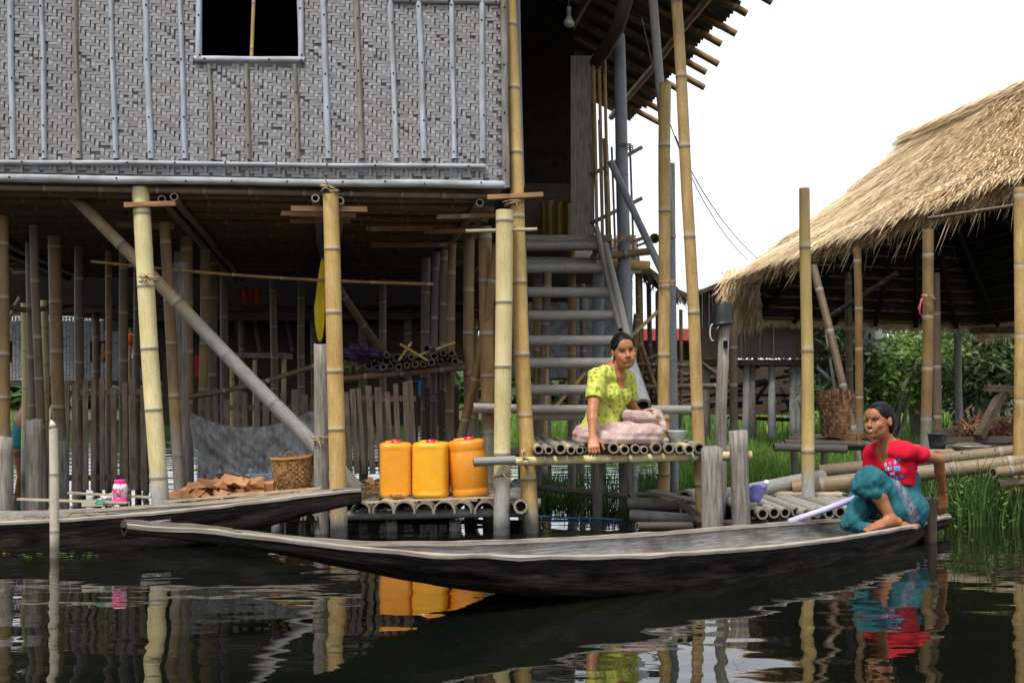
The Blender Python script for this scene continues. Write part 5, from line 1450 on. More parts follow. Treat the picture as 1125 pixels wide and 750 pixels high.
# ------------------------------------------------------------------ shrubs, trees and reeds
def shrub(name, label, px, Y, pyt, spread, nleaf, mat, group=None, base_py=None, lsz=.05, cat='shrub', trunks=5, seed=0):
    rnd = random.Random(seed)
    base = W(px, Y, 0.0); top = P(px, pyt, Y)
    s = empty(name, base, label, cat, group)
    tips = []
    for k in range(trunks):
        mb = MB(); a = rnd.uniform(0, 6.28); d = spread * rnd.uniform(.3, .95)
        tip = Vector((base.x + math.cos(a) * d, base.y + math.sin(a) * d * .7, top.z * rnd.uniform(.7, 1)))
        mid = base.lerp(tip, .5) + Vector((rnd.gauss(0, .1), rnd.gauss(0, .1), .1))
        st_ = base + Vector((rnd.uniform(-.15, .15), rnd.uniform(-.15, .15), -.1))
        mb.tube([st_, st_.lerp(mid, .5) + Vector((rnd.gauss(0, .05), 0, 0)), mid, tip], [.05, .04, .028, .008], 7)
        for q in range(5):
            b0 = mid.lerp(tip, rnd.uniform(-.3, .8)); b1 = b0 + Vector((rnd.gauss(0, .4), rnd.gauss(0, .3), rnd.uniform(.05, .5))) * spread * .8
            mb.tube([b0, b0.lerp(b1, .5) + Vector((0, 0, .04)), b1], [.016, .01, .004], 5); tips += [(b0, b1)]
        tips += [(mid, tip), (mid, tip)]
        mb.build('trunk', M['plank'], s)
    mb = MB()
    cl = []
    for i in range(max(12, nleaf // 70)):
        a, b = rnd.choice(tips); cl.append((a.lerp(b, rnd.uniform(.3, 1.05)), rnd.uniform(.10, .3) * spread))
    for i in range(nleaf):
        c, r = rnd.choice(cl)
        p = c + Vector((rnd.gauss(0, r), rnd.gauss(0, r), rnd.gauss(0, r * .8)))
        if p.z < .05: continue
        d = Vector((rnd.gauss(0, 1), rnd.gauss(0, 1), rnd.gauss(-.35, .6))).normalized(); l_ = lsz * rnd.uniform(.6, 1.4)
        sd = d.cross(Vector((rnd.gauss(0, 1), rnd.gauss(0, 1), 1))).normalized() * l_ * .22
        mb.quad([p, p + d * l_ * .5 + sd, p + d * l_, p + d * l_ * .5 - sd])
    mb.build('crown', mat, s)
for i, (px, Y, pyt, sp_, nl, m, lab, ls) in enumerate((
    (972, 19.2, 372, 1.0, 3000, 'leafb', 'bright green leafy shrub between the two shelter posts', .13),
    (925, 18.8, 350, .8, 1500, 'leaf', 'thin dark shrub in front of the far tin wall', .12),
    (1062, 19.6, 375, 1.3, 3000, 'leaf2', 'dense dark green bush behind the work platform', .12),
    (1110, 19.6, 335, 1.5, 3300, 'leaf', 'tall dark tree in front of the red house', .14),
    (1012, 20.5, 350, 1.5, 2600, 'leaf2', 'grey-green tree behind the brightest shrub', .14),
    (1160, 18.6, 360, 1.2, 3000, 'leaf', 'leafy bush at the right edge behind the trestle', .12))):
    shrub('leafy_shrub', lab, px, Y, pyt, sp_, nl, M[m], 'shrubs behind the shelter', lsz=ls, seed=i + 3, trunks=6)
# far belt of trees (one mass)
mb = MB(); rnd = random.Random(5)
for i in range(26000):
    x = rnd.uniform(-60, 75); Y = 62 + rnd.gauss(0, 4)
    h = 2.6 + 1.6 * mnoise.noise((x * .12, 0, 0)) + 1.0 * mnoise.noise((x * .5, 3, 0))
    z = rnd.random() ** .7 * h
    d = Vector((rnd.gauss(0, 1), rnd.gauss(0, 1), rnd.gauss(0, .7))).normalized() * .5; s_ = d.cross(Vector((0, rnd.uniform(-1, 1), 1))).normalized() * .3
    p = Vector((x, Y, z)); mb.quad([p, p + d + s_, p + d * 2, p + d - s_])
mb.build('distant_trees', M['leaf'], label='distant belt of dark trees on the horizon', cat='trees', kind='stuff')
def spots_w(px0, px1, Y0, Y1, k, cl=None):
    return spots_px(px0, px1, Y0, Y1, k, -.03, cl)
blades('reeds', M['weed'], spots_w(1040, 1175, 8.3, 9.6, 700, 2.5), .2, .62, .012, .5, seg=4, label='green reeds and water plants at the right edge beside the boat stern', cat='reeds', kind='stuff')
blades('bank_weed', M['leafb'], spots_w(885, 1170, 8.9, 11.5, 2600, 1.2), .08, .4, .016, .7, label='leafy weeds under the work platform', cat='weeds', kind='stuff')
mb = MB(); rnd = random.Random(9)
for i in range(70):
    p = W(rnd.uniform(1045, 1150), rnd.uniform(8.2, 9.3), 0); h = rnd.uniform(.15, .5)
    for k in range(int(h / .035)):
        a = rnd.uniform(0, 6.28); q = p + Vector((.02 * math.sin(k), 0, .04 * k)); d = Vector((math.cos(a), math.sin(a), .35)) * rnd.uniform(.04, .085)
        s_ = d.cross(Vector((0, 0, 1))).normalized() * .011
        mb.quad([q, q + d * .5 + s_, q + d, q + d * .5 - s_])
mb.build('water_plants', M['leafb'], label='leafy water plants standing among the reeds at the right', cat='water plants', kind='stuff')

# ================================================================== boats
def lerp_tab(tab, x):
    if x <= tab[0][0]: return tab[0][1]
    for (x0, y0), (x1, y1) in zip(tab, tab[1:]):
        if x <= x1:
            t = (x - x0) / (x1 - x0); return y0 + (y1 - y0) * t
    return tab[-1][1]
def smooth_tab(tab, x, k=.026, n_=11):
    return sum(lerp_tab(tab, x + (i - n_ // 2) * k) for i in range(n_)) / n_
def boat(name, label, A, B, gz, kz, hw, parts=True, thick=.021, deck0=None, nsec=70):
    """A, B ends in plan; gz/kz/hw tables over s (0..1): gunwale height, keel height, half width"""
    bt = empty(name, ((A.x + B.x) / 2, (A.y + B.y) / 2, 0), label, 'boat')
    d = (B - A); d.z = 0; dn = d.normalized(); nn = Vector((dn.y, -dn.x, 0))      # nn points to the camera side
    prof = [(-1, 1), (-1.0, .8), (-.96, .5), (-.84, .25), (-.6, .08), (-.3, .01), (0, 0), (.3, .01), (.6, .08), (.84, .25), (.96, .5), (1.0, .8), (1, 1)]
    out, inn, vv = [], [], []
    for i in range(nsec + 1):
        s = i / nsec; c = A.lerp(B, s); c.z = 0
        g, k, w_ = smooth_tab(gz, s), smooth_tab(kz, s), smooth_tab(hw, s, .006)
        th = min(thick, w_ * .5)
        wob = .003 * mnoise.noise((s * 25, 1, 2))
        o = [c + nn * x * w_ + Vector((0, 0, k + (g - k) * z + (wob if z > .9 else 0) + .006 * mnoise.noise((s * 30, x * 3, z * 3)))) for x, z in prof]
        fl = min(g - .01, k + .05)
        fl = max(fl, g - .16) if g - k > .2 else fl
        q = [c + nn * x * (w_ - th) + Vector((0, 0, fl + (g - fl) * z + (wob if z > .9 else 0))) for x, z in prof]
        out.append(o[::-1]); inn.append(q); vv.append(s * d.length)
    mb = MB(); mb.loft(out, vv, 0, closed=False, smooth=True)
    mb.uv = mb.uv
    mb.loft([out[0], [out[0][len(prof) // 2]] * len(prof)][::-1], [0, .1], 0, closed=False, smooth=False)
    mb.build('hull', M['hull'], bt)
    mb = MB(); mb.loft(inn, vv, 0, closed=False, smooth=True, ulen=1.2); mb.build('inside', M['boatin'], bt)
    mb = MB()
    for side in (0, -1):
        r1 = []
        for o, q in zip(out, inn):
            po, qi = (o[-1], q[0]) if side == 0 else (o[0], q[-1])
            e = (po - qi); e.normalize()
            r1.append([po + e * .004 + Vector((0, 0, -.010)), po + e * .006 + Vector((0, 0, .004)), po + Vector((0, 0, .010)), qi + Vector((0, 0, .010)), qi - e * .003 + Vector((0, 0, -.01))])
        mb.loft(r1 if side == -1 else [r[::-1] for r in r1], vv, closed=False, smooth=False, ulen=.1)
    mb.build('gunwale', M['rim'], bt)
    # solid pointed ends
    for s0, s1, e in ((0, .075, A), (1, .955, B)):
        mb = MB(); rg = []; vs2 = []
        for k in range(9):
            s = s0 + (s1 - s0) * k / 8; c = A.lerp(B, s); c.z = 0
            g, kk, w_ = smooth_tab(gz, s), smooth_tab(kz, s), smooth_tab(hw, s, .006)
            rough = .006 * mnoise.noise((k * 2.3, 0, s0))
            zz = g + .012 + rough
            rg.append([c + nn * w_ * 1.02 + Vector((0, 0, zz - .02)), c + nn * w_ * 1.02 + Vector((0, 0, zz)), c + Vector((0, 0, zz + .01)), c - nn * w_ * 1.02 + Vector((0, 0, zz)), c - nn * w_ * 1.02 + Vector((0, 0, zz - .02))])
            vs2.append(abs(s - s0) * d.length)
        mb.loft(rg, vs2, closed=True, smooth=False, cap0=True, cap1=True, ulen=.3); mb.build('end_block', M['endw'], bt)
    for s in ((.30, .52, .72) if parts else ()):
        c = A.lerp(B, s); w_ = lerp_tab(hw, s); g = lerp_tab(gz, s)
        pass
    return bt
A = Vector((-1.41, 4.30, 0)); B = Vector((2.92, 7.92, 0))
def s_of_px(px, off=0.0):
    # where the boat's centre line (shifted off to the camera side) crosses photo column px
    d = (B - A); dn = d.normalized(); nn = Vector((dn.y, -dn.x, 0)); k = (px - 562.5) / F
    a = A + nn * off
    s = (k * a.y - a.x) / (d.x - k * d.y); return s, (a + d * s).y
hw = [(0, .018), (.04, .05), (.12, .15), (.25, .29), (.4, .38), (.55, .40), (.7, .37), (.85, .26), (.92, .13), (.96, .045), (1, .012)]
gz = []
for px, py in ((142, 559), (170, 564), (200, 573), (250, 590), (300, 599), (350, 604), (400, 608), (460, 611), (520, 613), (600, 614), (712, 611), (800, 606), (860, 600), (920, 593), (960, 586), (1000, 577), (1043, 569)):
    s, Y = s_of_px(px)
    for _ in range(4): s, Y = s_of_px(px, lerp_tab(hw, max(0, min(1, s))))
    gz.append((s, H - (py - 430) * Y / F))
kz = [(0, gz[0][1] - .05)]
for px, py in ((200, 577), (250, 590), (300, 603), (350, 617), (400, 631), (450, 645), (500, 656)):
    s, Y = s_of_px(px); kz.append((s, H - (py - 430) * Y / F))
kz += [(.5, -.10), (.7, -.14), (.82, -.09), (.9, -.03), (.95, .03), (1, gz[-1][1] - .025)]
boat('dugout_boat', 'long black grey-rimmed dugout boat nearest the viewer, with the woman in red at its stern', A, B, gz, kz, hw)
# second boat, tip to the right
A2 = Vector((-4.9, 7.15, 0)); B2 = Vector(P(397, 533, 7.5)); B2.z = 0
def s2(px, off=0):
    d = (B2 - A2); dn = d.normalized(); nn = Vector((dn.y, -dn.x, 0)); k = (px - 562.5) / F; a = A2 + nn * off
    s = (k * a.y - a.x) / (d.x - k * d.y); return s, (a + d * s).y
hw2_ = [(0, .02), (.1, .15), (.3, .3), (.5, .33), (.7, .26), (.88, .14), (.97, .07), (1, .045)]
gz2 = []
for px, py in ((-250, 560), (-100, 575), (0, 576), (60, 573), (120, 568), (180, 562), (240, 557), (300, 551), (350, 543), (396, 534)):
    s, Y = s2(px)
    for _ in range(4): s, Y = s2(px, lerp_tab(hw2_, max(0, min(1, s))))
    gz2.append((max(0, s), H - (py - 430) * Y / F))
kz2 = [(0, .05), (.15, -.08), (.6, -.12), (.75, -.02), (.88, .12), (1, gz2[-1][1] - .06)]
boat('dugout_boat', 'farther dark dugout boat at the left whose raised tip crosses the golden stilt', A2, B2, gz2, kz2, hw2_)
lb_ = [((20, 548, 7.3), (140, 552, 7.2), 'pale lath lying along the left boat'), ((75, 541, 7.35), (165, 546, 7.3), 'second pale lath behind the first in the left boat'), ((180, 551, 7.3), (352, 536, 7.5), 'long pale bamboo strip on the rim of the left boat')]
for a, b, lab in lb_:
    mb = MB(); mb.beam(P(*a), P(*b), .035, .012); mb.build('bamboo_lath', M['straw'], label=lab, cat='lath', group='laths in the left boat')
mb = MB()
for i in range(9):
    mb.beam(W(-20 + i * 24, 7.12, .16), W(-10 + i * 24, 7.55, .17), .17, .02, jit=.01)
mb.build('loose_floor_boards', M['plank'], label='loose grey floor boards laid across the left boat', cat='boards')
# pink jar with lettering
jr = empty('plastic_jar', P(132, 553, 7.25), 'bright pink and white plastic jar standing on the left boat', 'jar')
cj = P(132, 553.5, 7.25); hj = R(28, 7.25); rj = R(7.6, 7.25)
def lathe(c, prof, k=32):
    mb = MB(); mb.loft([[Vector(c) + Vector((math.cos(a) * r, math.sin(a) * r, z)) for a in [2 * math.pi * i / k for i in range(k)]] for r, z in prof], [z for r, z in prof], cap0=True, cap1=True); return mb
n = NT('pink_white_label', .4, .5); z = n.sep(n.obj())[2]
M['pink'] = plain('hot_pink_plastic', (.85, .02, .25), .35, .5, .03)
n = NT('jar_white', .4, .5); g = n.noise(n.pos(), 45, 2); 
n.out(n.ramp(g, (.50, (.8, .72, .74)), (.56, (.8, .06, .3)))); M['jarw'] = n.m
lathe(cj, [(rj * .8, 0), (rj * .97, .005), (rj, .02), (rj, hj * .28)]).build('jar_base', M['pink'], jr)
lathe(cj, [(rj, hj * .281), (rj * 1.0, hj * .7), (rj * .92, hj * .78), (rj * .8, hj * .8)]).build('jar_body', M['jarw'], jr)
lathe(cj, [(rj * .8, hj * .80), (rj * .82, hj * .81), (rj * .82, hj * .93), (rj * .78, hj * .96)]).build('lid', M['pink'], jr)
text('lettering', 'KY', cj + Vector((0, -rj - .003, hj * .5)), (math.radians(90), 0, 0), .055, M['pink'], jr)
mb = MB(); mb.box(P(104, 552, 7.35), (.13, .08, .035), jit=.004); mb.build('small_box', plain('cream_plastic', (.5, .48, .38), .5), label='small cream box left of the pink jar', cat='box')
mb = MB(); t_ = [P(110 + 5 * math.cos(a), 555 - 3 * abs(math.sin(a)) - 2, 7.15) for a in [math.pi * i / 10 for i in range(11)]]; mb.tube(t_, .006, 6); mb.tube([t_[0], t_[-1]], .006, 6); mb.build('green_clip', plain('green_plastic', (.02, .3, .17), .4), label='small green plastic handle in front of the cream box', cat='handle')
lumpy('plastic_bag', P(121, 549, 7.4), (.06, .05, .035), plain('clear_bag', (.6, .62, .64), .3, .6), .5, 3, 2, label='crumpled pale plastic bag behind the pink jar', cat='bag')

# overhead cables and floating leaves
for a, m_, b, lab in (((742, 150, 9.5), (775, 232, 12), (832, 284, 16.4), 'thin pale cable sagging from the porch to the thatched roof'), ((705, 20, 9.5), (745, 215, 12), (822, 286, 16.6), 'second thin cable hanging behind the golden porch poles')):
    mb = MB(); pa, pm, pb_ = P(*a), P(*m_), P(*b)
    mb.tube([pa * (1 - t) ** 2 + pm * 2 * t * (1 - t) + pb_ * t * t for t in [i / 16 for i in range(17)]], .005, 5)
    mb.build('overhead_cable', M['plank'], label=lab, cat='cable')
mb = MB(); rnd = random.Random(3)
for i in range(46):
    p = W(rnd.uniform(0, 110) if i < 26 else rnd.uniform(590, 700), rnd.uniform(6.75, 6.95) if i < 26 else rnd.uniform(8.6, 10), .006); a = rnd.uniform(0, 6.28); d = Vector((math.cos(a), math.sin(a), 0)) * rnd.uniform(.01, .03); s_ = Vector((-d.y, d.x, 0)) * .45
    mb.quad([p - d, p + s_, p + d, p - s_])
mb.build('floating_leaves', M['grass'], label='small yellow-green leaves floating on the dark water', cat='leaves', kind='stuff')

# ================================================================== people: bodies grown as one continuous skin from a distance field
class Field:
    def __init__(s, lo, hi, h):
        s.lo = np.array(lo, np.float32); s.h = h
        s.n = [int(math.ceil((hi[k] - lo[k]) / h)) + 1 for k in range(3)]
        s.D = np.full(s.n, .08, np.float32)
    def _win(s, lo, hi, pad):
        a = [max(0, int((lo[k] - pad - s.lo[k]) / s.h)) for k in range(3)]
        b = [min(s.n[k], int((hi[k] + pad - s.lo[k]) / s.h) + 2) for k in range(3)]
        if any(b[k] <= a[k] for k in range(3)): return None
        ax = [s.lo[k] + s.h * np.arange(a[k], b[k], dtype=np.float32) for k in range(3)]
        X = np.stack(np.meshgrid(*ax, indexing='ij'), -1)
        return tuple(slice(a[k], b[k]) for k in range(3)), X
    def _op(s, sl, d, k, mode):
        o = s.D[sl]
        if mode == 'sub': d = -d; m = -1.0
        else: m = 1.0
        if k <= 0: s.D[sl] = np.minimum(o, d) if m > 0 else np.maximum(o, d); return
        hh = np.clip(.5 + .5 * (o - d) / k * m, 0, 1)
        s.D[sl] = o * (1 - hh) + d * hh - m * k * hh * (1 - hh)
    def cone(s, a, b, ra, rb, k=.02, mode='add', flat=None):
        a, b = np.array(a, np.float32), np.array(b, np.float32)
        r = max(ra, rb)
        w_ = s._win(np.minimum(a, b) - r, np.maximum(a, b) + r, k + 3 * s.h)
        if w_ is None: return
        sl, X = w_; ba = b - a; t = np.clip(((X - a) @ ba) / max(1e-9, float(ba @ ba)), 0, 1)
        d = np.linalg.norm(X - a - t[..., None] * ba, axis=-1) - (ra + (rb - ra) * t)
        s._op(sl, d, k, mode)
    def ell(s, c, r, rot=None, k=.02, mode='add'):
        c = np.array(c, np.float32); r = np.array(r, np.float32); R_ = np.array(rot or Matrix.Identity(3), np.float32)
        m = float(r.max()); w_ = s._win(c - m, c + m, k + 3 * s.h)
        if w_ is None: return
        sl, X = w_; q = (X - c) @ R_            # to local axes
        k0 = np.linalg.norm(q / r, axis=-1); k1 = np.linalg.norm(q / (r * r), axis=-1)
        d = k0 * (k0 - 1) / np.maximum(k1, 1e-6)
        s._op(sl, d, k, mode)
    def half(s, p, nrm, k=.004):
        """cut away everything on the side nrm points to"""
        nrm = np.array(nrm, np.float32); nrm /= np.linalg.norm(nrm)
        ax = [s.lo[q] + s.h * np.arange(s.n[q], dtype=np.float32) for q in range(3)]
        d = (ax[0][:, None, None] - p[0]) * nrm[0] + (ax[1][None, :, None] - p[1]) * nrm[1] + (ax[2][None, None, :] - p[2]) * nrm[2]
        s.D = np.maximum(s.D, d)
    def mesh(s):
        D = s.D; ins = D < 0; nx, ny, nz = D.shape
        c = ins[:-1, :-1, :-1].astype(np.int8)
        cnt = sum(ins[i:nx - 1 + i, j:ny - 1 + j, k:nz - 1 + k].astype(np.int8) for i in (0, 1) for j in (0, 1) for k in (0, 1))
        act = (cnt > 0) & (cnt < 8)
        idx = np.full(act.shape, -1, np.int64); ids = np.argwhere(act); idx[act] = np.arange(len(ids))
        acc = np.zeros((len(ids), 3)); num = np.zeros(len(ids))
        I, J, K = ids.T
        for e in range(3):
            o = [k for k in range(3) if k != e]
            for u in (0, 1):
                for v in (0, 1):
                    off = [0, 0, 0]; off[o[0]] = u; off[o[1]] = v
                    a = D[I + off[0], J + off[1], K + off[2]]
                    of2 = list(off); of2[e] = 1
                    b = D[I + of2[0], J + of2[1], K + of2[2]]
                    m = (a < 0) != (b < 0)
                    t = np.where(m, a / np.where(a - b == 0, 1, a - b), 0)
                    p = np.array(off, float)[None, :].repeat(len(ids), 0); p[:, e] += t
                    acc[m] += p[m]; num[m] += 1
        verts = s.lo + s.h * (ids + acc / num[:, None])
        faces = []
        for e in range(3):
            o = [k for k in range(3) if k != e]
            sl0 = [slice(None)] * 3; sl1 = [slice(None)] * 3
            sl0[e] = slice(0, -1); sl1[e] = slice(1, None)
            cr_ = ins[tuple(sl0)] != ins[tuple(sl1)]
            E = np.argwhere(cr_)
            E = E[(E[:, o[0]] > 0) & (E[:, o[1]] > 0) & (E[:, o[0]] < D.shape[o[0]] - 1) & (E[:, o[1]] < D.shape[o[1]] - 1)]
            q = []
            for u, v in ((1, 1), (0, 1), (0, 0), (1, 0)):
                F_ = E.copy(); F_[:, o[0]] -= u; F_[:, o[1]] -= v
                q.append(idx[F_[:, 0], F_[:, 1], F_[:, 2]])
            q = np.stack(q, 1)
            first_in = ins[E[:, 0], E[:, 1], E[:, 2]]
            flip = first_in if e == 1 else ~first_in
            q[flip] = q[flip][:, ::-1]
            faces.append(q)
        return verts, np.concatenate(faces)
    def build(s, name, mats, parent=None, pick=None, smooth_it=2, fold=None):
        v, f = s.mesh()
        me = bpy.data.meshes.new(name); me.from_pydata(v.tolist(), [], f.tolist())
        me.polygons.foreach_set("use_smooth", np.ones(len(f), bool))
        for m in (mats if isinstance(mats, (list, tuple)) else [mats]): me.materials.append(m)
        if pick is not None: me.polygons.foreach_set("material_index", pick(v[f].mean(1)).astype(np.int32))
        me.update()
        o = bpy.data.objects.new(name, me); col.objects.link(o)
        if parent is not None: o.parent = parent; o.matrix_parent_inverse = Matrix.Translation(-parent.location)
        if smooth_it:
            md = o.modifiers.new('soft', 'SMOOTH'); md.iterations = smooth_it; md.factor = .5
        return o

def skin_mat(name, c, c2):
    n = NT(name, .48, .4)
    g = n.noise(n.pos(), 14, 4)
    n.out(n.mix(n.ramp(g, (.35, 0.0), (.7, 1.0)), c, c2))
    n.b.inputs["Subsurface Weight"].default_value = .12; n.b.inputs["Subsurface Radius"].default_value = (.02, .008, .004)
    n.b.inputs["Subsurface Scale"].default_value = .5
    return n.m
M['skin'] = skin_mat('warm_tan_skin', (.36, .135, .058), (.44, .18, .08))
M['skin2'] = skin_mat('brown_tan_skin', (.31, .12, .052), (.38, .155, .07))
n = NT('black_hair', .42, .1)
g = n.noise(n.mapv(n.obj(), (160, 22, 22)), 1, 4, .6)
n.out(n.ramp(g, (.4, (.004, .004, .005)), (.7, (.016, .014, .015)))); n.bump(g, .5, .003); M['hair'] = n.m
M['lip'] = plain('lip_skin', (.40, .10, .075), .45, .4, .1)
M['eye'] = plain('eye_white', (.26, .2, .17), .3, .5, .03)
M['iris'] = plain('dark_iris', (.012, .008, .006), .2, .6, .02)
M['tooth'] = plain('tooth_white', (.72, .68, .6), .3, .5, .02)

def frame(fwd, roll=0, pitch=0):
    """columns: her left side, backwards, up   (face looks along -Y of this frame)"""
    f = Vector(fwd).normalized(); up = Vector((0, 0, 1))
    back = -f; x = back.cross(up).normalized(); up2 = x.cross(back)
    m = Matrix((x, back, up2)).transposed()
    return m @ Matrix.Rotation(pitch, 3, 'X') @ Matrix.Rotation(roll, 3, 'Y')

def head_fields(fd, c, T, sc_=1.0):
    def q(x, y, z): return Vector(c) + T @ (Vector((x, y, z)) * sc_)
    E = lambda p, r, k=.02, mode='add': fd.ell(q(*p), [x * sc_ for x in r], T, k, mode)
    E((0, .018, .030), (.073, .088, .082)); E((0, -.014, -.028), (.062, .072, .084), .03)
    E((0, -.032, -.076), (.046, .052, .036), .035); E((0, -.068, -.096), (.020, .016, .016), .02)
    for s_ in (-1, 1):
        E((s_ * .037, -.062, -.030), (.025, .023, .021), .018)
        E((s_ * .030, -.0905, .004), (.016, .0085, .0085), .012, 'sub')
        E((s_ * .027, -.079, -.052), (.016, .012, .02), .015)
        E((s_ * .0745, .014, -.006), (.009, .019, .031), .006); E((s_ * .079, .008, -.026), (.007, .009, .011), .005)
        fd.cone(q(s_ * .010, -.083, .024), q(s_ * .042, -.070, .022), .007 * sc_, .006 * sc_, .016)
        E((s_ * .012, -.0945, -.036), (.0085, .010, .0075), .006)
    fd.cone(q(0, -.083, .006), q(0, -.106, -.033), .0075 * sc_, .0105 * sc_, .012)
    E((0, -.078, .046), (.045, .016, .03), .03)
    fd.cone(q(-.016, -.0865, -.062), q(.016, -.0865, -.062), .007 * sc_, .007 * sc_, .008)
    return q

def face_bits(parent, q, T, sc_, smile=0.0, teeth=False):
    for s_ in (-1, 1):
        mb = MB(); n0 = 14
        rg = []
        for t in range(9):
            a = math.pi * t / 8; rg.append([q(s_ * .031 + .0125 * math.cos(b) * math.sin(a), -.0785 - .008 * math.cos(a) * 1.0, .003 + .0026 * math.sin(b) * math.sin(a)) for b in [2 * math.pi * i / n0 for i in range(n0)]])
        mb.loft(rg, range(9)); mb.build('eye', M['eye'], parent)
        mb = MB(); mb.loft([[q(s_ * .031 + .0054 * k * math.cos(b), -.0868 - .0012 * (1 - k), .003 + .0036 * k * math.sin(b)) for b in [2 * math.pi * i / n0 for i in range(n0)]] for k in (1, .6, .01)], (0, 1, 2)); mb.build('iris', M['iris'], parent)
        mb = MB(); mb.tube([q(s_ * (.018 + .027 * t), -.0872 + .013 * t * t, .0050 + .0045 * math.sin(math.pi * t)) for t in [i / 8 for i in range(9)]], [.0012, .002, .0024, .0025, .0025, .0025, .0022, .002, .001], 6); mb.build('eyelashes', M['hair'], parent)
        mb = MB(); mb.tube([q(s_ * (.013 + .037 * t), -.0925 + .018 * t * t, .0295 + .007 * math.sin(math.pi * t * .9)) for t in [i / 8 for i in range(9)]], [.0015, .003, .0034, .0034, .0032, .003, .0025, .002, .001], 6); mb.build('eyebrow', M['hair'], parent)
    w_ = .036 if not teeth else .027
    for nm, z0, r, dy in (('upper_lip', -.0575, .0042, 0), ('lower_lip', -.0665 - (.006 if teeth else 0), .0052, .001)):
        mb = MB(); mb.tube([q(w_ * (2 * t - 1), -.0945 + dy + .016 * (2 * t - 1) ** 2, z0 + smile * (2 * t - 1) ** 2 + (-.002 if nm[0] == 'u' and abs(t - .5) < .06 else 0)) for t in [i / 12 for i in range(13)]],
                       [.0012] + [r * (.55 + .45 * math.sin(math.pi * i / 12)) for i in range(1, 12)] + [.0012], 8); mb.build(nm, M['lip'], parent)
    mb = MB()
    mb.tube([q(w_ * .9 * (2 * t - 1), -.0945 + .016 * (2 * t - 1) ** 2, -.062 - (.002 if teeth else 0) + smile * (2 * t - 1) ** 2) for t in [i / 12 for i in range(13)]], .0022 if not teeth else .0045, 6); mb.build('mouth', plain('mouth_dark', (.05, .012, .01), .6), parent)
    if teeth:
        for i in range(6):
            x = -.013 + i * .0052
            mb = MB(); mb.box(q(x, -.0985 + .016 * (x / w_) ** 2, -.0625 + smile * (x / w_) ** 2), (.0046, .003, .0052), T.to_3x3()); mb.build('tooth', M['tooth'], parent)

def hair_mesh(parent, c, T, sc_, bun=True, hi=(.30, .30, .32)):
    def q(x, y, z): return Vector(c) + T @ (Vector((x, y, z)) * sc_)
    fd = Field([v - .17 for v in c], [v + .17 for v in c], .0035)
    E = lambda p, r, k=.02, mode='add': fd.ell(q(*p), [x * sc_ for x in r], T, k, mode)
    E((0, .022, .036), (.0805, .094, .088)); E((0, .050, -.012), (.074, .066, .072), .03); E((0, .06, -.06), (.050, .045, .04), .03)
    if bun: E((0, .112, -.045), (.036, .032, .036), .012)
    E((0, -.088, -.035), (.070, .062, .082), .010, 'sub')          # the face
    E((0, -.094, .018), (.056, .045, .042), .012, 'sub')
    for s_ in (-1, 1):
        E((s_ * .084, .012, -.012), (.022, .026, .034), .006, 'sub')
        E((s_ * .078, -.022, -.055), (.03, .042, .05), .008, 'sub')
    fd.cone(q(0, -.07, .112), q(0, .03, .132), .004, .003, .006, 'sub')
    return fd.build('hair', M['hair'], parent)

def finger(fd, pts, r, k=.003):
    for i in range(len(pts) - 1):
        fd.cone(pts[i], pts[i + 1], r * (1 - .1 * i), r * (1 - .1 * (i + 1)), k if i else .006)

def hand(fd, wrist, palm_dir, side, nrm, curl, sc_=1.0, thumb=1, spread=.08):
    """palm_dir: wrist->knuckles, side: towards the thumb, nrm: out of the back of the hand"""
    pd = Vector(palm_dir).normalized(); sd = Vector(side); sd = (sd - pd * sd.dot(pd)).normalized(); nr = pd.cross(sd)
    if nr.dot(Vector(nrm)) < 0: nr = -nr
    w_ = Vector(wrist)
    kn = w_ + pd * .082 * sc_
    for t in (-1, -.33, .33, 1):
        fd.cone(w_ + sd * .016 * t * sc_ + pd * .008, kn + sd * .029 * t * sc_, .015 * sc_, .0115 * sc_, .012)
    L_ = (.062, .074, .08, .072); 
    for i, t in enumerate((-1, -.33, .33, 1)):
        l_ = L_[i] * sc_ * .98; d = (pd + sd * spread * t).normalized()
        p0 = kn + sd * .028 * t * sc_; pts = [p0]; ang_ = 0
        for s_, fr in enumerate((.45, .32, .23)):
            ang_ += curl[s_] + .05 * i
            dd = (d * math.cos(ang_) - nr * math.sin(ang_)).normalized()
            pts.append(pts[-1] + dd * l_ * fr)
        finger(fd, pts, .0088 * sc_)
    b0 = w_ + pd * .022 * sc_ + sd * .024 * sc_
    d1 = (pd * .6 + sd * .8 - nr * .35).normalized(); d2 = (pd * .85 + sd * .3 - nr * .55).normalized()
    b1 = b0 + d1 * .036 * sc_; finger(fd, [b0, b1, b1 + d2 * .028 * sc_, b1 + d2 * .05 * sc_], .0115 * sc_)

def ellT(fd, c, r, T, k=.03, mode='add'): fd.ell(c, r, T, k, mode)

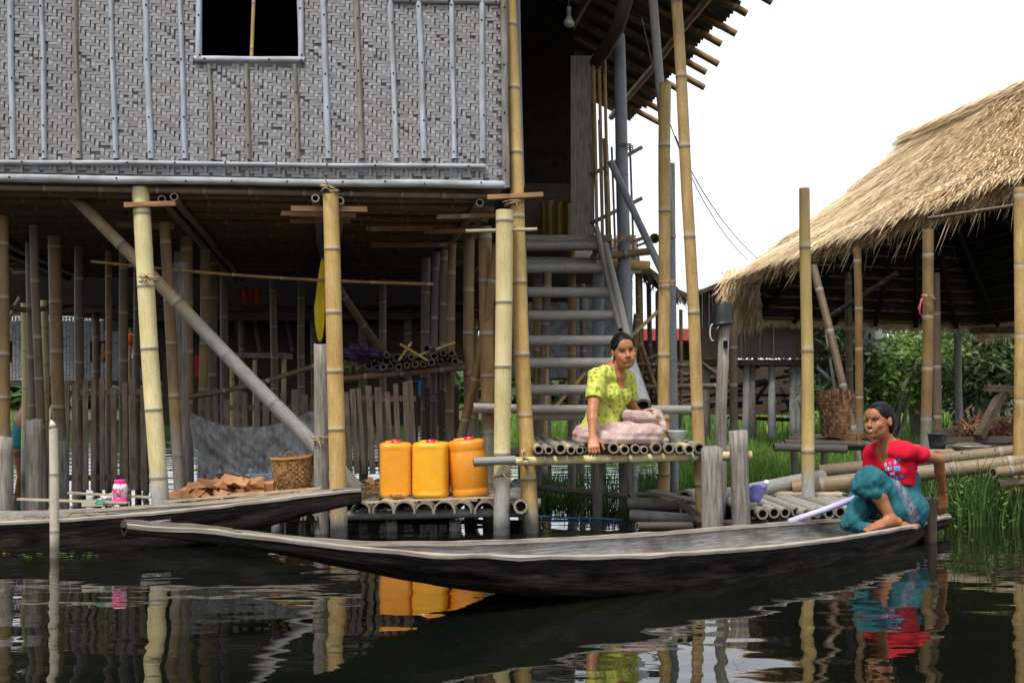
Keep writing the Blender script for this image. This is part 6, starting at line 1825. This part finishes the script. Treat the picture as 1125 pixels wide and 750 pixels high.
# ------------------------------------------------------------------ the woman in yellow-green on the jetty
wa = empty('person', P(672, 490, 8.05), 'smiling woman in a yellow-green patterned top and pink skirt seated on the jetty', 'person')
fb_ = Vector((.72, -.69, 0)); TB = frame(fb_)
lf = TB @ Vector((1, 0, 0))          # her left
ZD = .605
hip = P(662, 476, 8.08); chest = P(668, 432, 8.05); neck = P(673, 402, 8.03)
sR, sL = neck - lf * .165 + Vector((0, 0, -.075)), neck + lf * .150 + Vector((0, 0, -.085))
hc = P(685.5, 385.5, 7.97); TH = frame((.13, -.99, -.03), roll=math.radians(-8))
elbR = P(651, 451, 7.80); wrR = P(651, 480, 7.70)
elbL = P(694, 446, 8.22); wrL = P(706, 457, 8.06)
lo = [P(625, 0, 7.8).x, 7.45, .50]; hi = [P(740, 0, 8).x, 8.45, 1.45]
def torso(fd, g=0.0, k=.04):
    ellT(fd, chest, (.145 + g, .098 + g, .16 + g), TB, k)
    ellT(fd, neck + Vector((0, 0, -.075)), (.135 + g, .075 + g, .055 + g), TB, k)
    fd.cone(chest, hip, .105 + g, .125 + g, k); ellT(fd, hip, (.165 + g, .14 + g, .12 + g), TB, k)
    for s_ in (-1, 1): ellT(fd, chest + fb_ * .085 + lf * .062 * s_ + Vector((0, 0, -.01)), (.05 + g, .045 + g, .05 + g), TB, .035)
    fd.cone(sR, neck + Vector((0, 0, -.02)), .045 + g, .04 + g, k); fd.cone(sL, neck + Vector((0, 0, -.02)), .045 + g, .04 + g, k)
fd = Field(lo, hi, .0036)
torso(fd); q = head_fields(fd, hc, TH, 1.02)
fd.cone(hc + TH @ Vector((0, .026, -.055)), neck + Vector((0, .01, -.04)), .047, .052, .025)
fd.cone(sR, elbR, .047, .037, .02); fd.cone(elbR, elbR.lerp(wrR, .35), .036, .035, .012); fd.cone(elbR.lerp(wrR, .35), wrR, .035, .022, .012)
hand(fd, wrR, (0.05, -.62, -.78), (1, -.2, 0), (0, -.6, .6), (.35, .75, .6), 1.0)
fd.cone(sL, elbL, .045, .036, .02); fd.cone(elbL, wrL, .034, .022, .012); hand(fd, wrL, (.8, -.5, -.2), (-.2, 0, 1), (.2, .4, .5), (.3, .4, .3))
toe = P(722, 489, 7.86); fd.cone(P(705, 488, 7.9), toe, .03, .02, .02)
fd.build('body', M['skin'], wa)
face_bits(wa, q, TH, 1.02, smile=.018)
hair_mesh(wa, hc, TH, 1.02)
for s_ in (-1,):
    mb = MB(); ball(mb, q(s_ * .083, .004, -.036), .0075); mb.build('earring', M['tooth'], wa)
def cloth_noise(fd, amp, fr, dirs=(1, 1, 1), seed=0):
    ax = [fd.lo[k] + fd.h * np.arange(fd.n[k], dtype=np.float32) for k in range(3)]
    X, Y_, Z = np.meshgrid(*ax, indexing='ij')
    rs = np.random.RandomState(seed); o = 0
    for i in range(7):
        v = rs.normal(size=3) * np.array(dirs); v /= np.linalg.norm(v); f_ = fr * (0.6 + 1.6 * rs.rand())
        o = o + np.sin((X * v[0] + Y_ * v[1] + Z * v[2]) * f_ + rs.rand() * 6 + 1.5 * np.sin((X * v[1] - Z * v[0]) * f_ * .45)) / 7 ** .5
    near = np.clip(1 - np.abs(fd.D) / .04, 0, 1)
    fd.D += (amp * o * near).astype(np.float32)
# top
fd = Field(lo, hi, .004)
torso(fd, .012, .03)
slv = sR.lerp(elbR, .56); fd.cone(sR, slv, .064, .060, .02); slL = sL.lerp(elbL, .62); fd.cone(sL, slL, .058, .058, .02)
cloth_noise(fd, .004, 62, (1, 1, .5), 3)
d_ = (elbR - sR).normalized()
fd.ell(elbR + d_ * .0, (.105, .105, .10), None, 0, 'sub')
fd.ell(elbL + (elbL - sL).normalized() * .01, (.085, .085, .075), None, 0, 'sub')
fd.ell(neck + fb_ * .085 + Vector((0.01, 0, -.06)), (.062, .07, .105), TB, .006, 'sub')
fd.ell(neck + Vector((0, 0, .03)), (.085, .08, .075), TB, .006, 'sub')
fd.half(P(670, 467, 8.0), Vector((.12, 0, -1)))
n = NT('yellow_green_print', .85, .2)
ob = n.obj(); vo = n.n("TexVoronoi"); vo.inputs["Scale"].default_value = 31; vo.inputs["Randomness"].default_value = .75; n.l(n.pos(), vo.inputs["Vector"])
dd = vo.outputs["Distance"]
ringm = n.ramp(dd, (.12, 0.0), (.17, 1.0), (.33, 1.0), (.40, 0.0))
cut = n.ramp(n.noise(n.pos(), 60, 2), (.42, .2), (.55, 1.0))
base = n.mix(n.noise(n.pos(), 12, 3), (.46, .52, .07), (.58, .60, .13))
n.out(n.mix(n.math('MULTIPLY', n.math('MULTIPLY', ringm, cut), .85), base, (.07, .09, .03)))
fd.build('blouse', n.m, wa)
# skirt over crossed legs
fd = Field(lo, hi, .004)
kR, kL = P(716, 478, 7.88), P(717, 461, 8.12)
ellT(fd, hip + Vector((0, 0, -.01)), (.18, .165, .13), TB, .03)
fd.cone(hip - lf * .07 + Vector((0, 0, -.01)), kR, .105, .078, .03); fd.cone(hip + lf * .07 + Vector((0, 0, .02)), kL, .105, .078, .03)
fd.cone(kR, P(660, 484, 7.84), .068, .06, .03); fd.cone(kR, P(724, 486, 7.9), .06, .035, .02); fd.cone(kL, P(724, 470, 8.05), .075, .055, .02)
fd.cone(P(645, 480, 7.98), P(640, 478, 8.12), .075, .07, .03)
fd.cone(P(690, 456, 7.98), P(716, 459, 8.02), .045, .05, .03)
cloth_noise(fd, .0055, 34, (.45, .6, 1), 11); cloth_noise(fd, .0032, 75, (.3, .5, 1), 5)
fd.half((0, 0, ZD), Vector((0, 0, -1)))
n = NT('pink_printed_cotton', .9, .15)
vo = n.n("TexVoronoi"); vo.inputs["Scale"].default_value = 44; n.l(n.pos(), vo.inputs["Vector"])
b1 = n.mix(n.ramp(n.noise(n.pos(), 15, 4), (.4, 0.0), (.6, 1.0)), (.43, .29, .27), (.52, .42, .37))
b1 = n.mix(n.ramp(n.noise(n.mapv(n.pos(), (1, 1, 3)), 70, 2), (.45, 0.0), (.6, .35)), b1, (.36, .2, .2))
n.out(n.mix(n.ramp(vo.outputs["Distance"], (.12, .85), (.2, 0.0)), b1, (.05, .04, .06)))
fd.build('skirt', n.m, wa)

# ------------------------------------------------------------------ the woman in red at the stern
wb = empty('person', P(985, 578, 7.4), 'woman in a red T-shirt and teal striped sarong squatting at the boat stern', 'person')
fb_ = Vector((-.9, -.42, 0)).normalized(); TB = frame(fb_); lf = TB @ Vector((1, 0, 0))
hip = P(989, 556, 7.42); chest = P(984, 514, 7.38); neck = P(977, 485, 7.36)
sL, sR = neck + lf * .13 + Vector((.012, 0, -.055)), neck - lf * .14 + Vector((-.01, 0, -.08))
hc = P(965.5, 462, 7.31); TH = frame((-.80, -.60, .02), roll=math.radians(-3))
elbL = P(1031, 504, 7.36); wrL = P(1036, 543, 7.50)
elbR = P(956, 528, 7.56); wrR = P(948, 548, 7.45)
lo = [P(910, 0, 7.2).x, 7.0, .02]; hi = [P(1060, 0, 7.4).x, 7.75, 1.02]
def torso2(fd, g=0.0, k=.04):
    ellT(fd, chest, (.135 + g, .092 + g, .15 + g), TB, k)
    ellT(fd, neck + Vector((.01, 0, -.065)), (.14 + g, .068 + g, .05 + g), TB, k)
    fd.cone(chest, hip, .10 + g, .115 + g, k); ellT(fd, hip, (.15 + g, .13 + g, .11 + g), TB, k)
    for s_ in (-1, 1): ellT(fd, chest + fb_ * .075 + lf * .055 * s_, (.045 + g, .04 + g, .045 + g), TB, .035)
    fd.cone(sL, neck + Vector((0, 0, -.02)), .045 + g, .038 + g, k); fd.cone(sR, neck + Vector((0, 0, -.02)), .045 + g, .038 + g, k)
fd = Field(lo, hi, .0036)
torso2(fd); q = head_fields(fd, hc, TH, .97)
fd.cone(hc + TH @ Vector((0, .028, -.05)), neck + Vector((0, 0, -.04)), .043, .05, .025)
fd.cone(sL, elbL, .044, .034, .02); fd.cone(elbL, elbL.lerp(wrL, .35), .034, .033, .01); fd.cone(elbL.lerp(wrL, .35), wrL, .033, .021, .01)
hand(fd, wrL, (-.02, .12, -1), (-.9, -.3, 0), (.7, -.7, 0), (.25, .35, .35))
fd.cone(sR, elbR, .042, .034, .02); fd.cone(elbR, wrR, .033, .022, .01); hand(fd, wrR, (-.5, -.5, -.6), (.5, -.5, .5), (-.3, -.3, .8), (.3, .4, .3))
# near leg: knee up, shin down to a bare foot on the gunwale
kn = P(957, 527, 7.24); an = P(979, 570, 7.21)
fd.cone(hip + lf * .06, kn, .075, .055, .03); fd.cone(kn, kn.lerp(an, .4), .052, .046, .02); fd.cone(kn.lerp(an, .4), an, .046, .028, .02)
def foot(ank, heel, toe_, k=.012):
    ank, heel, toe_ = Vector(ank), Vector(heel), Vector(toe_)
    fd.cone(ank, heel, .028, .026, .02); mid = heel.lerp(toe_, .55) + Vector((0, 0, .012))
    fd.cone(ank, mid, .03, .022, .02); fd.cone(heel, heel.lerp(toe_, .7), .024, .023, .02)
    d = (toe_ - heel).normalized(); sd = d.cross(Vector((0, 0, 1))).normalized()
    bl_ = heel.lerp(toe_, .74)
    for i, (t, l_, r) in enumerate(((-1, .055, .0125), (-.45, .05, .009), (.05, .045, .0085), (.5, .038, .008), (.95, .03, .0075))):
        b0 = bl_ + sd * t * .034; fd.cone(heel.lerp(toe_, .5) + sd * t * .022, b0, .018, .013, .014); fd.cone(b0, b0 + d * l_ + Vector((0, 0, -.006)), r, r * .9, .003)
foot(an, P(986, 573, 7.22), P(947, 582, 7.13))
kn2 = P(944, 548, 7.52); an2 = P(985, 573, 7.36)
fd.cone(hip - lf * .06, kn2, .075, .055, .03); fd.cone(kn2, an2, .048, .03, .02); foot(an2, P(980, 575, 7.36), P(1001, 579, 7.17))
fd.build('body', M['skin2'], wb)
face_bits(wb, q, TH, .97, smile=.006, teeth=True)
hair_mesh(wb, hc, TH, .97, bun=False)
mb = MB(); mb.tube([neck + Vector((0, 0, .012)) + TB @ Vector((.062 * math.cos(a), .055 * math.sin(a) , -.02 + .028 * math.sin(a))) for a in [2 * math.pi * i / 40 for i in range(41)]], .0022, 6, cap=False); mb.build('necklace', plain('gold_chain', (.55, .38, .12), .35, .6), wb)
# T-shirt
fd = Field(lo, hi, .004)
torso2(fd, .011, .03); slv = sL.lerp(elbL, .45); fd.cone(sL, slv, .050, .054, .02); slR = sR.lerp(elbR, .42); fd.cone(sR, slR, .050, .054, .02)
cloth_noise(fd, .0045, 50, (1, 1, .6), 8)
fd.ell(elbL + (elbL - sL).normalized() * .02, (.138, .138, .138), None, 0, 'sub'); fd.ell(elbR + (elbR - sR).normalized() * .02, (.13, .13, .13), None, 0, 'sub')
fd.ell(neck + fb_ * .075 + Vector((0, 0, -.05)), (.058, .065, .085), TB, .006, 'sub'); fd.ell(neck + Vector((0, 0, .035)), (.075, .07, .065), TB, .006, 'sub')
fd.half(P(990, 531, 7.4), Vector((-.22, 0, -1)))
M['redc'] = plain('red_cotton', (.62, .008, .03), .85, .2, .12, 20)
tee = fd.build('t_shirt', M['redc'], wb)
# printed motif laid on the cloth
from mathutils.bvhtree import BVHTree
bpy.context.view_layer.update()
dg = bpy.context.evaluated_depsgraph_get()
tv = tee.evaluated_get(dg).to_mesh()
bvh = BVHTree.FromPolygons([v.co[:] for v in tv.vertices], [p.vertices[:] for p in tv.polygons])
pc = P(990, 521, 7.2); pn_ = (fb_ * .75 + lf * .65 + Vector((0, 0, .1))).normalized()
px_ = Vector((0, 0, 1)).cross(pn_).normalized(); pz_ = pn_.cross(px_)
rollp = Matrix.Rotation(math.radians(8), 3, pn_); px_, pz_ = rollp @ px_, rollp @ pz_
def onto(x, z, lift=.0025):
    p = chest + px_ * x + pz_ * z + pn_ * .5
    h_ = bvh.ray_cast(p, -pn_)
    return (h_[0] + pn_ * lift) if h_[0] is not None else None
def print_rect(x0, z0, x1, z1, mb, lift=.002, k=4):
    for i in range(k):
        for j in range(k):
            qs = [onto(x0 + (x1 - x0) * a / k, z0 + (z1 - z0) * b / k, lift) for a, b in ((i, j), (i + 1, j), (i + 1, j + 1), (i, j + 1))]
            if all(q_ is not None for q_ in qs): mb.quad(qs)
M['pblue'] = plain('printed_blue', (.04, .30, .62), .8, .2, .05); M['ppale'] = plain('printed_pale_blue', (.45, .62, .75), .8, .2, .05)
mb = MB(); mb2 = MB()
ox, oz = -.005, -.005
for (x, z, w2, h2_, which) in ((.035, .035, .02, .02, 0), (.012, .03, .02, .006, 0), (-.045, -.012, .012, .022, 0), (-.028, -.012, .010, .022, 1), (-.012, -.012, .010, .022, 0), (.01, -.02, .034, .030, 0), (-.02, -.045, .03, .018, 1),
                            (.0, -.068, .022, .016, 0), (.03, -.065, .026, .02, 0), (-.03, -.074, .018, .012, 1)):
    mb = MB(); print_rect(ox + x, oz + z, ox + x + w2, oz + z + h2_, mb)
    if mb.f: mb.build('printed_block', M['ppale' if which else 'pblue'], wb)
for s_, x, z, size, m in (('8', -.038, .025, .036, 'ppale'), ('8', -.010, .027, .036, 'pblue'), ('3', .020, .034, .036, 'ppale'), ('K', -.012, -.066, .026, 'ppale'), ('S', .018, -.058, .026, 'ppale')):
    c = bpy.data.curves.new('numeral', 'FONT'); c.body = s_; c.size = size; c.align_x = 'CENTER'; c.align_y = 'CENTER'
    o = bpy.data.objects.new('numeral', c); col.objects.link(o); bpy.context.view_layer.update()
    me = bpy.data.meshes.new_from_object(o); bpy.data.objects.remove(o)
    ok = True
    for v in me.vertices:
        h_ = onto(ox + x + v.co.x, oz + z + v.co.y, .0045)
        if h_ is None: ok = False; break
        v.co = h_
    if not ok: continue
    me.materials.clear(); me.materials.append(M[m]); o = bpy.data.objects.new('numeral', me); col.objects.link(o); o.parent = wb; o.matrix_parent_inverse = Matrix.Translation(-wb.location)
# sarong
fd = Field(lo, hi, .004)
ellT(fd, hip + Vector((.01, 0, -.02)), (.165, .15, .13), TB, .03); fd.cone(P(991, 531, 7.4), hip, .112, .125, .03)
fd.cone(hip + lf * .07, P(956, 527, 7.25), .11, .082, .04); fd.cone(hip + lf * .07 + Vector((0, 0, -.06)), P(985, 560, 7.28), .085, .07, .03)
fd.cone(P(958, 524, 7.22), P(944, 534, 7.24), .066, .052, .03); fd.cone(P(944, 536, 7.26), P(962, 542, 7.20), .05, .042, .02)
fd.cone(hip - lf * .06, P(946, 552, 7.5), .11, .09, .04); fd.cone(P(950, 552, 7.45), P(938, 571, 7.34), .082, .062, .03)
fd.cone(P(930, 575, 7.36), P(955, 580, 7.26), .036, .036, .025); fd.cone(P(945, 556, 7.36), P(928, 574, 7.36), .06, .038, .03)
cloth_noise(fd, .0055, 34, (1, .8, .35), 21); cloth_noise(fd, .003, 80, (1, .8, .2), 4)
sh_ = kn.lerp(an, .52)
fd.cone(P(968, 549, 7.10), P(984, 580, 7.08), .035, .06, .006, 'sub') ; fd.cone(P(965, 583, 7.05), P(1000, 583, 7.05), .05, .05, .004, 'sub')
n = NT('teal_striped_cloth', .85, .2)
ob = n.pos(); sx = n.sep(ob)
dgl = n.math('ADD', n.math('MULTIPLY', sx[0], .78), n.math('MULTIPLY', sx[2], .60))
fine = n.math('SINE', n.math('MULTIPLY', n.math('ADD', n.math('MULTIPLY', sx[0], -.5), n.math('MULTIPLY', sx[2], 1.0)), 330))
fm = n.ramp(fine, (.86, 0.0), (.97, 1.0))
base = n.mix(n.noise(ob, 16, 4), (.010, .085, .115), (.024, .15, .18))
c = n.mix(n.math('MULTIPLY', n.math('MULTIPLY', fm, n.noise(ob, 22, 3)), .34), base, (.26, .34, .26))
band = n.math('ABSOLUTE', n.math('SUBTRACT', n.math('ADD', sx[0], n.math('MULTIPLY', sx[2], .42)), P(987, 0, 7.3).x + .42 * .36))
bm = n.ramp(band, (.020, 1.0), (.045, 0.0))
wv = n.noise(n.mapv(ob, (90, 20, 50)), 1, 3)
c = n.mix(n.math('MULTIPLY', bm, n.ramp(wv, (.4, .25), (.55, .9))), c, n.ramp(wv, (.4, (.14, .09, .2)), (.55, (.30, .2, .28)), (.62, (.12, .25, .25))))
n.out(c)
fd.build('sarong', n.m, wb)

# ------------------------------------------------------------------ man bending in the distance under the house
wc = empty('person', W(27, 13.2, 0), 'distant bare-backed man in teal shorts bending behind the leftmost poles', 'person')
fd = Field([P(5, 0, 13).x, 12.8, -.1], [P(52, 0, 13.3).x, 14.2, 1.35], .009)
bx = P(33, 0, 13.2).x
pel = Vector((bx, 13.2, .62)); sh0 = Vector((bx, 13.55, .98))
fd.cone(pel, sh0, .14, .15, .05)
for s_ in (-1, 1):
    s1_ = sh0 + Vector((.17 * s_, 0, 0)); e1 = s1_ + Vector((.03 * s_, -.12, -.2)); w1 = e1 + Vector((-.03 * s_, -.02, -.2))
    fd.cone(sh0, s1_, .08, .06, .04); fd.cone(s1_, e1, .052, .042, .02); fd.cone(e1, w1, .04, .026, .02); hand(fd, w1, (0, .1, -1), (0, -1, 0), (s_, 0, 0), (.3, .4, .3))
    fd.cone(pel + Vector((.09 * s_, 0, 0)), Vector((bx + .11 * s_, 13.15, .3)), .09, .065, .03); fd.cone(Vector((bx + .11 * s_, 13.15, .3)), Vector((bx + .12 * s_, 13.3, -.1)), .06, .045, .02)
fd.cone(sh0 + Vector((0, .05, 0)), sh0 + Vector((0, .16, .03)), .055, .05, .03); fd.ell(sh0 + Vector((0, .25, .05)), (.078, .10, .09), None, .02)
fd.build('body', M['skin2'], wc)
fd = Field([P(5, 0, 13).x, 12.8, -.1], [P(52, 0, 13.3).x, 14.2, 1.35], .009)
fd.ell(pel, (.13, .12, .12), None, .02)
for s_ in (-1, 1): fd.cone(pel + Vector((.09 * s_, 0, 0)), Vector((bx + .11 * s_, 13.15, .36)), .09, .08, .03)
fd.build('shorts', plain('teal_cotton', (.02, .22, .24), .85), wc)
fd = Field([bx - .2, 13.5, .8], [bx + .2, 14.1, 1.3], .009); fd.ell(sh0 + Vector((0, .265, .07)), (.084, .10, .085), None, .02); fd.build('hair', M['hair'], wc)
